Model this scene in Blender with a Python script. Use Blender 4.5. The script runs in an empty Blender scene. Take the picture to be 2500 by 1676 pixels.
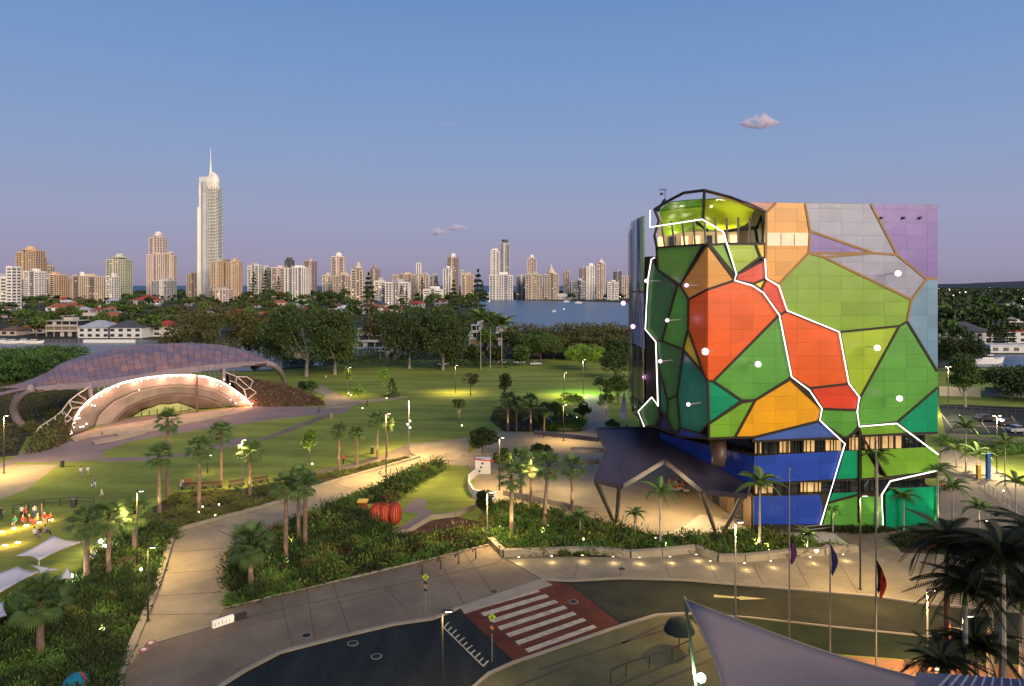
import bpy, math, random
from mathutils import Vector, Matrix
from mathutils.geometry import tessellate_polygon
random.seed(7)
R = random.Random(11)
SC = bpy.context.scene
COL = SC.collection
PI = math.pi
# ---------------------------------------------------------------- camera
F = 1700.0            # focal length in photo pixels (2500 wide)
HZ = 697.0            # horizon row
CH = 30.0             # camera height
cam = bpy.data.cameras.new('camera'); camo = bpy.data.objects.new('camera', cam); COL.objects.link(camo)
camo.location = (0, 0, CH); camo.rotation_euler = (PI/2, 0, 0)
cam.sensor_width = 36; cam.lens = 36*F/2500; cam.shift_y = -(838-HZ)/2500
cam.clip_start = 0.5; cam.clip_end = 60000
SC.camera = camo
# ---------------------------------------------------------------- sky
W = bpy.data.worlds.new('World'); SC.world = W; W.use_nodes = True
nt = W.node_tree; nt.nodes.clear()
out = nt.nodes.new('ShaderNodeOutputWorld'); bg = nt.nodes.new('ShaderNodeBackground')
sky = nt.nodes.new('ShaderNodeTexSky'); sky.sky_type = 'NISHITA'; sky.sun_disc = False
sky.sun_elevation = math.radians(2.0); sky.sun_rotation = math.radians(172)
sk_s = nt.nodes.new('ShaderNodeVectorMath'); sk_s.operation = 'SCALE'; sk_s.inputs['Scale'].default_value = 0.06
nt.links.new(sky.outputs[0], sk_s.inputs[0])
tc = nt.nodes.new('ShaderNodeTexCoord'); sep = nt.nodes.new('ShaderNodeSeparateXYZ')
nt.links.new(tc.outputs['Generated'], sep.inputs[0])
def srgb(r, g, b):
    f = lambda c: (c/255/12.92) if c/255 <= .04045 else ((c/255+.055)/1.055)**2.4
    return (f(r), f(g), f(b), 1)
rp = nt.nodes.new('ShaderNodeValToRGB'); cr = rp.color_ramp
stops = [(0.0, (144,139,164)), (0.03, (155,150,178)), (0.09, (152,159,191)), (0.18, (138,159,200)), (0.30, (117,152,200)), (0.40, (102,142,193)), (0.7, (72,108,165)), (1, (60,92,150))]
while len(cr.elements) < len(stops): cr.elements.new(0.5)
for e, (p, c) in zip(cr.elements, stops): e.position = p; e.color = srgb(*c)
nt.links.new(sep.outputs['Z'], rp.inputs[0])
mx = nt.nodes.new('ShaderNodeMix'); mx.data_type = 'RGBA'; mx.inputs[0].default_value = 0.9
nt.links.new(sk_s.outputs[0], mx.inputs[6]); nt.links.new(rp.outputs[0], mx.inputs[7])
nt.links.new(mx.outputs[2], bg.inputs[0]); bg.inputs[1].default_value = 1.0
nt.links.new(bg.outputs[0], out.inputs[0])
# ---------------------------------------------------------------- after-glow of the sun, behind the camera
sl = bpy.data.lights.new('sun', 'SUN'); so = bpy.data.objects.new('sun', sl); COL.objects.link(so)
sl.energy = 3.6; sl.angle = math.radians(40); sl.color = (1.0, .81, .60)
sd = Vector((0.52, -0.8, 0.40)).normalized()
so.rotation_euler = sd.to_track_quat('Z', 'Y').to_euler(); so.location = (30, -60, 90)
SC.view_settings.view_transform = 'Standard'; SC.view_settings.look = 'None'
SC.view_settings.exposure = 0.12; SC.view_settings.gamma = 1; SC.view_settings.use_curve_mapping = False
SC.render.engine = 'CYCLES'
SC.cycles.use_denoising = True
SC.cycles.max_bounces = 12; SC.cycles.diffuse_bounces = 2; SC.cycles.glossy_bounces = 3; SC.cycles.transmission_bounces = 2; SC.cycles.transparent_max_bounces = 4
SC.cycles.sample_clamp_indirect = 4.0; SC.cycles.caustics_reflective = False; SC.cycles.caustics_refractive = False
SC.cycles.use_light_tree = True; SC.cycles.volume_bounces = 10
# ---------------------------------------------------------------- picture measurements -> places
def P(uv, d): return Vector(((uv[0]-1250)/F*d, d, CH-(uv[1]-HZ)/F*d))
def G(uv, z=0.0): return P(uv, (CH-z)*F/(uv[1]-HZ))
def px(uv, top, z=0.0):      # height of a thing standing at uv whose top is at row `top`
    d = (CH-z)*F/(uv[1]-HZ); return (uv[1]-top)/F*d
def zm(x0, y0, f): return lambda x, y: (x0+x/f, y0+y/f)
D = zm(0, 0, 2339/2500); A = zm(1500, 430, 2.7512); B = zm(1500, 900, 2.851); C3 = zm(0, 780, 2.851)
C4 = zm(700, 780, 2.851); C5 = zm(0, 1200, 2.852); C6 = zm(500, 1250, 2.339); C7 = zm(1500, 1300, 2.339)
K1 = zm(0, 350, 2.851); K2 = zm(780, 560, 2.9987); RR = zm(2200, 640, 2.376)
# ---------------------------------------------------------------- objects
WL = {}
def thing(name, label, cat, loc=(0,0,0), rz=0, group=None, kind=None):
    o = bpy.data.objects.new(name, None); COL.objects.link(o); o.empty_display_size = .2
    o.location = loc; o.rotation_euler = (0, 0, rz); WL[o.name] = Vector(loc)
    return tag(o, label, cat, group, kind)
def tag(o, label=None, cat=None, group=None, kind=None):
    if label: o['label'] = label
    if cat: o['category'] = cat
    if group: o['group'] = group
    if kind: o['kind'] = kind
    return o
def kids(o): return KID.get(o.name, [])
KID = {}
def copy_tree(o, loc, rz=None, sc=None, label=None, group=None, parent=None):
    c = o.copy(); COL.objects.link(c)
    if parent is None:
        c.location = loc
        if rz is not None: c.rotation_euler[2] = rz
        if sc is not None: c.scale = (sc, sc, sc) if not hasattr(sc, '__len__') else sc
        if label: c['label'] = label
        if group: c['group'] = group
        WL[c.name] = Vector(loc)
    else:
        c.parent = parent; KID.setdefault(parent.name, []).append(c)
    for k in list(kids(o)): copy_tree(k, None, parent=c)
    return c
class MB:
    def __init__(s): s.v = []; s.f = []; s.m = []; s.mi = 0
    def face(s, pts):
        n = len(s.v); s.v += [tuple(p) for p in pts]; s.f.append(tuple(range(n, n+len(pts)))); s.m.append(s.mi)
    def idx(s, vs, fs):
        n = len(s.v); s.v += [tuple(p) for p in vs]
        for f in fs: s.f.append(tuple(i+n for i in f)); s.m.append(s.mi)
    def box(s, c, d, rz=0):
        hx, hy, hz = d[0]/2, d[1]/2, d[2]/2; cs, sn = math.cos(rz), math.sin(rz); vs = []
        for z in (-hz, hz):
            for x, y in ((-hx,-hy),(hx,-hy),(hx,hy),(-hx,hy)):
                vs.append((c[0]+x*cs-y*sn, c[1]+x*sn+y*cs, c[2]+z))
        s.idx(vs, [(3,2,1,0),(4,5,6,7),(0,1,5,4),(1,2,6,5),(2,3,7,6),(3,0,4,7)])
    def bar(s, a, b, w, h, up=Vector((0,0,1))):   # rectangular bar from a to b
        a = Vector(a); b = Vector(b); t = (b-a).normalized(); x = t.cross(Vector(up))
        if x.length < 1e-4: x = t.cross(Vector((1,0,0)))
        x.normalize(); y = x.cross(t).normalized(); x = x*w/2; y = y*h/2
        s.idx([a-x-y, a+x-y, a+x+y, a-x+y, b-x-y, b+x-y, b+x+y, b-x+y], [(0,1,2,3),(7,6,5,4),(4,5,1,0),(5,6,2,1),(6,7,3,2),(7,4,0,3)])
    def tube(s, pts, r, n=6, cap=True):
        pts = [Vector(p) for p in pts]; rs = r if hasattr(r, '__len__') else [r]*len(pts); vs = []; ref = Vector((0,0,1))
        for i, p in enumerate(pts):
            t = (pts[min(i+1, len(pts)-1)]-pts[max(i-1, 0)]).normalized()
            x = t.cross(ref)
            if x.length < .05: x = t.cross(Vector((1,0,0)))
            x.normalize(); y = x.cross(t)
            for k in range(n):
                a = 2*PI*k/n; vs.append(p+(x*math.cos(a)+y*math.sin(a))*rs[i])
        fs = []
        for i in range(len(pts)-1):
            for k in range(n):
                fs.append((i*n+k, i*n+(k+1)%n, (i+1)*n+(k+1)%n, (i+1)*n+k))
        if cap: fs.append(tuple(range(n))[::-1]); fs.append(tuple(range((len(pts)-1)*n, len(pts)*n)))
        s.idx(vs, fs)
    def prism(s, poly, z0, z1):    # poly: list of (x,y) ; z0/z1 numbers
        n = len(poly); ar = sum(poly[i][0]*poly[(i+1)%n][1]-poly[(i+1)%n][0]*poly[i][1] for i in range(n))
        if ar < 0: poly = poly[::-1]
        tr = tessellate_polygon([[Vector((p[0], p[1], 0)) for p in poly]])
        vs = [(p[0], p[1], z0) for p in poly]+[(p[0], p[1], z1) for p in poly]
        fs = [(i, (i+1)%n, n+(i+1)%n, n+i) for i in range(n)]
        for t in tr:
            a, b, c = t
            cr_ = (poly[b][0]-poly[a][0])*(poly[c][1]-poly[a][1])-(poly[b][1]-poly[a][1])*(poly[c][0]-poly[a][0])
            if cr_ < 0: a, b, c = c, b, a
            fs.append((n+a, n+b, n+c)); fs.append((c, b, a))
        s.idx(vs, fs)
    def sphere(s, c, r, n=8, m=6, sq=(1,1,1)):
        vs = []; fs = []
        for i in range(m+1):
            th = PI*i/m
            for k in range(n):
                a = 2*PI*k/n; vs.append((c[0]+r*sq[0]*math.sin(th)*math.cos(a), c[1]+r*sq[1]*math.sin(th)*math.sin(a), c[2]+r*sq[2]*math.cos(th)))
        for i in range(m):
            for k in range(n): fs.append((i*n+k, (i+1)*n+k, (i+1)*n+(k+1)%n, i*n+(k+1)%n))
        s.idx(vs, fs)
    def slab(s, pts, th, nrm):   # planar polygon with thickness, pts on front face
        n = len(pts); nrm = Vector(nrm); b = [Vector(p)-nrm*th for p in pts]; tr = tessellate_polygon([[Vector(p) for p in pts]])
        vs = [Vector(p) for p in pts]+b; fs = [(i, (i+1)%n, n+(i+1)%n, n+i) for i in range(n)]
        for t in tr:
            a, b_, c = t
            cn = (vs[b_]-vs[a]).cross(vs[c]-vs[a])
            if cn.dot(nrm) < 0: a, c = c, a
            fs.append((a, b_, c)); fs.append((n+c, n+b_, n+a))
        s.idx(vs, fs)
    def build(s, name, mats, parent=None, smooth=False, off=None, local=False):
        me = bpy.data.meshes.new(name)
        if off is None:
            off = Vector((0,0,0))
            if parent is not None and not local: off = WL.get(parent.name, off)
        vs = s.v if off.length == 0 else [(v[0]-off[0], v[1]-off[1], v[2]-off[2]) for v in s.v]
        me.from_pydata(vs, [], s.f)
        if not isinstance(mats, (list, tuple)): mats = [mats]
        for m in mats: me.materials.append(m)
        if any(s.m): me.polygons.foreach_set('material_index', s.m)
        if smooth: me.polygons.foreach_set('use_smooth', [True]*len(me.polygons))
        me.update()
        o = bpy.data.objects.new(name, me); COL.objects.link(o)
        WL[o.name] = Vector(off)
        if parent is not None: o.parent = parent; KID.setdefault(parent.name, []).append(o)
        return o
def ground_mb(polyS, z0, z1):     # polygon given in picture measurements, lying on the ground
    pts = [G(p, z1) for p in polyS]; m = MB(); m.prism([(p.x, p.y) for p in pts], z0, z1); return m
def struct(name, m, mt, label=None, parent=None, kind='structure'):
    o = m.build(name, mt, parent)
    if parent is None: o['kind'] = kind
    if label: o['label'] = label
    return o
# ---------------------------------------------------------------- materials
MATS = {}
def mat(name, col, rough=.75, metal=0, var=.18, scale=1.0, bump=0.0, emit=None, es=0, spec=.35, world=False, rnd=0.0, stretch=None, sample=True, fine=0.0):
    if name in MATS: return MATS[name]
    m = bpy.data.materials.new(name); m.use_nodes = True; t = m.node_tree; b = t.nodes['Principled BSDF']
    L = t.links.new
    c = (col[0], col[1], col[2], 1)
    b.inputs['Base Color'].default_value = c; b.inputs['Roughness'].default_value = rough; b.inputs['Metallic'].default_value = metal
    b.inputs['Specular IOR Level'].default_value = spec
    if emit:
        b.inputs['Emission Color'].default_value = (*emit, 1); b.inputs['Emission Strength'].default_value = es
        if not sample: m.cycles.emission_sampling = 'NONE'
    if var or rnd or bump:
        if world: g = t.nodes.new('ShaderNodeNewGeometry'); vec = g.outputs['Position']
        else: g = t.nodes.new('ShaderNodeTexCoord'); vec = g.outputs['Object']
        if stretch:
            mp = t.nodes.new('ShaderNodeMapping'); mp.inputs['Scale'].default_value = stretch[:3]
            if len(stretch) > 3: mp.inputs['Rotation'].default_value[2] = stretch[3]
            L(vec, mp.inputs[0]); vec = mp.outputs[0]
        n = t.nodes.new('ShaderNodeTexNoise'); n.inputs['Scale'].default_value = scale; n.inputs['Detail'].default_value = 6; n.inputs['Roughness'].default_value = .6
        L(vec, n.inputs['Vector'])
        mr = t.nodes.new('ShaderNodeMapRange'); mr.inputs[1].default_value = .3; mr.inputs[2].default_value = .7; mr.inputs[3].default_value = 1-var; mr.inputs[4].default_value = 1+var
        L(n.outputs['Fac'], mr.inputs[0]); fac = mr.outputs[0]
        if fine:
            n3 = t.nodes.new('ShaderNodeTexNoise'); n3.inputs['Scale'].default_value = scale*14; n3.inputs['Detail'].default_value = 3; L(vec, n3.inputs['Vector'])
            m3 = t.nodes.new('ShaderNodeMapRange'); m3.inputs[1].default_value = .3; m3.inputs[2].default_value = .7; m3.inputs[3].default_value = 1-fine; m3.inputs[4].default_value = 1+fine
            L(n3.outputs['Fac'], m3.inputs[0]); mm = t.nodes.new('ShaderNodeMath'); mm.operation = 'MULTIPLY'; L(fac, mm.inputs[0]); L(m3.outputs[0], mm.inputs[1]); fac = mm.outputs[0]
        if rnd:
            oi = t.nodes.new('ShaderNodeObjectInfo'); m2 = t.nodes.new('ShaderNodeMapRange'); m2.inputs[3].default_value = 1-rnd; m2.inputs[4].default_value = 1+rnd
            L(oi.outputs['Random'], m2.inputs[0]); mu = t.nodes.new('ShaderNodeMath'); mu.operation = 'MULTIPLY'; L(fac, mu.inputs[0]); L(m2.outputs[0], mu.inputs[1]); fac = mu.outputs[0]
        vm = t.nodes.new('ShaderNodeVectorMath'); vm.operation = 'SCALE'; vm.inputs[0].default_value = col[:3]; L(fac, vm.inputs['Scale']); L(vm.outputs[0], b.inputs['Base Color'])
        if bump:
            n2 = t.nodes.new('ShaderNodeTexNoise'); n2.inputs['Scale'].default_value = scale*6; n2.inputs['Detail'].default_value = 4; L(vec, n2.inputs['Vector'])
            bp = t.nodes.new('ShaderNodeBump'); bp.inputs['Strength'].default_value = bump; bp.inputs['Distance'].default_value = .1
            L(n2.outputs['Fac'], bp.inputs['Height']); L(bp.outputs[0], b.inputs['Normal'])
    MATS[name] = m
    return m
def lamp(name, loc, e, col=(1,.72,.38), kind='POINT', size=.25, aim=None, cone=70, parent=None, blend=.6):
    l = bpy.data.lights.new(name, kind); l.energy = e; l.color = col
    if kind in ('POINT', 'SPOT'): l.shadow_soft_size = size
    if kind == 'SPOT': l.spot_size = math.radians(cone); l.spot_blend = blend
    o = bpy.data.objects.new(name, l); COL.objects.link(o); o.location = loc
    if aim is not None: o.rotation_euler = (Vector(loc)-Vector(aim)).to_track_quat('Z', 'Y').to_euler()
    return o
# ================================================================ terrain, water, sea, hills
M_ground = mat('ground_scrub', (.035,.045,.022), .95, var=.5, scale=.02, world=True, fine=.3)
m = MB(); m.face([(-30000,-60,-.3),(30000,-60,-.3),(30000,45000,-.3),(-30000,45000,-.3)])
struct('ground', m, M_ground)
def water_mat(name, col, sc_, st):
    m = bpy.data.materials.new(name); m.use_nodes = True; t = m.node_tree; b = t.nodes['Principled BSDF']
    b.inputs['Base Color'].default_value = (*col, 1); b.inputs['Roughness'].default_value = .3; b.inputs['IOR'].default_value = 1.33
    g = t.nodes.new('ShaderNodeNewGeometry'); mp = t.nodes.new('ShaderNodeMapping'); mp.inputs['Scale'].default_value = (1,.35,1)
    n = t.nodes.new('ShaderNodeTexNoise'); n.inputs['Scale'].default_value = sc_; n.inputs['Detail'].default_value = 5
    bp = t.nodes.new('ShaderNodeBump'); bp.inputs['Strength'].default_value = st; bp.inputs['Distance'].default_value = .4
    L = t.links.new; L(g.outputs['Position'], mp.inputs[0]); L(mp.outputs[0], n.inputs['Vector']); L(n.outputs['Fac'], bp.inputs['Height']); L(bp.outputs[0], b.inputs['Normal'])
    return m
M_water = water_mat('river_water', (.06,.125,.21), .3, 1.0)
M_sea = mat('sea_water', (.04,.10,.20), .5, var=.1, scale=.001, world=True)
struct('lagoon', ground_mb([(-900,829),(330,829),(480,832),(640,846),(790,850),(790,892),(600,907),(330,907),(200,874),(150,852),(-900,852)], -.29, -.24), water_mat('lagoon_water', (.16,.14,.13), .25, .35))
struct('river', ground_mb([(1165,732),(1300,734),(1540,740),(1750,743),(1750,822),(1540,822),(1260,816),(1195,775)], -.29, -.22), M_water)
struct('canal', ground_mb([(2330,866),(2700,866),(2700,896),(2330,896)], -.29, -.24), M_water)
m = MB(); m.face([(-30000,2700,.5),(900,2700,.5),(2600,6000,.5),(9000,44000,.5),(-30000,44000,.5)]); struct('sea', m, M_sea)
# hills on the right, far inland
M_hill = mat('hazy_hill_forest', (.03,.042,.06), .95, var=.3, scale=.002, world=True)  # distance haze put into the forest colour as a blue tint
m = MB(); xs = [1500+i*130 for i in range(70)]
def ridge(x): return 26+70*(.5+.5*math.sin(x*.0011+1.0))+30*math.sin(x*.0037)+14*math.sin(x*.011+2)
vs = []; n = len(xs)
for j, (y, k) in enumerate([(6200,0),(6700,.45),(7300,1),(7900,.8),(9000,.0)]):
    for x in xs: vs.append((x, y, -1+k*.62*ridge(x+j*90)*min(1,(x-1500)/900)))
fs = [(j*n+i, j*n+i+1, (j+1)*n+i+1, (j+1)*n+i) for j in range(4) for i in range(n-1)]
m.idx(vs, fs); struct('hills', m, M_hill)
# small pink clouds
M_cloud = None
def cloud(uv, w, h, label, seed, dens):
    rr = random.Random(seed); d = 9000.0; c = P(uv, d); s = d/F
    mt = bpy.data.materials.get('cloud_%s' % dens)
    if not mt:
        mt = bpy.data.materials.new('cloud_%s' % dens); mt.use_nodes = True; t = mt.node_tree; t.nodes.clear()
        o = t.nodes.new('ShaderNodeOutputMaterial'); v = t.nodes.new('ShaderNodeVolumePrincipled')
        v.inputs['Color'].default_value = (1,.91,.94,1); v.inputs['Anisotropy'].default_value = 0
        tc_ = t.nodes.new('ShaderNodeTexCoord'); ns = t.nodes.new('ShaderNodeTexNoise'); ns.inputs['Scale'].default_value = .012; ns.inputs['Detail'].default_value = 5
        mr = t.nodes.new('ShaderNodeMapRange'); mr.inputs[1].default_value = .40; mr.inputs[2].default_value = .75; mr.inputs[3].default_value = 0; mr.inputs[4].default_value = dens
        t.links.new(tc_.outputs['Object'], ns.inputs['Vector']); t.links.new(ns.outputs['Fac'], mr.inputs[0]); t.links.new(mr.outputs[0], v.inputs['Density'])
        t.links.new(v.outputs[0], o.inputs['Volume'])
    m = MB()
    for i in range(7):
        f = i/6-.5; hh = h*(1-abs(f)*1.5)*rr.uniform(.7,1.1)
        m.sphere((c.x+f*w*s*.7, c.y+rr.uniform(-40,40), c.z+rr.uniform(-.05,.05)*h*s+hh*s*.28), 1, 14, 8, (w*s*.2, w*s*.18, max(hh*s*.62, 12)))
    o = m.build('cloud', mt, off=c, smooth=True); o.location = c
    tag(o, label, 'cloud')
cloud(D(1735,285), 92, 40, 'small pink puffy cloud alone above the colourful building', 3, .06)
cloud(D(1018,286), 36, 10, 'faintest tiny wisp of cloud high over the middle of the skyline', 4, .012)
cloud(D(996,533), 52, 18, 'low pink cloud wisp, left one of the pair above the skyline', 5, .05)
cloud(D(1042,523), 54, 15, 'low pink cloud wisp, right and higher one of the pair above skyline', 6, .05)
# ================================================================ skyline towers
M_glass = mat('tower_glass', (.13,.13,.14), .25, var=.35, scale=.15, spec=.6)
M_gglass = mat('green_glass', (.2,.32,.28), .2, var=.3, scale=.08, spec=.6)
M_win_lit = mat('lit_window', (.5,.4,.2), .5, var=0, emit=(1,.75,.4), es=.9, sample=False)
WC = {'cream': (.70,.59,.46), 'white': (.82,.77,.70), 'pink': (.74,.58,.50), 'orange': (.66,.43,.25), 'brown': (.36,.26,.22), 'grey': (.42,.41,.42), 'dark': (.10,.10,.11), 'green': (.56,.58,.40), 'tan': (.62,.50,.37)}
def wallm(k): return mat('wall_'+k, WC[k], .8, var=.12, scale=.05)
def tower(x0, x1, top, d, wc, style, label, depth=None, crown=None, steps=None, glass=None, rot=0.0, group=None):
    """x0,x1,top in photo px"""
    a = P((x0, 700), d); b = P((x1, 700), d); w = b.x-a.x; h = P((x0, top), d).z+.3; dp = depth or max(14, w*.7)
    cx = (a.x+b.x)/2; t = thing('apartment_tower', label, 'tower', (cx, d+dp/2, -.3), rot, group)
    M = wallm(wc); gm = glass or M_glass
    segs = steps or [(0, 1, 1.0)]
    rb = random.Random(int(x0*13+top)); ST = ['grid','pier','band','balc']; DK = {'cream':'tan','white':'grey','pink':'brown','orange':'cream','brown':'pink','grey':'white','dark':'grey','green':'cream','tan':'brown'}
    for q, (f0, f1, fh) in enumerate(segs):
        nb = 1 if w*(f1-f0) < 13 else (3 if w*(f1-f0) < 40 else 5); ed = [0]
        for i in range(nb): ed.append(ed[-1]+(rb.uniform(.7,1.3) if i % 2 == 0 else rb.uniform(.35,.8)))
        ed = [e/ed[-1] for e in ed]
        for i in range(nb):
            X0 = -w/2+w*(f0+(f1-f0)*ed[i]); X1 = -w/2+w*(f0+(f1-f0)*ed[i+1]); odd = i % 2 == 1
            stl = style if not odd else ST[(ST.index(style)+rb.choice([1,2,3])) % 4]; Mb = M if not odd or rb.random() < .3 else wallm(DK[wc])
            hh = h*fh*(1 if i == nb//2 else rb.uniform(.955,.995)); ww = X1-X0; dd = dp*(1-.06*q)-(2.6 if odd else 0)+.02*i
            cxx = (X0+X1)/2
            g = MB(); g.box((cxx, 0, hh/2), (ww-.8, dd-.8, hh-.6)); g.build('glass_core', gm, t, local=True)
            s = MB(); nf = max(3, int(hh/3.3)); fh_ = hh/nf; th = {'band': 1.5, 'grid': .9, 'pier': .5, 'balc': 1.0}[stl]
            for k in range(1, nf+1):
                if stl == 'balc': s.box((cxx, -.1, k*fh_-th/2), (ww*.8, dd+2.4, th))
                s.box((cxx, 0, k*fh_-th/2), (ww-.02*(k%3), dd-.02*(k%3), th if stl != 'balc' else .4))
            s.build('floor_band', Mb, t, local=True)['kind'] = 'stuff'
            s = MB(); sp = {'band': 30, 'grid': 4.6, 'pier': 3.8, 'balc': 9}[stl]; k_ = max(1, int(ww/sp)); pw = {'band': 1.0, 'grid': 1.2, 'pier': 1.8, 'balc': 1.6}[stl]
            for k in range(k_+1):
                x = X0+pw/2+(ww-pw)*k/k_
                for sy in (-1, 1): s.box((x, sy*(dd/2-.3), hh/2), (pw, .9, hh))
            if i in (0, nb-1):
                for k in range(1, max(2, int(dd/6))):
                    for sx in ([X0+.3] if i == 0 else [])+([X1-.3] if i == nb-1 else []): s.box((sx, -dd/2+dd*k/max(2, int(dd/6)), hh/2), (.9, pw, hh))
            s.build('wall_pier', Mb, t, local=True)['kind'] = 'stuff'
            s = MB(); s.box((cxx, 0, hh+.5), (ww+.2, dd+.3, 1.4+.1*i)); s.build('roof_parapet', Mb, t, local=True)
        X0 = -w/2+w*f0; X1 = -w/2+w*f1; ww = X1-X0; hh = h*fh
        if ww > 9: s = MB(); s.box(((X0+X1)/2+ww*.1*(-1)**q, 0, hh+2.5), (ww*rb.uniform(.2,.5), dp*.5, rb.uniform(3,6.5))); s.build('plant_room', M if rb.random() < .5 else wallm('grey'), t, local=True)
        if ww > 12: s = MB(); s.box(((X0+X1)/2-ww*rb.uniform(.1,.3), 0, hh+2), (ww*.12, dp*.3, rb.uniform(3,5))); s.build('lift_housing', wallm('grey'), t, local=True)
    if crown == 'dome':
        s = MB(); s.sphere((0,0,h+3), 1, 12, 6, (w*.28, dp*.3, w*.25)); s.build('dome', wallm('white'), t, local=True, smooth=True)
    if crown == 'drum':
        s = MB(); s.tube([(0,0,h), (0,0,h+w*.3)], w*.36, 14); s.build('roof_drum', wallm('dark'), t, local=True)
    if crown == 'spire':
        s = MB(); s.tube([(0,0,h+2), (0,0,h+w*.35), (0,0,h+w*.7)], [w*.3, w*.14, .3], 8); s.build('roof_cone', M, t, local=True)
    if crown == 'dish':
        s = MB(); s.sphere((-w*.06,-dp*.3,h+4), 5, 10, 6, (1,.6,1)); s.build('satellite_dish', wallm('white'), t, local=True, smooth=True)
    if crown == 'cap':
        s = MB(); s.tube([(0,0,h+1), (0,0,h+4)], [w*.42, w*.3], 16); s.tube([(0,0,h+4), (0,0,h+9)], [w*.24, w*.14], 16); s.build('roof_cap', M, t, local=True)
    # a few lit flats
    rr = random.Random(int(x0*7+top)); s = MB(); cnt = 0
    for i in range(rr.randint(3, 9)):
        hh = h*min(q[2] for q in segs); x = rr.uniform(-w/2+2, w/2-2); z = rr.uniform(8, max(10, hh-6)); s.box((x, -dp/2-.05+.1, z), (1.6, .3, 1.5)); cnt += 1
    s.build('lit_window', M_win_lit, t, local=True)['kind'] = 'stuff'
    return t
def T1(x0, x1, y, d, *a, **k): return tower(x0/2.851, x1/2.851, 350+y/2.851, d, *a, **k)
def T2(x0, x1, y, d, *a, **k): return tower(780+x0/2.9987, 780+x1/2.9987, 560+y/2.9987, d, *a, **k)
T1(-60,82,862,760,'white','band','white slab tower cut by the left picture edge', steps=[(0,.75,.78),(.7,1,1)])
T1(110,250,748,1330,'orange','grid','tall warm orange block of flats near left edge, highest of its cluster', crown='cap', steps=[(0,1,1)])
T1(246,292,790,1380,'orange','grid','narrow orange stair-stepped tower hugging the tall orange block')
T1(282,350,852,1400,'cream','grid','short cream tower right of the orange stepped tower')
T1(160,272,893,1180,'white','band','white office block with dark horizontal window bands near left edge')
T1(276,412,915,1250,'orange','grid','low orange block behind white banded office')
T1(60,120,950,1000,'pink','grid','low pinkish block squeezed beside the left edge white slab')
T1(425,738,928,1290,'tan','pier','long wide slab block with a white dish on its roof', crown='dish', depth=16)
T1(736,796,925,1280,'white','grid','white end block closing the long slab with the dish', depth=20)
T1(738,872,800,1350,'green','grid','pale yellow green tower with rounded dark crown', crown='cap')
T1(1020,1146,770,1420,'pink','pier','shoulder body of the second tallest left tower, pink and glass', steps=[(0,1,1)])
T1(1036,1132,645,1421+4,'pink','grid','slim domed top tower rising behind pink glass shoulders', crown='dome', steps=[(0,1,1)])
T1(1145,1208,768,1440,'cream','pier','cream side tower attached right of the domed tower')
T1(1050,1185,957,1380,'grey','grid','low grey podium block under the domed tower')
T1(1296,1384,908,1500,'tan','grid','small tan block just left of the tallest tower')
T1(1466,1555,822,1380,'orange','pier','left twin orange block at the foot of tallest tower')
T1(1572,1664,820,1384,'orange','pier','right twin orange block at the foot of tallest tower')
T1(1553,1576,812,1400,'brown','band','thin brown lift shaft between the twin orange blocks')
T1(1480,1590,1018,1250,'pink','grid','low pink podium before the twin orange blocks')
T1(1722,1802,848,1450,'white','balc','white balcony tower with dark glass top right of orange twins')
T1(1800,1888,862,1480,'grey','balc','grey glass balcony block between two white towers')
T1(1888,1982,866,1460,'pink','balc','pale pink balcony block left of the dark topped tower')
T1(1980,2036,812,1600,'dark','grid','dark narrow tower standing behind the white balcony block', crown='drum')
T1(1980,2132,868,1300,'white','pier','bright white ribbed block in front of dark narrow tower')
T1(2114,2192,818,1500,'brown','grid','brown tower right of the bright white ribbed block')
T2(20,82,338,1500,'cream','grid','short cream block left of the domed middle tower')
T2(84,178,200,1550,'pink','balc','domed pink tower in the middle left of the skyline', crown='dome')
T2(98,226,338,1450,'tan','grid','wide tan block standing in front of the domed pink tower')
T2(230,318,292,900,'tan','grid','nearer round shouldered tan tower above the big gum trees', crown='cap')
T2(368,436,290,1600,'brown','grid','narrow brown tower with rounded cap left of white low blocks', crown='cap')
T2(402,476,378,1000,'white','band','white low block with dark bands left of white grid block')
T2(480,652,392,980,'white','grid','wide white block with big dark window grid above red roofs')
T2(535,706,333,1500,'tan','band','wide tan block under the thin white tower')
T2(708,741,252,1550,'white','pier','thin white windowless tower in middle of the skyline')
T2(736,802,328,1450,'pink','grid','pink block right of the thin white tower')
T2(804,866,338,1700,'grey','balc','greyish hazy block right of pink block mid skyline')
T2(760,896,440,1050,'white','band','low white terraced building in front of mid skyline')
T2(904,966,288,1450,'white','pier','white ribbed tower left of domed brown tower')
T2(934,1016,205,1500,'brown','grid','domed brown tower with bright white cap right of the middle', crown='dome')
T2(1036,1058,302,1600,'white','band','very thin white tower peeping over a brown brick block')
T2(1040,1126,332,1350,'orange','grid','squat orange brown block right of domed brown tower')
T2(1252,1318,158,1500,'white','balc','left and lower of the two slanted dark glass towers', glass=M_glass, steps=[(0,1,1),(.1,.6,1.02)])
T2(1324,1392,96,1500,'grey','balc','right and higher of the two slanted towers, dark round head', crown='drum')
T2(1244,1416,334,1400,'white','grid','white podium block under the pair of slanted towers')
T2(1440,1512,342,1500,'grey','balc','low grey block with white cap right of slanted pair')
T2(1520,1588,212,1550,'pink','grid','round headed pink tower right of the slanted pair', crown='dome')
T2(1508,1632,328,1450,'tan','grid','broad tan block below the round headed pink tower')
T2(1642,1752,328,1450,'tan','grid','brown and tan block with little spire', crown='spire')
T2(1788,1832,302,1650,'pink','grid','slim pink tower standing alone right of the spired block')
T2(1842,1952,378,1500,'white','band','low white block between slim pink and dark thin tower')
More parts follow.
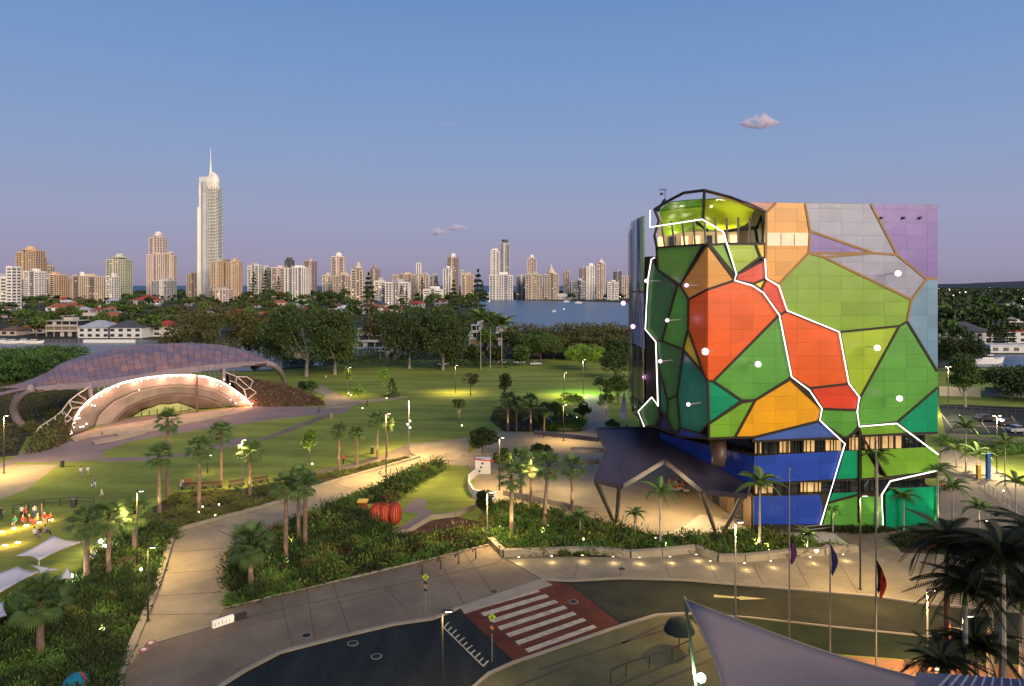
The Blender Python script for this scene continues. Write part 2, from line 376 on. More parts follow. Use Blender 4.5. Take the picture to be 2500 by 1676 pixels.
T2(1908,1950,285,1600,'brown','grid','thin brown tower left of the white ribbed tower')
T2(1952,2016,268,1450,'white','pier','white ribbed tower with dark stripe, right skyline')
T2(2028,2096,250,1500,'pink','grid','pink tower with stepped cap right of white ribbed tower', crown='cap')
T2(2108,2190,388,1400,'white','band','lowest white block near the colourful building, on the skyline')
T2(2158,2212,310,1700,'dark','grid','dark blocky tower just left of the colourful building')
T2(2212,2262,340,1600,'pink','grid','pale pink tower peeking out beside the colourful building')
# the tallest tower with its glass flanks, ribs and spire
d = 1478; sc1 = d/F
def q(x, y): return P(K1(x, y), d)
c = q(1448, 1060); t = thing('skyscraper', 'tallest tower of the skyline, pale curved blades and green glass with a spire', 'skyscraper', (c.x, d+20, -.3))
WL[t.name] = Vector((c.x, d+20, -.3))
M_pale = mat('pale_blade', (.88,.84,.74), .5, var=.12, scale=.03); M_q = mat('blue_grey_panel', (.5,.5,.52), .4, var=.2, scale=.05)
def col(x0, x1, y0, y1, dd, mt, nm, dy=0, n=14):
    m = MB(); a = q(x0, y0); b = q(x1, y0); top = q(x0, y1).z; cx = (a.x+b.x)/2; hw = (b.x-a.x)/2
    poly = [(cx+hw*math.cos(2*PI*i/n), d+20+dy+dd*math.sin(2*PI*i/n)) for i in range(n)]
    m.prism(poly, -.3, top); return m.build(nm, mt, t)
col(1400,1512,1050,300,24,M_gglass,'glass_core')
col(1380,1412,1050,290,12,M_pale,'blade',dy=-14)
col(1412,1448,1050,270,10,M_q,'blade',dy=-22)
col(1378,1400,1050,450,10,M_pale,'blade',dy=-20)
m = MB(); z1 = q(0, 300).z; nf = 78; xL = q(1452,0).x; xR = q(1520,0).x
for i in range(nf):
    z = z1*i/nf; xr = xR-(xR-xL)*.12*(i/nf)
    m.prism([(xL, d-6), (xL+(xr-xL)*.6, d-7), (xr, d+4), (xr+1, d+24), (xL, d+24)], z, z+1.1)
m.build('floor_band', M_pale, t)['kind'] = 'stuff'
m = MB()
for k in range(6):
    x = xL+(xR-xL)*.85*k/5; m.box((x, d-6+k*1.6, z1/2), (1.2, 1.4, z1-.3))
m.build('wall_pier', M_q, t)['kind'] = 'stuff'
m = MB(); zc = q(0, 235).z; a = q(1385,0).x; b = q(1450,0).x
m.prism([(a,d), (b,d-6), (b+6,d+22), (a,d+24)], z1-4, zc); m.build('crown_block', M_pale, t)
m = MB(); c2 = q(1474, 0).x
for k in range(9):
    an = PI*k/8; m.tube([(c2+(q(1512,0).x-c2)*math.cos(an)*1.0, d+8-14*math.sin(an), z1-6), (c2+(q(1500,0).x-c2)*math.cos(an), d+8-12*math.sin(an), q(0,225).z), (c2, d+8, q(0,200).z)], 1.3, 5)
m.build('crown_rib', M_pale, t)['kind'] = 'stuff'
m = MB(); m.sphere((c2, d+8, q(0,268).z), 1, 12, 8, (13,12,20)); m.build('crown_drum', M_pale, t, smooth=True)
m = MB(); m.tube([(q(1452,0).x, d+10, q(0,215).z), (q(1452,0).x, d+10, q(0,120).z), (q(1451,0).x, d+10, q(0,30).z)], [3.0,1.1,.35], 8); m.build('spire', M_pale, t)
# ================================================================ foliage prototypes
import numpy as np
NR = np.random.RandomState(5)
def leafm(name, col, rnd=.22, var=.45, scale=.35):
    m = mat(name, col, .65, var=var, scale=scale, rnd=rnd, spec=.25)
    return m
M_leaf = leafm('leaf_green', (.070,.115,.024)); M_leafd = leafm('leaf_dark', (.045,.072,.020)); M_leafb = leafm('leaf_bronze', (.082,.078,.025))
M_leafl = leafm('leaf_uplit', (.15,.25,.03)); M_leafm = leafm('leaf_mangrove', (.045,.095,.022)); M_palm = leafm('palm_leaf', (.085,.14,.035), .15, .3, 1.5)  # bright copy carries the lamp light of uplit crowns in its colour
M_palml = leafm('feather_palm_leaf', (.11,.18,.04), .15, .3, 1.5)
M_bark = mat('bark', (.16,.12,.09), .9, var=.35, scale=1.2, bump=.4); M_gbark = mat('gum_bark', (.30,.26,.22), .8, var=.4, scale=.6); M_ptrunk = mat('palm_trunk', (.24,.16,.11), .9, var=.35, scale=2.5, bump=.5)
M_ktrunk = mat('smooth_palm_trunk', (.36,.32,.26), .8, var=.25, scale=2)
def quads_mesh(name, cen, dirs, sz, asp=.55):
    """many small bent leaf quads; cen (n,3), dirs (n,3) unit"""
    n = len(cen); t = NR.normal(size=(n,3)); x = np.cross(dirs, t); x /= np.linalg.norm(x, axis=1)[:,None]+1e-9
    s = (sz*NR.uniform(.6, 1.3, n))[:,None]; y = dirs
    v = np.stack([cen-x*s*asp*.5-y*s*.5, cen+x*s*asp*.5-y*s*.3, cen+x*s*asp*.3+y*s*.5, cen-x*s*asp*.5+y*s*.2], 1).reshape(-1,3)
    me = bpy.data.meshes.new(name); me.vertices.add(4*n); me.vertices.foreach_set('co', v.astype(np.float32).ravel())
    me.loops.add(4*n); me.loops.foreach_set('vertex_index', np.arange(4*n, dtype=np.int32))
    me.polygons.add(n); me.polygons.foreach_set('loop_start', np.arange(0, 4*n, 4, dtype=np.int32)); me.polygons.foreach_set('loop_total', np.full(n, 4, dtype=np.int32))
    me.update(calc_edges=True); return me
def crown_pts(w, h, nc, per, cr, flat=1.0, lo=-.25, droop=0):
    """clumps on and inside an ellipsoid; returns leaf centres"""
    cs = []
    while len(cs) < nc:
        p = NR.normal(size=3); p /= np.linalg.norm(p)
        if p[2] < lo: continue
        r = NR.uniform(.55, 1.0)**.6
        cs.append([p[0]*r*w/2*NR.uniform(.8,1.1), p[1]*r*w/2*NR.uniform(.8,1.1), p[2]*r*h/2*NR.uniform(.85,1.12)])
    cs = np.array(cs); P_ = []; Dn = []
    for c_ in cs:
        rr = cr*NR.uniform(.6, 1.25); d_ = NR.normal(size=(per,3)); d_ /= np.linalg.norm(d_, axis=1)[:,None]
        q_ = c_+d_*rr*(NR.uniform(.45, 1, per)**.5)[:,None]*np.array([1,1,.65*flat]); q_[:,2] -= droop*np.abs(NR.normal(size=per))*rr
        P_.append(q_); dd = d_+NR.normal(size=(per,3))*.8; dd[:,2] -= droop; dd /= np.linalg.norm(dd, axis=1)[:,None]; Dn.append(dd)
    return np.concatenate(P_), np.concatenate(Dn), cs
def tree(name, label, cat, loc, w, h, trunk_h, leaf, nc=30, per=90, cr=None, lsz=.5, bark=None, forks=5, droop=0.0, group=None, lo=-.25, tr=None, lean=0):
    """crown of width w, total height h"""
    t = thing(name, label, cat, loc, 0, group); ch = h-trunk_h; cr = cr or w*.16
    p_, d_, cs = crown_pts(max(w-1.25*cr, w*.5), max(ch-1.0*cr, ch*.5), nc, per, cr, droop=droop, lo=lo)
    p_[:,2] += trunk_h+ch*.5; cs[:,2] += trunk_h+ch*.5
    me = quads_mesh('crown', p_, d_, lsz); me.materials.append(leaf)
    o = bpy.data.objects.new('crown', me); COL.objects.link(o); o.parent = t; KID.setdefault(t.name, []).append(o)
    m = MB(); r = tr or max(.09, h*.022); bz = trunk_h+ch*.12
    m.tube([(0,0,-.1), (lean*.3,0,bz*.35), (lean,.05*w,bz)], [r*1.3, r, r*.75], 7)
    idx = NR.choice(len(cs), min(forks*2, len(cs)), replace=False)
    for i, k in enumerate(idx):
        e = Vector(cs[k]); s0 = Vector((lean,.05*w,bz*(.75 if i % 2 else 1)))
        mid = s0.lerp(e, .5)+Vector((0,0,-.06*h)); m.tube([s0, mid, e], [r*.6, r*.35, r*.12], 5)
    m.build('trunk', bark or M_bark, t, local=True)
    return t
def conifer(label, loc, h, w, leaf=None, group=None, name='pine_tree', layers=11, lsz=.5, per=70):
    t = thing(name, label, 'tree', loc, 0, group); ps = []; ds = []
    for i in range(layers):
        f = i/(layers-1); z = h*(.12+.86*f); r = w/2*(1-f)**.8+.2
        a = NR.uniform(0, 2*PI, per); rr = r*NR.uniform(.15, 1, per); ps.append(np.stack([np.cos(a)*rr, np.sin(a)*rr, z-rr*.12+NR.normal(size=per)*h*.012], 1))
        dd = np.stack([np.cos(a), np.sin(a), NR.uniform(-.4,.3,per)], 1); dd /= np.linalg.norm(dd, axis=1)[:,None]; ds.append(dd)
    me = quads_mesh('crown', np.concatenate(ps), np.concatenate(ds), lsz); me.materials.append(leaf or M_leafd)
    o = bpy.data.objects.new('crown', me); COL.objects.link(o); o.parent = t; KID.setdefault(t.name, []).append(o)
    m = MB(); m.tube([(0,0,-.1), (0,0,h*.95)], [h*.018+.05, .04], 6); m.build('trunk', M_bark, t, local=True); return t
# ================================================================ far suburb
HW = [('cream',(.46,.42,.36)), ('white',(.62,.60,.58)), ('pinkish',(.48,.38,.34)), ('grey',(.33,.33,.35))]
HR = [('terracotta',(.30,.10,.055)), ('charcoal',(.07,.07,.085)), ('pale grey',(.36,.37,.42)), ('red',(.34,.05,.04)), ('brown',(.14,.085,.06)), ('white',(.55,.55,.58))]
M_pane = mat('dark_pane', (.03,.035,.045), .15, var=0, spec=.6)
def house(label, loc, w, dp, fl, wi, ri, rz=0, flat=False, group=None, name='house'):
    t = thing(name, label, 'house', loc, rz, group); h = fl*3.0
    wm = mat('house_wall_'+HW[wi][0], HW[wi][1], .85, var=.12, scale=.3); rm = mat('house_roof_'+HR[ri][0].replace(' ', '_'), HR[ri][1], .8, var=.25, scale=.4, stretch=(1,1,6))
    m = MB(); m.box((0,0,h/2-.2), (w, dp, h+.4)); m.build('wall', wm, t, local=True)
    m = MB(); e = .7
    if flat:
        m.box((0,0,h+.35), (w+.6, dp+.6, .5))
    else:
        rh = min(w, dp)*.28; k = min(w, dp)/2; hx = w/2+e; hy = dp/2+e
        rx = max(hx-hy, .3) if w >= dp else .3; ry = max(hy-hx, .3) if dp > w else .3
        v = [(-hx,-hy,h),(hx,-hy,h),(hx,hy,h),(-hx,hy,h),(-rx,-ry,h+rh),(rx,-ry,h+rh),(rx,ry,h+rh),(-rx,ry,h+rh)]
        m.idx(v, [(3,2,1,0),(4,5,6,7),(0,1,5,4),(1,2,6,5),(2,3,7,6),(3,0,4,7)])
    m.build('roof', rm, t, local=True)
    n = max(2, int(w/4.5)); me = None
    for f in range(fl):
        for i in range(n):
            x = -w/2+w*(i+.5)/n; z = f*3.0+1.6
            if me is None:
                mb = MB(); mb.box((0,0,0), (w/n*.5, .14, 1.5)); o = mb.build('window', M_pane, t, local=True); me = o.data
            else:
                o = bpy.data.objects.new('window', me); COL.objects.link(o); o.parent = t; KID.setdefault(t.name, []).append(o)
            o.location = (x, -dp/2-.04, z)
    return t
rs = random.Random(21)
def in_poly(p, poly):
    c = False; j = len(poly)-1
    for i in range(len(poly)):
        if (poly[i][1] > p[1]) != (poly[j][1] > p[1]) and p[0] < (poly[j][0]-poly[i][0])*(p[1]-poly[i][1])/(poly[j][1]-poly[i][1])+poly[i][0]: c = not c
        j = i
    return c
marks = [(0,'behind the left edge white slab'),(110,'below the orange towers'),(230,'below the long slab with the dish'),(330,'below the domed tower'),(440,'below the tallest tower'),(560,'right of the tallest tower'),(700,'below the white ribbed block'),(830,'above the big gum trees'),(960,'below the thin white tower'),(1080,'left of the river')]
def near(u):
    s = marks[0][1]
    for a, b in marks:
        if u >= a: s = b
    return s
seen = {}
def terrace_block(label, x0, x1, vb, fl, wi, dp=12, z=-.3, step=0, seed=1):
    d_ = (CH-z)*F/(vb-HZ); a = P((x0,vb), d_); b = P((x1,vb), d_); w = b.x-a.x; rb = random.Random(seed); t = thing('apartment_house', label, 'house', ((a.x+b.x)/2, d_+dp/2, z))
    wm = mat('house_wall_'+HW[wi][0], HW[wi][1], .85, var=.12, scale=.3); gx = mat('warm_room_glass', (.10,.08,.06), .3, var=.6, scale=.5, emit=(1,.7,.4), es=.10, sample=False)
    for f in range(fl):
        k = f*step; X0 = -w/2+k*.5; X1 = w/2-k; zz = f*3.1
        m = MB(); m.box(((X0+X1)/2, .6, zz+1.5), (X1-X0-.6, dp-1.4, 2.95)); m.build('glazed_storey', gx if (f+seed) % 3 == 0 else M_pane, t, local=True)
        m = MB(); m.box(((X0+X1)/2, -.3, zz+3.0), (X1-X0+.5, dp+.8, .32)); m.build('balcony_slab', wm, t, local=True)
        if f: m = MB(); m.box(((X0+X1)/2, -dp/2-.55, zz+.45), (X1-X0+.3, .12, .75)); m.build('balustrade', wm, t, local=True)
        n = max(2, int((X1-X0)/4.2))
        for i in range(n+1):
            x = X0+.3+(X1-X0-.6)*i/n; solid = rb.random() < .3; m = MB(); m.box((x, -dp/2+.05 if not solid else -dp/2+.3, zz+1.42), (.35 if not solid else 2.2, .4+.01*i, 2.83)); m.build('pier' if not solid else 'wall', wm, t, local=True)
    m = MB(); m.box((w*.1, 0, fl*3.1+.9), (w*.3, dp*.5, 1.9)); m.build('roof_room', wm, t, local=True)
    return t
# named, larger ones first
def HD(label, x0, x1, vb, fl, wi, ri, dp=9, flat=False, rz=0.0, z=-.3):
    d_ = (CH-z)*F/(vb-HZ); a = P((x0,vb), d_); b = P((x1,vb), d_)
    return house(label, ((a.x+b.x)/2, d_+dp/2, z), b.x-a.x, dp, fl, wi, ri, rz, flat)
terrace_block('cream three storey apartment block with open balconies by the lagoon', 112, 190, 822, 3, 0, seed=2)
terrace_block('cream upper apartment block with flat roof behind the lagoon apartments', 152, 248, 804, 3, 0, seed=3)
HD('white waterfront house with pale grey hip roof, left of the dark roofed one', 190, 268, 826, 2, 1, 2, 14)
HD('white waterfront house with dark gabled roofs facing the lagoon', 264, 346, 826, 2, 1, 1, 14)
HD('waterfront house with bright red roof at the lagoon, half hidden by trees', 370, 420, 822, 2, 1, 3, 14)
HD('long dark red roofed house behind the lagoon front row', 355, 425, 796, 2, 1, 3, 14)
HD('yellowish low house with terracotta roof near the left edge', 40, 108, 814, 1, 0, 0, 12)
HD('small cream house beside the jetty at the far left', 0, 40, 820, 1, 2, 4, 12)
HD('big red roofed mansion below the pink podium and second tallest tower', 325, 376, 742, 2, 0, 3, 30)
HD('red roofed mansion in front of the white grid block', 950, 1004, 738, 2, 1, 3, 30)
HD('small red roof peeping between the gum trees', 918, 944, 764, 1, 1, 3, 14)
terrace_block('grey modern waterside house between the gum trees', 866, 940, 850, 3, 3, step=1.5, seed=4)
terrace_block('grey four storey house with roof terrace right of the gum trees', 1142, 1192, 862, 4, 3, step=1.0, seed=5)
terrace_block('pale stepped apartment house by the river, right of the four storey one', 1200, 1262, 844, 4, 3, step=2.5, seed=7)
HD('low white pavilion under the gum trees near the parked cars', 925, 968, 878, 1, 3, 5, 8, True)
for k, (x0, x1, vb) in enumerate([(1180,1215,727),(1216,1250,726),(1262,1290,729),(1300,1345,726),(1352,1395,732),(1400,1440,726),(1446,1480,730),(1484,1530,727)]):
    HD(['white','long grey','small pale','cream','white gabled','dark roofed','blue grey roofed','pale'][k]+' house on the far river bank, '+['first','second','third','fourth','fifth','sixth','seventh','last'][k]+' from the left', x0, x1, vb, 2, [1,3,1,0,1,2,3,1][k], [2,1,4,0,5,1,2,4][k], 25)
# right hand side of the picture (behind the colourful building)
HD('large house with broad blue grey hip roof beside the canal', 2292, 2425, 840, 2, 1, 1, 18)
HD('white house with red roof at the far canal bank, right edge', 2455, 2515, 838, 2, 1, 3, 14)
HD('long white flat roofed building in the right suburb', 2300, 2395, 762, 2, 1, 5, 25, True)
HD('white blue building with many roofs at the right picture edge', 2440, 2540, 766, 3, 1, 5, 30, True)
HD('low red roofed shop strip touching the colourful building edge', 2288, 2335, 790, 1, 2, 3, 18)
HD('second red roofed row in the right suburb, lit pink', 2288, 2330, 808, 1, 2, 3, 14)
HD('pale boathouse with white wall panels beside the canal', 2418, 2520, 862, 1, 1, 5, 9, True)
BAND1 = [(-20,778),(90,780),(330,820),(420,815),(560,800),(1140,760),(1160,730),(1190,722),(-20,722)]
cnt = 0; protos = {}
tries = 0
while cnt < 105 and tries < 4000:
    tries += 1; u = rs.uniform(-20, 1180); v = 720+ (rs.random()**1.2)*92
    if not in_poly((u, v), BAND1): continue
    wi = rs.randrange(4); ri = rs.choice([0,0,1,2,3,4,4,5]); fl = rs.choice([1,2,2]); key = (wi, ri, fl)
    g = G((u, v), -.3)
    lab = 'small %s house with %s roof, %s' % (HW[wi][0], HR[ri][0], near(u)+(', near row' if v > 770 else ', middle row' if v > 740 else ', far row'))
    if key in protos: copy_tree(protos[key], g, rs.uniform(-.6,.6), rs.uniform(.9,1.3), lab, 'houses of the far suburb')
    else: protos[key] = house(lab, g, rs.uniform(13,20), 11, fl, wi, ri, rs.uniform(-.6,.6), False, 'houses of the far suburb')
    cnt += 1
protos = {}; cnt = 0
while cnt < 26:
    u = rs.uniform(2290, 2560); v = 706+rs.random()**1.1*90; wi = rs.randrange(4); ri = rs.choice([1,2,3,4,5]); g = G((u, v), -.3); cnt += 1
    lab = 'small %s house with %s roof in the dusky right suburb, %s' % (HW[wi][0], HR[ri][0], 'near row' if v > 750 else 'far row')
    house(lab, g, rs.uniform(13,20), 11, 1, wi, ri, rs.uniform(-.6,.6), False, 'houses of the right suburb')
# distant trees, individual
ft = [tree('suburb_tree', 'x', 'tree', (0,0,-99), 13, 11, 2.5, [M_leaf, M_leafd, M_leafb][k % 3], 14, 26, 2.6, 1.7, forks=3, group='trees among the far houses') for k in range(5)]
fc = conifer('x', (0,0,-99), 24, 9, group='dark pines among the far houses', lsz=1.6, per=26)
used = set(); cnt = 0; tries = 0
FT = [(-20,822),(100,826),(330,826),(560,830),(1150,780),(1165,730),(1190,718),(-20,718)]
while cnt < 235 and tries < 9000:
    tries += 1; u = rs.uniform(-20, 1185); v = 716+(rs.random()**1.15)*108
    if not in_poly((u, v), FT): continue
    k = rs.randrange(6); g = G((u, v), -.3); pr = fc if k == 5 and v < 760 else ft[k % 5]; sc_ = rs.uniform(.8, 1.4) if v > 750 else rs.uniform(1.1, 2.2)
    wide = rs.uniform(.9, 1.3)
    lab = ('small ' if sc_ < 1.05 else 'large ' if sc_ > 1.6 else 'medium ')+('broad ' if wide > 1.1 else 'upright ')+('dark pine ' if pr is fc else '%s tree ' % ['green','dark','bronze','green','dark'][k % 5])+near(u)+(', near the lagoon' if v > 775 else ', mid distance' if v > 742 else ', far off')
    if pr.name not in used:
        used.add(pr.name); pr.location = g; pr['label'] = lab; pr.scale = (sc_*wide,sc_,sc_)
    else: copy_tree(pr, g, rs.uniform(0,6), (sc_*wide, sc_, sc_*rs.uniform(.8,1.1)), lab)
    cnt += 1
for k in range(58):
    u = rs.uniform(2285, 2570); v = 703+rs.random()**1.2*150; g = G((u, v), -.3)
    if 2330 < u and 860 < v < 900: continue
    copy_tree(ft[rs.choice([1,0,4])], g, rs.uniform(0,6), rs.uniform(.9,1.8), rs.choice(['round','broad','low','tall','lopsided'])+' dark tree in the right suburb, '+('by the canal' if v > 800 else 'mid distance' if v > 750 else 'far off')+(', beside the gallery edge' if u < 2350 else ', middle' if u < 2440 else ', right picture edge'), 'trees of the right suburb')
for k in range(16):
    u = 1180+k*24+rs.uniform(-8,8); g = G((u, rs.uniform(724,731)), -.3)
    copy_tree(ft[k % 5], g, rs.uniform(0,6), rs.uniform(1.0,1.6), 'tree on the far river bank between the waterfront houses', 'trees on the far river bank')
# uncountable woods to the horizon
p_ = []; 
for k in range(5200):
    y = 950+ (rs.random()**.8)*5200; x = rs.uniform(-.80, .85)*y
    if y > 2600 and x < 900+(y-2700)*.5: continue
    uv = (1250+x/y*F, HZ+30/y*F)
    if 1165 < uv[0] < 1760 and 733 < uv[1] < 815: continue
    p_.append((x, y, rs.uniform(3,8)))
p_ = np.array(p_); nn = len(p_); reps = 7
c_ = np.repeat(p_, reps, 0)+NR.normal(size=(nn*reps,3))*np.array([5,5,2.0]); dd = NR.normal(size=c_.shape); dd /= np.linalg.norm(dd, axis=1)[:,None]
me = quads_mesh('distant_woods', c_, dd, 7.5, .9); me.materials.append(M_leafd); o = bpy.data.objects.new('distant_woods', me); COL.objects.link(o); tag(o, 'far off woods and gardens between the towers and out to the horizon', 'woods', kind='stuff')
# scattered town lights
M_tl = mat('town_light', (.9,.8,.6), .5, var=0, emit=(1,.82,.55), es=7, sample=False); m = MB()
for k in range(70):
    u = rs.uniform(2288, 2560); v = 700+rs.random()**1.6*70; g = G((u, v), 5); m.sphere(g, g.y/F*1.1*rs.uniform(.5,1.1), 6, 4)
for k in range(26):
    u = rs.uniform(0, 1530); v = 718+rs.random()**1.4*50
    g = G((u, v), 5); m.sphere(g, g.y/F*.8, 6, 4)
tag(m.build('town_lights', M_tl), 'scattered small warm lights of the far suburbs', 'town lights', kind='stuff')
# jetties, boats
M_white = mat('white_paint', (.72,.70,.68), .5, var=.08, scale=.5); M_wood = mat('timber', (.09,.055,.035), .8, var=.3, scale=1.5)
m = MB(); a = G((205,836), 0); b = G((330,836), 0); m.box(((a.x+b.x)/2, a.y, .5), (b.x-a.x, 1.2, 1.8)); tag(m.build('sea_wall', M_white), 'long white waterfront wall below the lagoon houses', 'wall')
m = MB(); a = G((120,834), 0); b = G((205,834), 0); m.box(((a.x+b.x)/2, a.y-2, .6), (b.x-a.x, 2.4, .25))
for i in range(9): m.box((a.x+(b.x-a.x)*i/8, a.y-2.9, .4), (.3,.3,2.0))
tag(m.build('jetty', M_wood), 'timber jetty on posts left of the white waterfront wall', 'jetty')
def boat(label, uv, L, rz, group=None):
    t = thing('motor_boat', label, 'boat', G(uv, -.22), rz, group); m = MB(); w = L*.3
    m.idx([(-L/2,-w/2,0),(L*.2,-w/2,0),(L/2,0,.2),(L*.2,w/2,0),(-L/2,w/2,0),(-L/2,-w*.6,L*.14),(L*.22,-w*.6,L*.16),(L*.56,0,L*.2),(L*.22,w*.6,L*.16),(-L/2,w*.6,L*.14)], [(4,3,2,1,0),(5,6,7,8,9),(0,1,6,5),(1,2,7,6),(2,3,8,7),(3,4,9,8),(4,0,5,9)])
    m.build('hull', M_white, t, local=True); m = MB(); m.box((-L*.05,0,L*.21), (L*.35,w*.7,L*.13)); m.build('cabin', M_white, t, local=True)
    m = MB(); m.box((-L*.05,0,L*.22), (L*.36,w*.72,L*.05)); m.build('cabin_window', M_pane, t, local=True); return t
for i, (x, v) in enumerate([(10,838),(32,839),(60,838),(85,839)]): boat(['first','second','third','fourth'][i]+' white boat from the left moored at the far left lagoon bank', (x, v), 8, .2)
boat('small white boat alone on the river', (1353,762), 9, 1.2); boat('white boat close to the far river bank', (1382,738), 12, .3); boat('white boat by the far river bank, right of the other', (1412,741), 12, .1)
boat('motor yacht moored in the canal at the right', (2410,888), 13, .1)
# ================================================================ the colourful gallery building
CF = Vector((23.3, 83.0, 0)); RF = Vector((52.5, 86.0, 0)); LF = Vector((17.5, 91.2, 0))
def plane(a, b):
    t = (b-a).normalized(); n = t.cross(Vector((0,0,1)))      # pointing to the camera side
    if n.y > 0: n = -n
    return (a, t, n)
PF = plane(CF, RF); PL = plane(CF, LF)
ORI = Vector((0,0,CH))
def hit(uv, pl, off=0.0):
    r = P(uv, 1.0)-ORI; a, t, n = pl; k = ((a+n*off)-ORI).dot(n)/r.dot(n); return ORI+r*k
def SZ(uv, pl): h = hit(uv, pl); return ((h-pl[0]).dot(pl[1]), h.z)
def W3(s, z, pl, off): return Vector((pl[0].x, pl[0].y, 0))+pl[1]*s+pl[2]*off+Vector((0,0,z))
gal = thing('gallery_building', 'big boxy gallery clad in multicoloured polygon panels with glowing white lines', 'gallery', (37, 84, 0))
M_body = mat('dark_backing', (.022,.016,.010), .6, var=.2, scale=.5)
M_ddg = mat('dark_reflective_glass', (.02,.03,.035), .06, var=.2, scale=.2, spec=.8)
def cm(n, c, r=.30, v=.09): return mat('panel_'+n, c, r, var=v, scale=.35, rnd=.085, spec=.5)
MC = {'red': cm('red', (.64,.055,.02)), 'ored': cm('orange_red', (.72,.105,.012)), 'salmon': cm('salmon', (.42,.15,.10)), 'orange': cm('orange', (.66,.30,.05)), 'yel': cm('yellow', (.78,.36,.01)),
      'ppl': cm('violet', (.185,.125,.38)), 'grey': cm('pale_grey', (.26,.275,.36)), 'lb': cm('light_blue', (.14,.26,.37)), 'olive': cm('olive_green', (.19,.34,.022)), 'grn': cm('leaf_green', (.095,.32,.045)),
      'lime': cm('lime', (.32,.46,.02)), 'lgrn': cm('light_green', (.17,.38,.03)), 'teal': cm('teal', (.0,.27,.12)), 'dteal': cm('dark_teal', (.012,.19,.12)), 'dgrn': cm('dark_green', (.05,.17,.045)),
      'blue': cm('blue', (.02,.065,.40)), 'bl2': cm('mid_blue', (.06,.12,.40)), 'navy': cm('navy', (.012,.018,.11)), 'gold': cm('golden_yellow', (.75,.55,.03))}
# (plane, colour, points, zoom) ; zoom A unless B
def bA(*p): return [A(*q_) for q_ in p]
def bB(*p): return [B(*q_) for q_ in p]
cells = [
 (PF,'gold',bA((930,725),(1020,688),(985,765))),
 (PF,'grey',bA((1305,518),(1740,518),(1405,545))),
 (PF,'salmon',bA((880,176),(1085,182),(1020,245),(985,225))),
 (PF,'orange',bA((1085,182),(1280,185),(1312,370),(1305,518),(1105,725),(1020,688),(1014,560),(1020,245))),
 (PF,'grey',bA((1280,185),(1720,189),(1895,528),(1740,518),(1312,370))),
 (PF,'ppl',bA((1720,189),(2167,193),(2167,683),(2095,693),(1895,528))),
 (PF,'ppl',bA((1312,370),(1740,518),(1305,518))),
 (PF,'grey',bA((1405,545),(1740,518),(1895,528),(2095,693),(1995,830))),
 (PF,'olive',bA((1305,518),(1405,545),(1995,830),(1965,978),(1912,1008),(1510,1048),(1160,907),(1105,725))),
 (PF,'lb',bA((2095,693),(2167,683),(2167,1312),(1965,978),(1995,830))),
 (PF,'lime',bA((1510,1048),(1912,1008),(1648,1490),(1575,1395))),
 (PF,'grn',bA((1965,978),(2167,1312),(2167,1422))+bB((1965,375),(1700,405),(1690,290))+bA((1648,1490),(1912,1008))),
 (PF,'teal',bB((2246,133),(2246,448),(2060,452),(1965,375))),
 (PF,'lgrn',bB((1700,405),(1965,375),(2060,452),(1715,470))),
 (PF,'ored',bA((1108,932),(1160,907),(1510,1048),(1575,1395),(1310,1425),(1190,1350))),
 (PF,'red',bA((1310,1425),(1575,1395),(1648,1490))+bB((1690,290),(1445,280))),
 (PF,'grn',bB((1445,280),(1690,290),(1700,405),(1640,475),(1590,480),(1425,365))),
 (PF,'red',bA((810,700),(822,662),(1014,560),(1020,688),(930,725))),
 (PF,'red',bA((1020,688),(1105,725),(1160,907),(1108,932),(985,765))),
 (PF,'ored',bA((627,762),(810,700),(930,725),(985,765),(1108,932),(665,1378),(627,1375))),
 (PF,'grn',bA((1108,932),(1190,1350),(945,1505),(855,1508),(665,1378))),
 (PF,'orange',bA((627,455),(810,700),(627,762))),
 (PF,'lgrn',bA((640,462),(740,455),(822,662),(812,672))),
 (PF,'lime',bA((740,455),(945,455),(978,545),(822,655))),
 (PF,'gold',bA((945,455),(1012,455),(1014,552),(978,545))),
 (PF,'teal',bA((627,1375),(665,1378),(855,1508))+bB((655,385))),
 (PF,'lgrn',bB((885,235),(980,225),(838,480),(655,487),(655,385))),
 (PF,'yel',bB((1225,72),(1445,280),(1425,365),(970,478),(838,480),(980,225))),
 (PF,'bl2',bB((1425,365),(1590,480),(962,508),(970,478))),
 (PL,'ored',bA((500,830),(627,762),(627,1375),(600,1325),(497,1030))),
 (PL,'orange',bA((627,455),(627,762),(500,830),(445,735))),
 (PL,'lgrn',bA((285,482),(600,460),(445,735),(295,632))),
 (PL,'dgrn',bA((258,560),(295,632),(425,737),(322,1107),(282,1112),(207,1030),(225,700))),
 (PL,'grn',bA((425,737),(445,735),(500,830),(497,1030),(465,1165),(322,1107))),
 (PL,'gold',bA((497,1030),(600,1325),(465,1165))),
 (PL,'dgrn',bA((290,1115),(322,1107),(465,1165),(425,1470),(360,1505),(300,1290))),
 (PL,'dteal',bA((465,1165),(600,1325),(627,1375))+bB((655,395),(600,450),(460,415),(440,185))),
 (PL,'dgrn',bB((375,220),(440,185),(460,415),(422,452),(368,342))),
 (PL,'dteal',bB((310,8),(375,220),(368,342),(320,295))),
 (PL,'dgrn',bB((172,300),(260,202),(312,262),(320,335),(290,402),(208,404))),
 (PL,'navy',bB((335,330),(300,410),(418,450),(368,342))),
 (PL,'blue',bB((450,420),(600,455),(655,487),(430,470))),
]
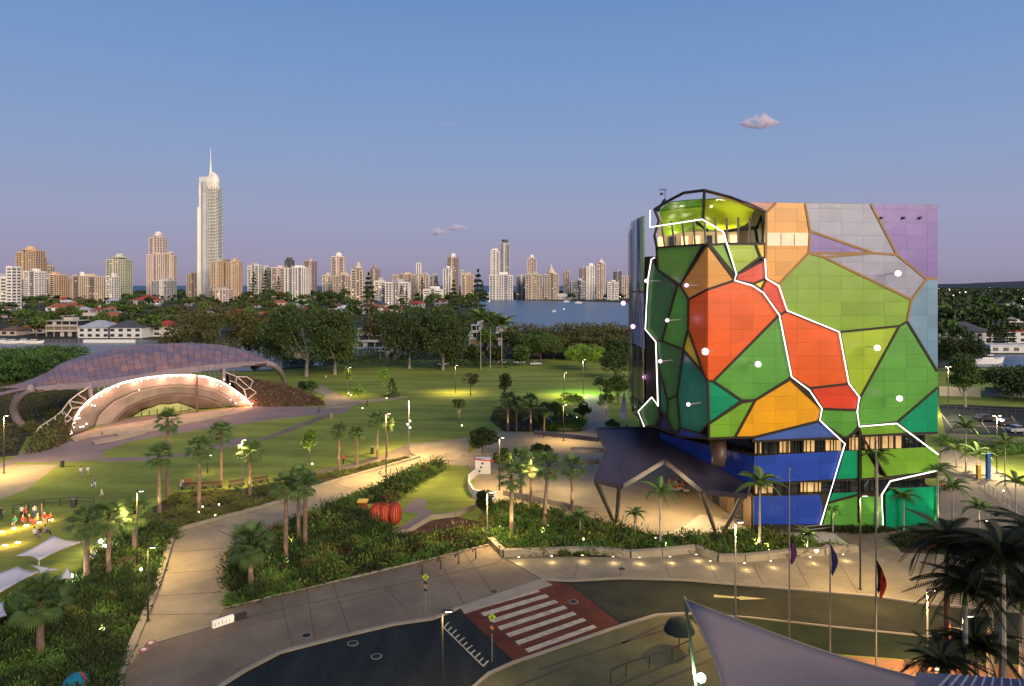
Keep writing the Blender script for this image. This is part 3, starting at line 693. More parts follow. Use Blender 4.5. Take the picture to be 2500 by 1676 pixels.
# snap shared corners
allp = []
for pl, c_, pts in cells:
    for q_ in pts: allp.append(q_)
reps = []
def snap(q_):
    for r_ in reps:
        if math.hypot(q_[0]-r_[0], q_[1]-r_[1]) < 4.2: return r_
    reps.append(q_); return q_
def clip(poly, ax, lim, keep_lt):
    o_ = []
    for i in range(len(poly)):
        a, b = poly[i-1], poly[i]; ia = (a[ax] <= lim) == keep_lt; ib = (b[ax] <= lim) == keep_lt
        if ia != ib:
            k = (lim-a[ax])/((b[ax]-a[ax]) or 1e-9); o_.append((a[0]+(b[0]-a[0])*k, a[1]+(b[1]-a[1])*k))
        if ib: o_.append(b)
    return o_
def area(p): return abs(sum(p[i-1][0]*p[i][1]-p[i][0]*p[i-1][1] for i in range(len(p))))/2
edges = {}; bars = []
npan = 0
def clad(cell_name, poly, pl, m_, gs=2.8, gz=1.62, parent=gal, off=.12, gap=.016, s0=0, z0=11.75):
    global npan
    cell = None
    smin = min(p[0] for p in poly); smax = max(p[0] for p in poly); zmin = min(p[1] for p in poly); zmax = max(p[1] for p in poly)
    i0 = math.floor((smin-s0)/gs); i1 = math.ceil((smax-s0)/gs); j0 = math.floor((zmin-z0)/gz); j1 = math.ceil((zmax-z0)/gz)
    first = MB(); pieces = []; slv = []
    for i in range(i0, i1):
        for j in range(j0, j1):
            p_ = clip(clip(clip(clip(poly, 0, s0+i*gs+gap/2, False), 0, s0+(i+1)*gs-gap/2, True), 1, z0+j*gz+gap/2, False), 1, z0+(j+1)*gz-gap/2, True)
            if len(p_) < 3 or area(p_) < .02: continue
            q_ = [p_[0]]
            for x in p_[1:]:
                if math.hypot(x[0]-q_[-1][0], x[1]-q_[-1][1]) > .01: q_.append(x)
            if math.hypot(q_[0][0]-q_[-1][0], q_[0][1]-q_[-1][1]) < .01: q_.pop()
            if len(q_) < 3: continue
            (pieces if area(p_) > 1.0 else slv).append(q_)
    cell = MB()
    pp = [W3(s, z, pl, .03) for s, z in poly]; cell.slab(pp, .06, pl[2]); co = cell.build(cell_name, M_body, parent)
    for q_ in pieces:
        m = MB(); m.slab([W3(s, z, pl, off+NR.uniform(-.008,.008)) for s, z in q_], .08, pl[2]); o = m.build('cladding_panel', m_, co); npan += 1
    if slv:
        m = MB()
        for q_ in slv: m.slab([W3(s, z, pl, off) for s, z in q_], .08, pl[2])
        m.build('cladding_offcut', m_, co)['kind'] = 'stuff'
    return co
CN = {'red':'red','ored':'orange red','salmon':'salmon','orange':'orange','yel':'amber yellow','ppl':'violet','grey':'pale grey','lb':'light blue','olive':'olive green','grn':'leaf green','lime':'lime','lgrn':'light green','teal':'teal','dteal':'dark teal','dgrn':'dark green','blue':'blue','bl2':'mid blue','navy':'navy','gold':'golden'}
for pl, c_, pts in cells:
    pts = [snap(q_) for q_ in pts]; pts = [q_ for i, q_ in enumerate(pts) if q_ != pts[i-1]]
    sz = [SZ(q_, pl) for q_ in pts]
    co = clad('facade_cell', sz, pl, MC[c_]); co['label'] = CN[c_]+' polygon of cladding'
    for i in range(len(pts)):
        a, b = pts[i-1], pts[i]; key = tuple(sorted((a, b)))
        if key in edges: continue
        edges[key] = 1; bars.append((a, b, pl, len(bars)))
M_gold = mat('golden_lit_bar', (.30,.17,.055), .5, var=.15, scale=.4); M_dbar = mat('dark_bar', (.022,.014,.008), .5, var=.2, scale=.4)  # golden copy of the bars carries the light on the upper part
for a, b, pl, i in bars:
    gold = min(a[1], b[1]) < A(0, 880)[1] and min(a[0], b[0]) > A(985, 0)[0]
    if max(a[0], b[0]) > 2286 and abs(a[0]-b[0]) < 4: continue
    if max(a[1], b[1]) < 502 and abs(a[1]-b[1]) < 4: continue
    if pl is PL and min(a[0], b[0]) > 1725: continue
    if pl is PF and max(a[0], b[0]) < 1729 : continue
    wdt = .26 if pl is PF else .2
    m = MB(); m.bar(hit(a, pl, .10), hit(b, pl, .10), wdt+.001*(i % 7), .20+.0017*i, pl[2]); m.build('frame_bar', M_gold if gold else M_dbar, gal)
# body
topz = 39.7; 
def inn(p, dx, dy): return (p[0]+dx, p[1]+dy)
off = -.06
c0 = CF-PF[2]*.06-PL[2]*.06
bodyF = [(c0.x, c0.y), (RF.x, RF.y+.06), (57.5,118), (22,118), (19.2,112), (17.6,100), (LF.x+.06, LF.y+.03)]
TERR = 34.75      # parapet of the roof terrace
m = MB(); m.prism(bodyF, 11.75, TERR-1.0); m.build('wall', M_body, gal)
# main roof volume with the terrace corner cut away
sT = SZ(A(1016,455), PF)[0]
pT = CF+PF[1]*sT; nb = Vector((.1027,-1,0)).normalized()
m = MB(); m.prism([(pT.x, pT.y+.06), (RF.x, RF.y+.06), (57.5,118), (30,118), (30,100), (pT.x-.5,96)], TERR-1.0, topz); m.build('upper_wall', M_body, gal)
m = MB(); m.prism([(pT.x+.3, pT.y+.4), (RF.x-.3, RF.y+.4), (57,117.5), (30.3,117.5)], topz, topz+.35); m.build('roof', mat('roof_slab', (.3,.3,.3), .9), gal)
# parapet of the terrace behind the green cells
m = MB(); a = W3(0,0,PF,-.16); b = W3(sT,0,PF,-.16); m.bar((a.x,a.y,TERR-.55), (b.x,b.y,TERR-.55), .2, 1.1); a2 = hit(A(285,482), PL, -.16); m.bar((a.x,a.y,TERR-.56), (a2.x,a2.y,TERR-.56), .2, 1.1); m.build('parapet', M_body, gal)
# terrace back wall, warm lit, with columns and the coloured vault
M_warm = mat('warm_lit_wall', (.55,.40,.24), .6, var=.2, scale=.6); M_iwin = mat('lit_interior', (.6,.45,.25), .5, var=.5, scale=.9, emit=(1,.66,.34), es=1.1, sample=False)
m = MB(); m.prism([(20.5,97.5),(30.5,93.0),(30.6,93.4),(20.6,97.9)], TERR-1, topz-.4); m.build('terrace_wall', M_warm, gal)
for k in range(7):
    f = k/6.5; x = 20.8+9.6*f; y = 97.2-4.4*f; m = MB(); m.box((x,y,TERR+1.0), (.9,.1,2.0), -.42); m.build('terrace_window', M_iwin if k % 3 != 1 else M_ddg, gal)
M_col = mat('terrace_column', (.16,.12,.10), .6)
for k in range(9):
    if k < 5: a = LF.lerp(CF, .28+.16*k)-PL[2]*.8
    else: a = CF+PF[1]*(1.5+1.35*(k-5))-PF[2]*.9
    m = MB(); m.tube([(a.x, a.y, TERR-1), (a.x-.5+.1*k, a.y+.6, 38.2)], .13, 6); m.build('terrace_column', M_col, gal)
M_vl = mat('vault_yellow', (.42,.50,.03), .16, var=.1, scale=.3, spec=.7); M_vg = mat('vault_green', (.10,.30,.04), .25, var=.1, scale=.3, spec=.6)
def strip(name, A_, B_, nseg, bul, mt, th=.1, smooth=True):
    """curved panel between two polylines (lists of Vector, same length)"""
    m = MB(); n = len(A_); vs = []
    for j in range(nseg+1):
        f = j/nseg
        for i in range(n):
            p_ = A_[i].lerp(B_[i], f)+bul*math.sin(PI*f)*(1-abs(2*i/(n-1)-1)**3*.6); vs.append(p_)
    fs = [(j*n+i, j*n+i+1, (j+1)*n+i+1, (j+1)*n+i) for j in range(nseg) for i in range(n-1)]
    m.idx(vs, fs); o = m.build(name, mt, gal, smooth=smooth)
    md = o.modifiers.new('thickness', 'SOLIDIFY'); md.thickness = th; md.offset = 1; return o
strip('vault_ceiling', [P(A(608,160),84.5), P(A(700,152),84.6), P(A(800,160),84.8), P(A(900,200),85), P(A(975,238),85.2)], [P(A(600,300),86.5), P(A(690,352),88), P(A(770,362),89), P(A(870,335),89), P(A(960,262),87.5)], 8, Vector((0,1.6,.9)), M_vl)
strip('vault_ceiling', [P(A(375,178),88.5), P(A(480,166),87), P(A(600,158),85)], [P(A(300,238),91), P(A(430,215),89.5), P(A(598,205),87.5)], 3, Vector((0,.1,.1)), M_vg, smooth=False)
strip('vault_ceiling', [P(A(302,242),91), P(A(430,218),89.5), P(A(600,208),87.4)], [P(A(340,405),93), P(A(450,380),92), P(A(600,300),88.5)], 4, Vector((0,.6,.3)), mat('vault_lime', (.26,.42,.03), .3, var=.1, scale=.3), smooth=False)
strip('vault_ceiling', [P(A(600,300),88.5), P(A(660,335),88.5), P(A(735,362),88.7)], [P(A(450,380),92), P(A(600,372),91.5), P(A(740,378),91.5)], 2, Vector((0,0,0)), MC['olive'])
# cage of bars over the terrace
cage = [[(270,225,90.5),(370,165,88),(465,115,86.5),(605,97,83.2),(780,145,84),(980,222,85),(1012,250,85.2)], [(605,97,83.2),(595,292,83.6)], [(270,225,90.5),(300,300,90.2),(270,400,90.2),(285,480,89.3)], [(1000,240,85.2),(960,340,85.2),(945,350,85.3),(975,545,85.2)], [(340,160,89),(290,235,91)], [(735,372,84.6),(965,345,85.4)], [(550,310,84.5),(625,370,85.5)], [(1000,240,85.1),(1010,555,85.0)]]
for k, pl_ in enumerate(cage):
    m = MB(); m.tube([P(A(x,y),d_) for x,y,d_ in pl_], .2, 5); m.build('roof_cage_bar', M_dbar, gal)
m = MB(); m.tube([P(A(620,108),83.3), P(A(760,150),83.9), P(A(980,236),84.9)], .11, 5); m.build('roof_cage_bar', M_gold, gal)
lamp('terrace_lamp', (24.5,88.5,35.8), 420, (1,.9,.55), size=.4); lamp('terrace_lamp', (27.2,88.5,35.6), 900, (1,.9,.55), size=.4); lamp('terrace_lamp', (21.0,91.5,36.0), 160, (1,.9,.55), size=.4)
# antenna
m = MB(); a = P(A(340,210),100); m.tube([a, a+Vector((0,0,2.6))], .05, 5); m.box(a+Vector((-.3,0,2.5)), (1.0,.15,.12)); m.box(a+Vector((-.5,0,1.9)), (.4,.3,.35)); m.build('roof_antenna', M_dbar, gal)
# glazed left flank with facets
M_bg = mat('blue_flank_glass', (.13,.26,.44), .12, var=.35, scale=.15, spec=.7); M_fr = mat('flank_frame', (.33,.29,.20), .5, var=.2)
fl = [(LF.x-.05, LF.y+.2), (17.35,99.7), (18.95,111.8)]
zt = 39.2
for i in range(2):
    a, b = Vector((*fl[i],0)), Vector((*fl[i+1],0)); m = MB(); nrm = (b-a).cross(Vector((0,0,1))).normalized()
    if nrm.x > 0: nrm = -nrm
    for j, (z0_, z1_) in enumerate([(11.8,14),(14.2,21.5),(21.7,29),(29.2,zt-.8*i)]):
        k2 = 3
        for q_ in range(k2):
            p0 = a.lerp(b, q_/k2+.01)+nrm*.1; p1 = a.lerp(b, (q_+1)/k2-.01)+nrm*.1
            m = MB(); m.slab([p0+Vector((0,0,z0_)), p1+Vector((0,0,z0_)), p1+Vector((0,0,z1_)), p0+Vector((0,0,z1_))], .1, nrm)
            m.build('glass_pane', MC['grn'] if (i == 0 and j == 3 and q_ < 1) else (M_bg if j >= 2 else M_ddg), gal)
    m = MB()
    for q_ in range(3):
        p0 = a.lerp(b, q_/2)+nrm*.2; m.tube([p0+Vector((0,0,12)), p0+Vector((0,0,zt))], .05, 4)
    for (f0, z0_, f1, z1_) in [(0,20,.5,31),(.5,31,1,22),(.5,31,.4,zt)]:
        m.tube([a.lerp(b,f0)+nrm*.22+Vector((0,0,z0_)), a.lerp(b,f1)+nrm*.22+Vector((0,0,z1_))], .07, 4)
    m.build('flank_frame', M_fr, gal)
# lower volume: blue and green storeys with glazed gaps
BF = CF+PF[1]*SZ(B(970,600), PF)[0]
BL = Vector((20.5, 97.0, 0)); PB = plane(BF, BL)
if PB[2].x > 0: PB = (PB[0], PB[1], -PB[2])
inner = [(BF.x+1.2, BF.y+1.6), (RF.x-.6, RF.y+1.5), (57,117), (22,117), (BL.x+1.4, BL.y+1.0)]
m = MB(); m.prism(inner, 6.0, 11.74); m.build('glass_core', M_ddg, gal)
BG = Vector((27.5, 101.0, 0)); PG = plane(BF+Vector((.3,.5,0)), BG)
if PG[2].x > 0: PG = (PG[0], PG[1], -PG[2])
m = MB(); m.prism([(BF.x+.9, BF.y+1.4), (RF.x-.6, RF.y+1.5), (57,117), (28.5,117), (BG.x+.3,BG.y)], -.1, 6.2); m.build('glass_core', M_ddg, gal)
foot = [(BF.x+.1, BF.y+.1), (RF.x, RF.y+.06), (57.5,117.5), (21.5,117.5), (BL.x+.1, BL.y)]
for z0_, z1_ in [(6.15,9.5),(-.1,4.6)]:
    m = MB(); m.prism(foot if z0_ > 1 else [(BF.x+.1, BF.y+.1), (RF.x, RF.y+.06), (57.5,117.5), (28,117.5), (BG.x+.1, BG.y)], z0_, z1_); m.build('storey_slab', M_body, gal)
m = MB(); m.prism([(c0.x+.4,c0.y+.3),(RF.x-.02,RF.y+.1),(57.4,117.6),(22.2,117.6),(LF.x+.5,LF.y+.5)], 11.55, 11.745); m.build('soffit', mat('soffit_white', (.5,.42,.32), .8), gal)
def low(c_, pts, pl=PF, lab=None):
    co = clad('facade_cell', [SZ(q_, pl) for q_ in pts], pl, MC[c_]); co['label'] = (lab or CN[c_]+' polygon of the lower storeys')
low('blue', bB((968,610),(1595,573),(1540,768),(968,798)))
low('teal', bB((1600,573),(1704,571),(1704,762),(1545,768)))
low('lgrn', bB((1718,571),(1740,571),(1840,740),(1880,752),(1718,762)))
low('lgrn', bB((1760,569),(2210,545),(2246,585),(2246,708),(1895,748)))
low('blue', bB((968,890),(1425,878),(1445,960),(1430,1082),(968,1085)))
low('teal', bB((1515,868),(1705,858),(1700,872),(1490,925)))
low('grn', bB((1490,940),(1700,885),(1848,888),(1862,1095),(1450,1085)))
low('teal', bB((1885,870),(1925,835),(2246,822),(2246,1122),(1885,1122)))
for z0_, z1_ in [(6.2,9.45)]:
    L_ = (BL-BF).length; clad('facade_cell', [(0.1,z0_),(L_-.2,z0_),(L_-.2,z1_),(.1,z1_)], PB, MC['blue'])['label'] = 'blue side cladding of the lower storeys'
for a, b in [((1705,430),(1705,1075)),((1705,440),(1890,748)),((1500,932),(1700,878)),((1700,880),(1850,884)),((1640,470),(1700,420))]:
    m = MB(); m.bar(hit(B(*a), PF, .22), hit(B(*b), PF, .22), .22, .2, PF[2]); m.build('frame_bar', M_dbar, gal)
# lit rooms seen in the two glazed gaps
M_lit2 = mat('lit_gallery_room', (.6,.42,.2), .6, var=.6, scale=.7, emit=(1,.58,.22), es=.42, sample=False)
for i, (x0, x1, y0, y1, lit) in enumerate([(975,1025,512,600,1),(1040,1140,508,590,0),(1145,1225,505,585,1),(1232,1300,503,582,0),(1305,1395,502,578,1),(1400,1460,500,575,0),(1465,1580,500,572,1),(1620,1700,480,568,1),(1740,1850,475,560,1),(1860,2000,470,555,1),(2010,2130,465,550,0),(975,1110,805,885,1),(1120,1280,800,880,0),(1290,1440,795,875,1),(1520,1700,785,855,0),(1720,1900,770,850,0)]):
    m = MB(); pp = [hit(B(*q_), PF, -1.3) for q_ in ((x0,y1),(x1,y1),(x1,y0),(x0,y0))]; m.slab(pp, .08, PF[2]); wo = m.build('window', M_lit2 if lit else M_ddg, gal)
    for f_ in (.0, .33, .66, 1.0): m = MB(); m.bar(pp[0].lerp(pp[1], f_)+PF[2]*.06, pp[3].lerp(pp[2], f_)+PF[2]*.06, .09, .1, PF[2]); m.build('window_frame', M_dbar, wo)
for x in range(1000, 2240, 105):
    m = MB(); a = hit(B(x, 470), PF, -.9); m.tube([(a.x,a.y,9.4), (a.x,a.y,11.6)], .09, 5); m.build('mullion', M_dbar, gal); m = MB(); m.tube([(a.x,a.y,4.5), (a.x,a.y,6.3)], .09, 5); m.build('mullion', M_dbar, gal)
# wide window band in the orange cell
m = MB(); m.slab([hit(A(x,y), PF, .2) for x,y in ((1028,470),(1298,470),(1303,382),(1028,382))], .05, PF[2]); o = m.build('window', mat('pale_lit_band', (.75,.6,.42), .4, var=.25, scale=.5, emit=(1,.78,.45), es=.22, sample=False), gal); o['label'] = 'pale glowing window band in the orange cladding'
for x in (1120,1210,): m = MB(); m.bar(hit(A(x,384),PF,.23), hit(A(x,468),PF,.23), .05, .05, PF[2]); m.build('mullion', M_gold, gal)
# three small round ports in the violet cell
for x in (1790,1940,2052): m = MB(); a = hit(A(x,282), PF, .2); m.tube([a, a+PF[2]*.22], .16, 8); m.build('facade_camera', M_dbar, gal)
# glowing white lines
M_led = mat('white_light_line', (1,1,1), .5, var=0, emit=(1,.93,.84), es=1.5, sample=False)
LED = [[A(240,230),A(238,345),A(590,292),A(730,375),A(820,660),A(806,702),A(930,738),A(1000,785),A(1108,935),A(1190,1350),A(1310,1440),B(1445,282),B(1430,362),B(1605,525),B(1435,1088)],
 [A(270,548),A(248,560),A(225,700),A(207,1030),A(278,1115),A(292,1540),B(305,262),B(260,200),B(165,300),B(207,405)],
 [A(1012,556),A(1020,690),A(1105,740),A(1160,905),A(1510,1048),A(1575,1395),A(1648,1490),B(1705,206),B(1690,300),B(1705,405),B(1965,383),B(2255,600)],
 [B(2255,710),B(1920,785),B(1860,880),B(1870,1090)], [B(2249,870),B(2249,1088)]]
def lp(uv):
    if uv[0] < A(622,0)[0]: return hit(uv, PL, .42)
    return hit(uv, PF, .42)
for q_ in LED:
    pts = [lp(q_[0])]
    for i in range(1, len(q_)):
        a, b = q_[i-1], q_[i]; cx = A(625,0)[0]
        if (a[0]-cx)*(b[0]-cx) < 0:
            k = (cx-a[0])/(b[0]-a[0]); pts.append(hit((cx, a[1]+(b[1]-a[1])*k), PF, .45))
        pts.append(lp(b))
    m = MB(); m.tube(pts, .085, 5); m.build('light_line', M_led, gal)
# lollipop lamps standing off the facade
M_pk = mat('pink_lamp_glass', (1,.8,1), .4, var=0, emit=(1,.36,.86), es=1.5, sample=False); M_pw = mat('pale_lamp_glass', (1,.9,.95), .4, var=0, emit=(1,.74,.90), es=1.5, sample=False); M_arm = mat('lamp_arm', (.5,.42,.45), .4, metal=.3, var=.1)
def flamp(uv, pl, L_, pale, r=.24, lit=True):
    # the tip stands L_ metres off the wall
    tip = hit(uv, pl, L_); base = tip-pl[2]*(L_-.1); m = MB(); m.tube([base, tip], .05, 5); a = m.build('lamp_arm', M_arm, gal); m = MB(); m.sphere(tip, r, 12, 8); m.build('lamp_globe', M_pw if pale else M_pk, a)
    if pale: m = MB(); n_ = pl[2]; m.tube([tip+n_*(r-.03), tip+n_*(r+.1)], .09, 8); m.build('lamp_cap', M_dbar, a)
    lamp('facade_lamp_light', tip+pl[2]*.5, 26 if pale else 40, (1,.55,.9), size=.3)
for x, y, L_ in [(215,705,2.6),(485,735,2.2),(355,970,2.6),(308,1245,2.4),(497,1535,2.4)]: flamp(A(x,y), PL, L_, False)
for x, y in [(965,1265),(1765,1155),(1915,1495),(1905,655)]: flamp(A(x,y), PF, 2.2, True, .36)
flamp(A(610,1180), PL, 1.6, True, .42)
for x, y, d_ in [(60,855,94),(125,1012,93),(205,1350,92)]:
    tip = P(A(x,y), d_); b = Vector((17.3, d_+2.0, tip.z)); m = MB(); m.tube([b, tip], .05, 5); a = m.build('lamp_arm', M_arm, gal); m = MB(); m.sphere(tip, .32, 12, 8); m.build('lamp_globe', M_pk, a); lamp('facade_lamp_light', tip+Vector((-.6,-.6,0)), 40, (1,.5,.9), size=.3)
# leaning dark column between gallery and canopy
m = MB(); m.tube([P(B(715,480),86.5), P(B(730,600),85.2), P(B(718,680),84.8)], [1.05,.95,.8], 10); m.build('leaning_column', mat('column_bronze', (.10,.06,.05), .4, var=.3, scale=.4), gal, smooth=True)
# blue pointed fin on the left
m = MB(); a = P(B(70,160),112); b = P(B(40,350),112); c_ = P(B(92,350),112); m.slab([b, c_, a], .5, Vector((0,-1,0))); tag(m.build('blue_fin', MC['blue']), 'narrow blue pointed fin sculpture left of the gallery', 'sculpture')
# ---------------------------------------------------------------- entrance canopy
can = thing('entrance_canopy', 'dark blue angular metal canopy on slanting V legs before the gallery', 'canopy', (18, 86, 0))
M_can = mat('canopy_metal', (.062,.050,.068), .42, metal=0, var=.25, scale=.15, stretch=(1,.3,1,.4)); M_cso = mat('canopy_soffit', (.75,.58,.36), .7, var=.05); M_leg = mat('canopy_leg', (.10,.08,.06), .5, var=.15)
cp = {'a':((1453,1170),85.3),'b':((1520,1184),83.9),'c':((1623,1121),90.2),'d':((1716,1197),82.6),'e':((1822,1207),81.7),'f':((1836,1165),85.9),'g':((1800,1108),91.6),'h':((1735,1060),97.6),'i':((1640,1050),99.4),'j':((1560,1045),100.2),'k':((1456,1045),100.3),'l':((1480,1096),93.4), 'm':((1590,1085),94.6)}
cv = {k: P(*v) for k, v in cp.items()}
for tri in ['akl' if 0 else 'alm', 'abm', 'bcm', 'lkj', 'ljm', 'jim', 'cmd', 'mid', 'ihd', 'hgd', 'gfd', 'dfe']:
    pts = [cv[x] for x in tri]; n_ = (pts[1]-pts[0]).cross(pts[2]-pts[0]).normalized()
    if n_.z < 0: n_ = -n_; pts = [pts[0], pts[2], pts[1]]
    m = MB(); m.slab(pts, .12, n_); m.build('roof_plate', M_can, can)
    m = MB(); m.slab([p_-Vector((0,0,.42)) for p_ in pts], .05, n_); m.build('soffit_plate', M_cso, can)
rim = 'abcdefghijkl'
for i in range(len(rim)):
    a, b = cv[rim[i]], cv[rim[(i+1) % len(rim)]]; m = MB(); m.bar(a+Vector((0,0,-.2)), b+Vector((0,0,-.2)), .2+.003*i, .62+.004*i); m.build('fascia', M_can, can)
for (t1, b1, d_) in [((1457,1178),(1500,1275),86.5), ((1513,1190),(1504,1275),86.8), ((1714,1203),(1752,1312),82.5), ((1814,1212),(1758,1312),82.7)]:
    bt = G((b1[0], b1[1]+2)); tp = P(t1, d_-.6 if d_ > 84 else 82); m = MB(); m.tube([bt-Vector((0,0,.1)), tp], [.2,.34], 7); m.build('leg', M_leg, can)
m = MB(); a = P((1530,1040),101); m.tube([a-Vector((0,0,.5)), a+Vector((0,0,.1))], .15, 6); m.build('roof_vent', M_dbar, can)
# beams of the outdoor pergola left of the canopy
for i, (a, b, da, db) in enumerate([((1305,1056),(1462,1074),108,103), ((1395,1098),(1478,1100),103,99), ((1420,1130),(1460,1128),100,98)]):
    m = MB(); m.bar(P(a,da), P(b,db), .5, .6); m.build('side_beam', M_can, can)

# glazed and timber cafe front under the canopy
M_cafe = mat('cafe_timber', (.14,.085,.045), .7, var=.25, scale=.6)
L_ = (BG-PG[0]).length
for k in range(7):
    s0_ = .2+L_*k/7; m = MB(); m.slab([W3(s0_,.15,PG,.35), W3(s0_+L_/7-.15,.15,PG,.35), W3(s0_+L_/7-.15,4.3,PG,.35), W3(s0_,4.3,PG,.35)], .12, PG[2]); m.build('cafe_front', M_ddg if k % 3 == 1 else M_cafe, gal)
# ================================================================ park ground
M_lawn = mat('lawn_grass', (.215,.260,.036), .95, var=.36, scale=.12, world=True, stretch=(.35,1.6,1,.15), fine=.18, bump=.3)
M_bed = mat('bed_soil', (.045,.035,.018), .95, var=.5, scale=.5, world=True, bump=.5)
M_mulch = mat('mulch', (.10,.045,.028), .95, var=.4, scale=.6, world=True, bump=.5)
M_conc = mat('warm_concrete', (.34,.275,.175), .85, var=.22, scale=.25, world=True, fine=.08, bump=.1)
M_conc2 = mat('foot_concrete', (.20,.155,.105), .85, var=.26, scale=.2, world=True, fine=.08, bump=.1)
M_mauve = mat('mauve_paving', (.25,.19,.17), .8, var=.18, scale=.2, world=True, fine=.08)
M_asph = mat('asphalt', (.012,.016,.013), .75, var=.75, scale=.5, world=True, stretch=(1,.22,1,1.2), fine=.2, bump=.2)
M_kerb = mat('kerb_concrete', (.34,.29,.21), .8, var=.12, scale=.8, world=True)
M_joint = mat('joint', (.09,.07,.05), .9, var=.1)
M_verge = mat('verge_grass', (.014,.024,.008), .95, var=.35, scale=.5, world=True, fine=.2)
def g2(*pts): return [D(*p) for p in pts]
def flat(name, pts, z, mt, label=None, z0=-.29): return struct(name, ground_mb(pts, z0, z), mt, label)
far = [(-1500,851),(0,851),(150,853),(200,876),(330,909),(600,909),(796,895),(900,880),(1250,878),(1600,872),(2290,900),(2330,898),(2700,898),(3500,900)]
pts = [G(p, 0) for p in far]; poly = [(p.x, p.y) for p in pts]+[(140, 10), (-140, 10)]
m = MB(); m.prism(poly, -.6, 0); struct('lawn', m, M_lawn)
# stage forecourt and paths
flat('stage_forecourt', g2((-40,1075),(30,1046),(100,1008),(150,990),(200,985),(300,955),(590,928),(740,930),(805,925),(790,945),(700,950),(600,962),(500,975),(400,990),(300,1008),(240,1030),(232,1050),(120,1058),(40,1056),(-40,1090)), .02, M_mauve)
flat('park_path', g2((232,1046),(330,1044),(440,1036),(448,1040),(330,1052),(230,1056)), .024, M_mauve)
flat('park_path', g2((590,1005),(640,985),(735,948),(805,924),(812,927),(745,955),(655,990),(600,1008)), .016, M_conc2)
flat('park_path', g2((478,1018),(500,1006),(560,1000),(588,1004),(560,1014),(500,1026)), .018, M_mauve)
flat('park_path', g2((700,884),(735,880),(760,895),(812,915),(930,905),(930,909),(815,924),(800,930),(745,934),(740,905)), .028, M_conc)
flat('park_path', g2((-160,1062),(0,1061),(135,1062),(60,1118),(0,1142),(-200,1180)), .012, M_conc)
flat('park_path', g2((690,1082),(800,1060),(870,1040),(930,1015),(965,1020),(960,1042),(880,1056),(770,1078),(700,1092)), .014, M_conc2)
flat('plaza', g2((930,1015),(1000,1008),(1072,1000),(1068,1040),(1010,1060),(962,1046),(940,1035)), .02, M_conc)
flat('park_path', g2((398,1218),(640,1150),(700,1122),(960,1045),(1012,1058),(1000,1072),(700,1184),(600,1222),(556,1236),(540,1262),(510,1393),(484,1432),(330,1476),(262,1568),(225,1700),(200,1700),(300,1440)), .022, M_conc)
flat('footpath', g2((484,1432),(510,1393),(1118,1246),(1150,1276),(1236,1322),(1050,1385),(990,1412),(900,1424),(780,1452),(640,1488),(560,1530),(500,1568),(380,1700),(225,1700),(262,1568),(330,1476)), .03, M_conc2)
flat('forecourt_pavement', g2((1130,1262),(1310,1262),(1440,1268),(1590,1256),(1640,1278),(1750,1272),(1880,1262),(1975,1255),(2060,1250),(2700,1285),(2700,1420),(2110,1376),(1990,1358),(1560,1322),(1420,1318),(1300,1326),(1236,1322)), .034, mat('sand_paving', (.27,.225,.145), .85, var=.24, scale=.3, world=True, fine=.08, bump=.1))
flat('tan_path', g2((1050,1385),(1236,1322),(1262,1336),(1060,1402)), .06, M_kerb)
# road (asphalt) and its verge
flat('road', g2((380,1700),(500,1568),(560,1532),(640,1490),(780,1455),(900,1427),(992,1414),(1050,1388),(1236,1325),(1300,1328),(1420,1322),(1560,1327),(1990,1362),(2110,1380),(2700,1430),(2700,1470),(2150,1455),(1900,1430),(1700,1408),(1560,1400),(1500,1402),(1400,1432),(1170,1512),(1115,1536),(1000,1640),(960,1700)), .008, M_asph)
M_road2 = mat('worn_asphalt', (.034,.034,.014), .8, var=.45, scale=.3, world=True, fine=.15)
flat('road_lane', g2((1300,1331),(1420,1325),(1560,1330),(1990,1365),(2110,1383),(2700,1433),(2700,1466),(2150,1452),(1900,1427),(1700,1405),(1560,1397),(1500,1398),(1418,1420)), .012, M_road2)
flat('verge', g2((1560,1404),(1700,1412),(1900,1434),(2150,1459),(2700,1474),(2700,1530),(2140,1512),(1860,1490),(1700,1478),(1640,1462)), .02, M_verge)
flat('plaza', g2((1115,1540),(1170,1515),(1400,1436),(1500,1406),(1560,1404),(1640,1462),(1700,1478),(1720,1600),(1760,1900),(800,1900),(960,1700),(1000,1642)), .03, mat('olive_paving', (.125,.115,.05), .85, var=.26, scale=.3, world=True, fine=.1, bump=.1))
flat('plaza', g2((1710,1482),(1860,1493),(2140,1515),(2700,1534),(2900,1900),(1770,1900),(1725,1600)), .034, mat('orange_paving', (.30,.15,.07), .8, var=.2, scale=.4, world=True, fine=.1, bump=.1))
# kerbs
def kerb(pts, z, w=.18, mt=M_kerb, name='kerb'):
    m = MB(); q_ = [G(D(*p), z) for p in pts]
    for i in range(len(q_)-1): m.bar(q_[i]+Vector((0,0,-.05)), q_[i+1]+Vector((0,0,-.05)), w+.002*i, .16+.002*i)
    return struct(name, m, mt)
kerb([(380,1700),(500,1568),(560,1530),(640,1489),(780,1453),(900,1425),(990,1412),(1050,1386)], .12, .35)
kerb([(1236,1323),(1300,1326),(1420,1320),(1560,1324),(1800,1344),(1990,1360),(2110,1378),(2700,1428)], .12, .3)
kerb([(1560,1400),(1700,1409),(1900,1431),(2150,1456),(2700,1471)], .09, .16)
kerb([(960,1700),(1000,1641),(1117,1538),(1172,1513),(1402,1434),(1500,1404),(1560,1401)], .12, .3)
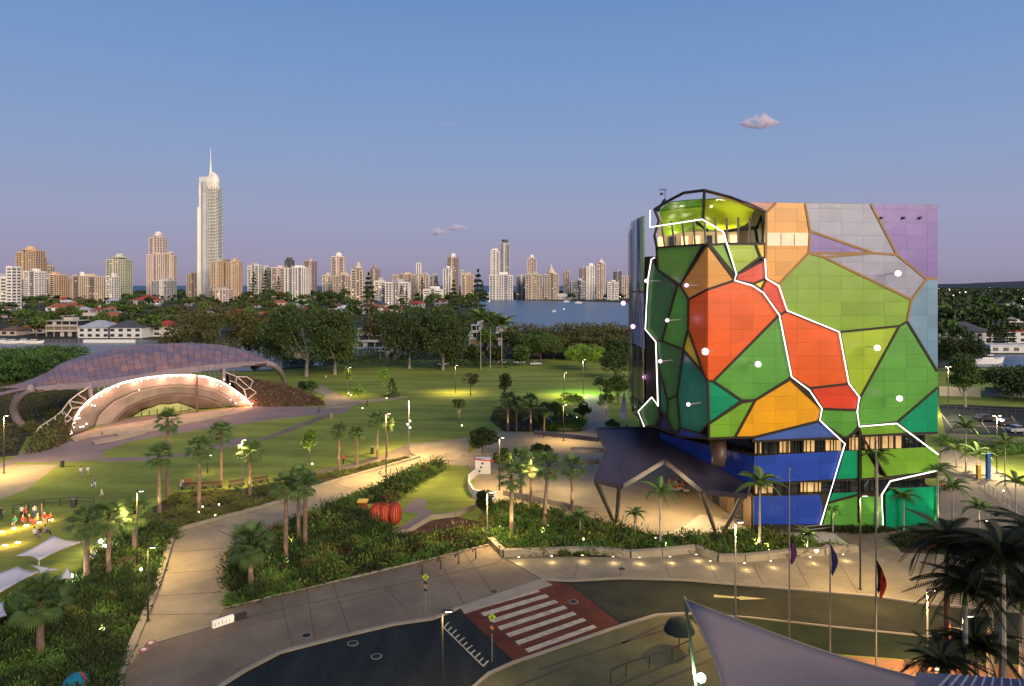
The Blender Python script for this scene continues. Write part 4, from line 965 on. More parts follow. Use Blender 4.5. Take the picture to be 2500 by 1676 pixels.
# zebra crossing on rust red surfacing
M_rust = mat('rust_surfacing', (.12,.028,.010), .8, var=.4, scale=.4, world=True, fine=.15); M_line = mat('road_paint', (.48,.42,.30), .7, var=.35, scale=1.4, world=True)
flat('crossing_surface', [C6(1285,500) if 0 else D(1045,1390), D(1236,1326), D(1300,1334), D(1415,1424), D(1172,1508)], .022, M_rust)
zc = thing('zebra_crossing', 'zebra crossing with wide white bars on rust red surfacing', 'crossing', G(D(1240,1420), .03))
L_ = [(1530,545),(1575,583),(1622,622),(1670,662),(1720,702),(1772,746),(1828,790)]; R_ = [(1893,440),(1945,470),(1997,502),(2050,535),(2102,570),(2158,605),(2218,645)]
for (a, b) in zip(L_, R_):
    pts = [G(C6(*p), .028) for p in ((a[0],a[1]-6),(b[0],b[1]+0),(b[0]+22,b[1]+16),(a[0]+20,a[1]+14))]
    m = MB(); m.prism([(p.x,p.y) for p in pts], .02, .03); m.build('painted_bar', M_line, zc)
m = MB(); a = G(C6(1365,662), .02); b = G(C6(1590,882), .02); m.bar(a, b, .12, .012)
for i in range(11):
    f = i/10; p0 = a.lerp(b, f); e = G(C6(1365+225*f+(28 if i % 1 == 0 else 14), 662+220*f-32), .02); m.bar(p0, p0.lerp(e, 1 if i % 2 == 0 else .8), .14+.001*i, .013)
tag(m.build('tooth_marking', M_line), 'white comb shaped road marking beside the zebra crossing', 'road marking')
m = MB(); pts = [(568,355),(575,370),(705,378),(720,385),(865,382),(720,368),(712,370)]
q_ = [G(C7(*p), .02) for p in [(568,357),(575,366),(712,375),(720,384),(865,381),(722,366),(712,369),(575,362)]]
pp = [G(C7(*p), .02) for p in [(568,356),(568,370),(715,379),(715,386),(868,380),(715,364),(715,370)]]
m.prism([(p.x,p.y) for p in pp], .014, .02); tag(m.build('road_arrow', mat('yellow_paint', (.55,.48,.2), .7, var=.1)), 'pale yellow direction arrow painted on the road', 'road arrow')
def joint(pts, z=.036, w=.09, nm='paving_joint'):
    m = MB(); q_ = [G(D(*p), z) for p in pts]
    for i in range(len(q_)-1): m.bar(q_[i], q_[i+1], w+.001*i, .012+.001*i)
    return struct(nm, m, M_joint)
for x0,y0,x1,y1 in [(385,1262,552,1250),(370,1310,536,1300),(352,1362,520,1352),(335,1405,503,1402),(470,1196,600,1222),(560,1170,700,1184),(640,1150,742,1165),(760,1101,830,1130),(860,1074,910,1095)]: joint([(x0,y0),(x1,y1)], .03, .045)
for x0,y0,x1,y1 in [(640,1360,668,1480),(760,1332,800,1448),(1000,1276,1060,1380),(1060,1262,1130,1360),(700,1346,720,1465)]: joint([(x0,y0),(x1,y1)], .037, .045)
for x0,x1 in [(1320,1310),(1420,1415),(1520,1530),(1620,1640),(1720,1745),(1820,1850),(1920,1960)]: joint([(x0,1290),(x1,1322+max(0,(x1-1560)*.085))], .041, .045)
joint([(484,1432),(640,1392),(880,1342),(1130,1288),(1150,1276)], .038); joint([(330,1476),(484,1432)], .042); joint([(880,1342),(930,1395)], .034,.05); joint([(497,1212),(560,1238)], .03,.12); joint([(1150,1276),(1236,1322)], .046,.07)
for a, b in [((1420,1470),(1560,1406)),((1230,1530),(1640,1400)),((1180,1568),(1300,1520)),((1330,1600),(1640,1470)),((1480,1568),(1640,1500))]: joint([a, b], .036, .22, 'drain_line')
joint([(560,1330+100),(700,1395),(900,1348)], .035, .04)
# paved joints of the bottom right plaza
for k in range(6): joint([(1760+70*k,1500+6*k),(1700+70*k,1568+6*k)], .04, .06)
# edging wall of the big path (with recessed dark line)
def lowwall(pts, z1, w, label, mt=M_kerb, segs=True, name='low_wall', z0=-.05, top=None):
    t = thing(name, label, 'wall', G(D(*pts[0])));  q_ = [G(D(*p), z0) for p in pts]
    for i in range(len(q_)-1):
        a, b = q_[i], q_[i+1]; n = max(1, int((b-a).length/2.4))
        for k in range(n):
            p0 = a.lerp(b, (k+.006)/n); p1 = a.lerp(b, (k+.994)/n); m = MB(); zc_ = (z0+z1)/2
            m.bar(Vector((p0.x,p0.y,zc_)), Vector((p1.x,p1.y,zc_)), w+.003*(k % 2)+.002*(i % 3), z1-z0); m.build('wall_block', mt, t)
    return t
lowwall([(398,1216),(640,1149),(700,1121),(958,1046)], .35, .5, 'low concrete edging along the upper side of the sloping path')
lowwall([(398,1216),(375,1290),(352,1360),(316,1450),(275,1545),(262,1620)], .35, .6, 'low concrete edging along the left side of the wide path')
lowwall([(1120,1243),(1150,1272),(1240,1270),(1310,1267),(1380,1268),(1440,1275),(1510,1271),(1590,1262),(1640,1284),(1700,1284),(1750,1279),(1810,1271),(1880,1269),(1895,1262),(1958,1262)], .75, .7, 'long pale angular planter wall with small lights under its edge')
lowwall([(512,1391),(800,1322),(1118,1246)], .16, .22, 'thin kerb between the planting and the footpath', z0=0)
m = MB()
M_wl = mat('wall_light_lens', (1,.9,.7), .5, var=0, emit=(1,.82,.5), es=6, sample=False)
wl = [(1185,1276),(1260,1274),(1330,1272),(1400,1275),(1460,1277),(1530,1275),(1590,1270),(1622,1285),(1700,1290),(1760,1285),(1850,1276),(1925,1270)]
for i, p in enumerate(wl):
    g = G(D(*p), .3); t = thing('wall_light', 'small recessed light in the long planter wall, %s from the left' % ['first','second','third','fourth','fifth','sixth','seventh','eighth','ninth','tenth','eleventh','last'][i], 'wall light', (g.x, g.y-.2, .5), 0, 'lights in the planter wall')
    m = MB(); m.box((0,.12,0), (.2,.06,.05)); m.build('lens', M_wl, t, local=True); m = MB(); m.box((0,.1,.05), (.26,.1,.03)); m.build('hood', M_dbar, t, local=True)
    lamp('wall_light_bulb', (g.x, g.y-.75, .42), 30, (1,.78,.42), size=.08)
# ---------------------------------------------------------------- planting beds
beds = [
 ('centre', g2((514,1391),(541,1264),(558,1237),(600,1223),(700,1186),(860,1122),(960,1072),(1005,1062),(1012,1075),(950,1105),(900,1150),(830,1150),(830,1195),(880,1215),(900,1240),(1105,1210),(1120,1243),(800,1322)), M_bed),
 ('mulch', g2((860,1215),(920,1222),(985,1190),(1040,1180),(1105,1195),(1105,1212),(1000,1235),(900,1245)), M_mulch),
 ('left', g2((-300,1700),(-300,1380),(0,1380),(150,1335),(190,1300),(230,1260),(330,1200),(396,1218),(350,1350),(300,1450),(260,1568),(235,1700)), M_bed),
 ('upper', g2((330,1200),(330,1165),(370,1150),(400,1130),(520,1122),(700,1092),(880,1058),(958,1045),(700,1119),(640,1147),(398,1214)), M_bed),
 ('front', g2((1125,1243),(1100,1212),(1110,1170),(1150,1152),(1250,1168),(1330,1188),(1400,1205),(1500,1225),(1600,1228),(1720,1212),(1840,1240),(1955,1262),(1890,1260),(1870,1267),(1750,1277),(1640,1282),(1590,1260),(1440,1273),(1150,1270)), M_bed),
 ('stage_left', g2((-300,1050),(-300,870),(100,868),(200,900),(170,960),(60,1000),(40,1040),(0,1044)), M_bed),
 ('right', g2((2060,1262),(2040,1235),(2100,1215),(2190,1225),(2380,1240),(2700,1260),(2700,1288)), M_bed),
 ('plaza_bed', g2((1250,985),(1262,955),(1290,945),(1320,955),(1335,970),(1325,985)), M_bed),
 ('lawn_edge', g2((1130,930),(1240,935),(1260,955),(1245,985),(1150,985),(1120,960)), M_bed)]
for i, (n_, p_, mt) in enumerate(beds): flat('planting_bed', p_, .05+.004*i, mt)
flat('play_lawn', g2((905,1150),(955,1108),(1015,1078),(1070,1062),(1085,1100),(1075,1130),(1092,1158),(1010,1186),(940,1196),(905,1180)), .045, M_lawn)
flat('play_path', g2((918,1170),(935,1150),(950,1138),(975,1142),(968,1160),(990,1170),(960,1195),(925,1215),(880,1222),(940,1190),(958,1172)), .052, M_mauve)
# kids' plaza and lower terrace, warm lit
M_tan = mat('tan_plaza', (.35,.285,.185), .8, var=.14, scale=.3, world=True, fine=.08)
flat('plaza', g2((1090,1160),(1075,1130),(1085,1100),(1060,1065),(1010,1060),(1068,1038),(1110,1010),(1150,1000),(1250,1000),(1360,1000),(1400,1040),(1720,1060),(1740,1215),(1600,1225),(1500,1222),(1400,1200),(1330,1185),(1250,1165),(1150,1148)), .03, M_tan)
flat('park_path', g2((1335,900),(1385,908),(1400,1000),(1250,1003),(1120,1003),(1130,985),(1240,990),(1320,988),(1345,960),(1330,930)), .034, M_tan)
flat('pale_ramp', g2((1500,1225),(1560,1205),(1600,1175),(1700,1195),(1840,1200),(1900,1215),(1960,1260),(1880,1244),(1780,1236),(1650,1216),(1580,1232)), .055, mat('pale_ramp', (.55,.48,.36), .7, var=.1, scale=.4, world=True))
flat('footpath', g2((1730,1210),(2150,1200),(2200,1215),(2060,1240),(1975,1262),(1900,1216)), .04, M_conc2)
lowwall([(1150,1132),(1250,1152),(1330,1170),(1400,1172)], .7, .35, 'curved pale retaining wall below the lower plaza', M_kerb)
lowwall([(880,1222),(930,1222),(985,1188),(1040,1183),(1092,1160)], .6, .25, 'zigzag pale retaining wall around the play lawn', M_kerb)
lowwall([(1190,965),(1215,955),(1250,958),(1275,985),(1325,985),(1345,978)], .5, .35, 'winding pale seat wall at the upper plaza', M_kerb)
lowwall([(1055,1045),(1085,1050),(1110,1042),(1150,1046)], .5, .3, 'short stepped wall near the round dark tree', M_kerb)
# right hand side grounds
flat('car_park', g2((2145,925),(2190,925),(2700,945),(2700,1015),(2160,990)), .02, M_asph)
flat('footpath', g2((2145,990),(2400,1010),(2700,1030),(2700,1045),(2300,1030),(2150,1005)), .03, M_conc2)
flat('plaza', g2((2150,1010),(2260,1060),(2339,1110),(2600,1180),(2600,1240),(2350,1215),(2200,1205),(2145,1200)), .026, M_tan)
m = MB()
for i in range(9):
    a = G(D(2165+34*i, 968+2.2*i), .03); b = G(D(2205+34*i, 972+2.2*i), .03); m.bar(a, b, .22, .012+.001*i)
for i in range(6):
    a = G(D(2180+40*i, 985+2.2*i), .03); b = G(D(2150+40*i, 945+1.2*i), .03); m.bar(a, b, .12, .02+.001*i)
o = m.build('bay_marking', M_line); o['kind'] = 'structure'
# ---------------------------------------------------------------- ground cover (uncountable)
def tufts(name, polyD, n, h, leaf, label, seed, z=.05, sp=.5, per=40, area_in=None, mound=0.0):
    rr = np.random.RandomState(seed); q_ = [G(p, 0) for p in polyD]; pl2 = [(p.x,p.y) for p in q_]; xs = [p[0] for p in pl2]; ys = [p[1] for p in pl2]
    out_ = []
    while len(out_) < n:
        x = rr.uniform(min(xs), max(xs)); y = rr.uniform(max(min(ys), 35), max(ys))
        if in_poly((x,y), pl2) and (rr.uniform(-.9,.6) < math.sin(x*.8+seed)*math.cos(y*.7+seed*2)+.5*math.sin(x*.23-y*.31)): out_.append((x,y))
    c_ = np.array(out_); hh = h*(.35+1.3*rr.random_sample(n)**1.5); k = .5+.5*np.sin(c_[:,0]*.35+seed)*np.cos(c_[:,1]*.3); hh = hh*(.6+.9*k)
    base = np.repeat(np.column_stack([c_, np.full(n, z)]), per, 0); H = np.repeat(hh, per)
    a = rr.uniform(0, 2*PI, n*per); el = rr.uniform(.15, 1.35, n*per); d_ = np.stack([np.cos(a)*np.cos(el), np.sin(a)*np.cos(el), np.sin(el)], 1)
    L_ = rr.uniform(.5, 1, n*per)*H
    cen = base+d_*(L_*.75)[:,None]; me = quads_mesh(name, cen, d_, 1.0, .3)
    # rescale leaf size by plant height
    co = np.empty(len(me.vertices)*3, np.float32); me.vertices.foreach_get('co', co); co = co.reshape(-1,4,3); ctr = co.mean(1, keepdims=True); co = ctr+(co-ctr)*(np.clip(L_*.32,.1,.26)+.08)[:,None,None]
    me.vertices.foreach_set('co', co.reshape(-1)); me.materials.append(leaf); me.update()
    o = bpy.data.objects.new(name, me); COL.objects.link(o); return tag(o, label, 'ground cover', kind='stuff')
tufts('ground_cover', beds[0][1], 3300, .85, leafm('shrub_green', (.115,.21,.038)), 'mixed green shrubs and strappy plants filling the central bed', 1)
tufts('ground_cover', beds[0][1], 1800, 1.5, M_leafd, 'darker bushes among the central bed planting', 2)
tufts('ground_cover', beds[0][1], 900, 1.3, leafm('shrub_yellow', (.17,.20,.035)), 'scattered yellow green clumps in the central bed', 22, per=30)
tufts('ground_cover', beds[4][1], 500, 1.2, leafm('shrub_yellow', 0), 'scattered yellow green clumps before the gallery', 23, per=30)
tufts('ground_cover', beds[0][1], 350, 1.0, leafm('shrub_rust', (.15,.06,.03)), 'rusty leaved clumps in the central bed', 24, per=30)
tufts('ground_cover', beds[2][1], 3400, 1.0, M_leafd, 'dark shrubs and low plants in the lower left bed', 3)
tufts('ground_cover', beds[2][1], 1500, .8, leafm('shrub_green', 0), 'lighter green plants mixed in the lower left bed', 4)
tufts('ground_cover', beds[3][1], 3000, .45, leafm('shrub_olive', (.12,.13,.035)), 'low olive ground cover above the sloping path', 5)
tufts('ground_cover', beds[4][1], 1900, .55, M_leafd, 'dark low planting in front of the gallery', 6)
tufts('ground_cover', beds[4][1], 1300, .9, leafm('shrub_green', 0), 'brighter leafy plants in front of the gallery', 7)
tufts('ground_cover', beds[5][1], 1500, 2.2, leafm('shrub_olive', 0), 'olive scrub behind the outdoor stage', 8)
tufts('ground_cover', beds[6][1], 1500, .8, M_leafd, 'low planting right of the forecourt', 9)
tufts('ground_cover', beds[7][1], 350, .9, leafm('shrub_green', 0), 'plants in the bed by the upper plaza', 10)
tufts('ground_cover', beds[8][1], 500, .7, leafm('shrub_olive', 0), 'low plants under the palm group at the lawn edge', 11)
tufts('ground_cover', g2((840,1180),(870,1215),(900,1235),(1090,1205),(1110,1225),(900,1275),(840,1240)), 500, .5, leafm('shrub_rust', (.12,.05,.025)), 'rusty low plants on the mulch slope', 12)
tufts('ground_cover', g2((1730,1205),(2150,1196),(2160,1206),(1960,1222)), 500, .7, M_leafd, 'small plants at the foot of the gallery', 13)
tufts('ground_cover', g2((2150,1000),(2339,1018),(2339,1040),(2230,1045),(2150,1020)), 500, .8, leafm('shrub_green', 0), 'planting strip right of the gallery', 14)
# dark mangrove belt left of the stage
def bushmass(name, label, polyD, n, w, h, leaf, seed, per=55, lsz=.5):
    rr = np.random.RandomState(seed); q_ = [G(p, 0) for p in polyD]; pl2 = [(p.x,p.y) for p in q_]; cs = []
    xs = [p[0] for p in pl2]; ys = [p[1] for p in pl2]
    while len(cs) < n:
        x = rr.uniform(min(xs), max(xs)); y = rr.uniform(min(ys), max(ys))
        if in_poly((x,y), pl2): cs.append((x, y, h*rr.uniform(.35,.8)))
    cs = np.array(cs); c_ = np.repeat(cs, per, 0); d_ = rr.normal(size=(n*per,3)); d_ /= np.linalg.norm(d_, axis=1)[:,None]
    c_ = c_+d_*np.array([w/2,w/2,h*.35])*(rr.uniform(.6,1,n*per))[:,None]; c_[:,2] = np.abs(c_[:,2])
    me = quads_mesh(name, c_, d_, lsz); me.materials.append(leaf); o = bpy.data.objects.new(name, me); COL.objects.link(o); return tag(o, label, 'thicket', kind='stuff')
bushmass('mangrove_thicket', 'dark green mangrove belt along the lagoon at the left', g2((-200,880),(-200,838),(0,842),(150,838),(180,842),(120,868),(60,885),(0,888)), 260, 9, 8, M_leafm, 31, 90, .9)
bushmass('thicket', 'low dark thicket at the back of the park behind the big gums', g2((600,840),(700,836),(1010,834),(1010,842),(700,852)), 150, 6, 7, M_leafd, 32, 60, .5)
bushmass('thicket', 'dark brownish tree belt behind the car park left of the gallery', g2((1180,800),(1440,800),(1440,820),(1180,812)), 120, 12, 12, M_leafb, 33, 110, 1.0)
bushmass('thicket', 'dark thicket at the right beyond the car park', g2((2290,905),(2420,905),(2420,925),(2300,925)), 60, 7, 8, M_leafd, 34, 80, .6)
bushmass('thicket', 'dark shrubs before the blue houses behind the palms', g2((1000,838),(1160,836),(1160,842),(1000,845)), 30, 4, 3, M_leafd, 35, 50, .5)
# ================================================================ park trees
def TG(label, x, vb, wD, topD, leaf, th=.35, z=0, **k):     # display px: x centre, base row, width, top row
    k['per'] = int(k.get('per', 90)*1.9); k.setdefault('lo', -.75)
    uv = D(x, vb); g = G(uv, z); s = g.y/F; w = wD*1.0688*s*(1.18 if wD > 60 else 1); h = (uv[1]-topD*1.0688)*s
    return tree(k.pop('name', 'gum_tree'), label, 'tree', g, w, h, h*th, leaf, **k)
TG('broad bronze green gum tree behind the stage shell, leftmost of the big gums', 505, 838, 225, 692, M_leafb, .12, nc=60, per=150, cr=4.2, lsz=.75, bark=M_gbark, droop=.2)
TG('smaller bronze gum tree just right of the leftmost big gum', 590, 836, 90, 712, M_leafb, .25, nc=26, per=120, cr=3.2, lsz=.7, bark=M_gbark, droop=.2)
TG('tallest dark green gum tree with forked pale trunk near the middle left', 700, 860, 200, 684, M_leafd, .16, nc=66, per=150, cr=3.6, lsz=.65, bark=M_gbark, droop=.35, forks=8)
TG('dark green gum tree with drooping foliage, second from the left group', 765, 856, 110, 700, M_leaf, .14, nc=40, per=120, cr=3.2, lsz=.6, bark=M_gbark, droop=.35)
TG('narrow gum leaning left of the tallest gum', 640, 852, 80, 722, M_leaf, .16, nc=26, per=110, cr=2.8, lsz=.6, bark=M_gbark, droop=.3)
TG('wide dark gum tree with several pale trunks, in the middle', 935, 842, 140, 690, M_leafd, .17, nc=54, per=130, cr=3.6, lsz=.65, bark=M_gbark, droop=.35, forks=8)
TG('green gum tree right half of the middle pair', 1012, 846, 110, 700, M_leafd, .17, nc=42, per=130, cr=3.4, lsz=.65, bark=M_gbark, droop=.35, forks=7)
TG('bronze green gum behind the middle pair of gums', 880, 818, 90, 702, M_leafb, .3, nc=26, per=110, cr=3.4, lsz=.7, bark=M_gbark)
for i, (x, vb, w, tp, lf, lb) in enumerate([(1215,818,75,722,M_leafd,'dark round tree leftmost of the hedge row by the river'),(1265,820,70,735,M_leafb,'brownish tree second in the hedge row by the river'),(1330,822,80,738,M_leafb,'brownish tree third in the hedge row by the river'),(1390,824,80,738,M_leafb,'brown tree fourth in the hedge row by the river'),(1432,830,70,742,M_leafd,'dark tree at the gallery end of the hedge row')]):
    TG(lb, x, vb, w*1.25, tp+30, lf, .12, nc=34, per=110, cr=3.2, lsz=.8, name='shade_tree', lo=-.6)
TG('round olive green tree left of the green lit one', 1235, 832, 100, 760, M_leaf, .2, nc=34, per=130, cr=2.6, lsz=.5, name='shade_tree', lo=-.5)
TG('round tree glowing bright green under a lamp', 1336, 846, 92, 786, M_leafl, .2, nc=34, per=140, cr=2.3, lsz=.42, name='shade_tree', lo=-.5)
TG('dark tree directly behind the gallery left edge', 1405, 866, 70, 800, M_leafd, .15, nc=22, per=100, cr=2.4, lsz=.5, name='shade_tree', lo=-.6)
TG('leafy tree lit at its foot beside the gallery left flank', 1412, 925, 55, 850, M_leaf, .2, nc=20, per=110, cr=1.6, lsz=.35, name='shade_tree', lo=-.5)
TG('dark ball shaped tree on the round planter in the middle', 1102, 1036, 62, 975, M_leafd, .15, nc=26, per=140, cr=1.3, lsz=.28, name='round_tree', lo=-.7)
TG('small dark spreading tree at the back of the lawn', 1075, 905, 46, 850, M_leafb, .45, nc=12, per=60, cr=1.2, lsz=.3, name='young_tree')
TG('slim dark young tree before the palm group', 1153, 935, 30, 852, M_leafd, .4, nc=12, per=70, cr=1.1, lsz=.3, name='young_tree')
for x, vb, w, tp, lb, kk in [(822,928,34,872,'small uplit yellow green tree near the path end',0),(877,905,40,834,'tall uplit yellow green young tree beside the pine',0),(1049,968,34,900,'uplit young tree standing alone mid lawn',1),(707,1056,38,980,'uplit yellow green young tree among lawn palms',0),(1290,945,60,895,'uplit young trees in the upper plaza bed, left',0),(1312,950,50,898,'uplit young tree in the upper plaza bed, right',1),(795,898,18,835,'thin pale young tree near the stage path',0)]:
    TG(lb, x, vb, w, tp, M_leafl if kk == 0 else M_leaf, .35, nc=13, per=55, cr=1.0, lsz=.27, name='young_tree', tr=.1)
    g = G(D(x+6, vb+6)); t = thing('ground_spotlight', 'small glowing ground spotlight at the foot of the '+lb.split(' ', 1)[1] if 0 else 'ground spotlight under the '+lb, 'spotlight', g, 0, 'ground spotlights'); m = MB(); m.sphere((0,0,.15), .16, 8, 6); m.build('lens', M_wl, t, local=True); m = MB(); m.tube([(0,0,-.02),(0,0,.1)], .12, 8); m.build('housing', M_dbar, t, local=True)
    gg = G(D(x, vb)); lamp('spotlight_bulb', (g.x, g.y-1.2, .4), 420, (1,.85,.4), 'SPOT', .1, (gg.x, gg.y, 4.5), 75).data.energy = 1800
conifer('small dark conifer beside the tall uplit young tree', G(D(895,908)), 5.2, 4.4, name='conifer_tree', per=120, lsz=.3)
conifer('dark norfolk pine above the middle gums, in the suburb', G(D(842,742), -.3), 40, 20, per=110, lsz=1.6)
conifer('dark norfolk pine left of the river, in the suburb', G(D(1092,745), -.3), 42, 20, per=110, lsz=1.6)
conifer('thin dark pine between skyline blocks, in the suburb', G(D(1036,742), -.3), 34, 13, per=90, lsz=1.5)
# right side trees
TG('uplit tall young tree by the lit street lamp, right of the gallery', 2205, 930, 62, 810, M_leaf, .2, nc=30, per=130, cr=1.9, lsz=.4, name='shade_tree', lo=-.6, bark=M_gbark)
TG('dark spreading tree above the right car park', 2290, 905, 110, 836, M_leafd, .2, nc=34, per=110, cr=3, lsz=.5, name='shade_tree', lo=-.6)
TG('dark tree at the right picture edge above the car park', 2350, 912, 100, 838, M_leafd, .15, nc=34, per=110, cr=3, lsz=.5, name='shade_tree', lo=-.6)
TG('dark broad tree touching the gallery right edge', 2185, 850, 105, 762, M_leafd, .15, nc=34, per=120, cr=3.6, lsz=.6, name='shade_tree', lo=-.6)
for k in range(5): 
    c_ = conifer('slim dark cypress, %s in the row behind the canal house' % ['first','second','third','fourth','last'][k], G(D(2262+13*k, 800)), 14, 3, name='cypress_tree', per=60, lsz=.8)
# ---------------------------------------------------------------- palms
def fan_leaf(name, r=1.0, n=17):
    m = MB()     # a fan of drooping blades on a stalk, along +x, unit length
    m.idx([(0,-.018,0),(0,.018,0),(.5,.012,.06),(.5,-.012,.06)], [(0,1,2,3),(3,2,1,0)])
    for i in range(n):
        a = (i/(n-1)-.5)*2.9; L_ = .52*(1-.22*abs(math.sin(a))); ca, sa = math.cos(a), math.sin(a)
        p0 = (.48,0,.06); w = .021; pm = (.48+ca*L_*.55, sa*L_*.55, .075); pe = (.48+ca*L_*.95, sa*L_*.95, -.07-.03*abs(a))
        m.idx([p0, (pm[0]-sa*w,pm[1]+ca*w,pm[2]-.02), (pm[0]+sa*w,pm[1]-ca*w,pm[2]-.02), pe], [(0,2,1),(1,2,3)])
    return m
def feather_leaf(n=18, droop=.55, wid=.2, lw=1.0):
    m = MB(); pts = []
    for i in range(n+1):
        f = i/n; pts.append(Vector((f*(1-.18*f), 0, .42*f-droop*1.5*f*f)))
    m.tube([pts[0], pts[n//2], pts[n]], [.018,.012,.004], 4)
    for i in range(1, n):
        f = i/n; p = pts[i]; L_ = wid*math.sin(PI*(.12+.85*f))**.6
        for s in (-1, 1):
            e = p+Vector((.06, s*L_, -L_*.45)); m.idx([p+Vector((-.034*lw,0,0)), p+Vector((.040*lw,0,0)), e], [(0,1,2)])
    return m
_fan = None
def palm(label, loc, h, r, kind='fan', nf=28, lean=0.0, leaf=None, seed=0, group=None, tr=.2, skirt=True, trunkm=None, proto=[{}]):
    """h: height of the crown base, r: frond length"""
    t = thing('fan_palm' if kind == 'fan' else 'feather_palm', label, 'palm tree', loc, 0, group); rr = random.Random(seed)
    m = MB(); N = 10
    if kind == 'fan': rs_ = [tr*(1.35-.45*(i/N)**.5)*(1+.05*(i % 2)) for i in range(N+1)]
    else: rs_ = [tr*(1.25-.6*(i/N)) for i in range(N+1)]
    la = rr.uniform(0, 6.28); m.tube([(lean*(i/N)**2*math.cos(la), lean*(i/N)**2*math.sin(la), -.1+h*i/N) for i in range(N+1)], rs_, 8)
    m.build('trunk', trunkm or (M_ptrunk if kind == 'fan' else M_ktrunk), t, local=True)
    top = Vector((lean*math.cos(la), lean*math.sin(la), h-.1))
    if kind != 'fan':
        m = MB(); m.tube([top, top+Vector((0,0,.12*h))], [tr*.75, tr*.35], 7); m.build('crownshaft', mat('crownshaft', (.12,.2,.05), .5), t, local=True); top = top+Vector((0,0,.1*h))
    key = kind+(leaf or M_palm).name
    me = proto[0].get(key)
    for i in range(nf):
        if me is None:
            mm = fan_leaf('frond') if kind == 'fan' else (feather_leaf(34, .72, .21, .38) if leaf is not None else feather_leaf()); o = mm.build('frond', leaf or (M_palm if kind == 'fan' else M_palml), t, local=True); me = o.data; proto[0][key] = me
        else:
            o = bpy.data.objects.new('frond', me); COL.objects.link(o); o.parent = t; KID.setdefault(t.name, []).append(o)
        f = i/nf; az = i*2.39996+rr.uniform(-.2,.2)
        el = (-.9+2.2*f**.85) if kind == 'fan' else (-.15+1.25*f)
        el += rr.uniform(-.12,.12); s = r*rr.uniform(.85,1.12)
        o.location = top; o.rotation_euler = (rr.uniform(-.25,.25), -el, az); o.scale = (s,s,s)
    if kind == 'fan' and skirt:
        m = MB()
        for i in range(16):
            a = i*.4; m.bar(top+Vector((0,0,-.05)), top+Vector((math.cos(a)*r*.32, math.sin(a)*r*.32, -r*rr.uniform(.45,.75))), .05+.01*i*.1, .03)
        m.build('dead_skirt', M_ptrunk, t, local=True)['kind'] = 'stuff'
    return t
def PM(label, x, vb, top, rD, kind='fan', hit_d=None, **k):
    """display px: trunk x, base row, crown centre row, crown radius"""
    g = G(D(x, vb)); s = g.y/F*1.0688; return palm(label, g, (vb-top)*s, rD*s*1.22, kind, seed=int(x*3+vb), **k)
PM('tall fan palm in front of the stage, tallest of the lawn edge row', 383, 1135, 962, 30, tr=.22)
PM('fan palm left of the tallest stage palm', 364, 1176, 1042, 33, tr=.22)
PM('fan palm with lit thick trunk, right of the tallest stage palm', 455, 1170, 1024, 34, tr=.24)
PM('fan palm near the small round paving, centre left row', 505, 1112, 990, 30, tr=.2)
PM('fan palm with pale lit trunk right of the benches', 570, 1132, 1034, 32, tr=.22)
PM('fan palm over the lower left bed, right of white sails', 248, 1318, 1185, 44, tr=.22)
PM('fan palm beside the upper white sail', 198, 1330, 1192, 46, tr=.24, nf=26)
PM('fan palm with reddish trunk behind the small white figures', 308, 1262, 1172, 40, tr=.24)
PM('big near fan palm in the bottom left corner', 92, 1500, 1370, 62, tr=.26, nf=30)
PM('short fan palm standing in the central bed beside the path', 573, 1345, 1245, 54, tr=.26, nf=30)
PM('left palm of the trio by the sloping path', 653, 1292, 1110, 38, tr=.22)
PM('middle palm of the trio by the sloping path', 682, 1240, 1090, 30, tr=.2)
PM('right palm of the trio with sparkling lit trunk', 697, 1262, 1106, 36, tr=.22)
PM('palm group at lawn edge, leftmost behind red clothed person', 774, 1075, 985, 22, tr=.18)
PM('palm at the lawn edge between two dark posts', 815, 1062, 990, 20, tr=.16)
PM('taller palm of the lawn edge group', 862, 1050, 962, 24, tr=.18)
PM('small palm right of the lawn edge group', 884, 1045, 968, 18, tr=.15)
PM('first palm of the cluster above the upper plaza, from the left', 1160, 985, 915, 22, tr=.18)
PM('second palm of the cluster above the upper plaza', 1180, 988, 922, 20, tr=.17)
PM('third palm of the cluster above the upper plaza', 1212, 985, 918, 22, tr=.18)
PM('fourth palm of the cluster above the upper plaza', 1243, 1000, 935, 19, tr=.16)
PM('dark fan palm behind the uplit trio below the plaza', 1190, 1130, 1055, 34, tr=.2)
PM('left uplit fan palm with red trunk in the front bed', 1168, 1222, 1090, 38, tr=.22, leaf=None, nf=26)
PM('middle slim palm of the uplit group', 1213, 1150, 1065, 34, tr=.16)
PM('uplit fan palm with curved orange trunk, right of the group', 1243, 1212, 1068, 36, tr=.22, lean=.8, nf=26)
PM('fan palm left of the canopy, standing on the lower plaza', 1307, 1168, 1068, 32, tr=.2)
PM('feather palm under the canopy front, uplit pale trunk', 1508, 1252, 1135, 46, 'feather', nf=12, tr=.13)
PM('feather palm in front of the blue facade, uplit white trunk', 1735, 1254, 1118, 52, 'feather', nf=13, tr=.15)
PM('thin feather palm before the right green facade', 2004, 1215, 1055, 36, 'feather', nf=11, tr=.11)
PM('short lit feather palm below the white light line', 1902, 1218, 1170, 20, 'feather', nf=10, tr=.1)
PM('feather palm casting shade on the teal facade', 2064, 1215, 1140, 34, 'feather', nf=11, tr=.11)
PM('bushy uplit palm clump before the ramp', 1845, 1262, 1225, 26, 'feather', nf=16, tr=.1)
PM('feather palm at the gallery right corner', 2142, 1210, 1085, 38, 'feather', nf=12, tr=.12)
PM('tall thin palm right of the gallery near the car park', 2206, 1080, 985, 34, 'feather', nf=12, tr=.1)
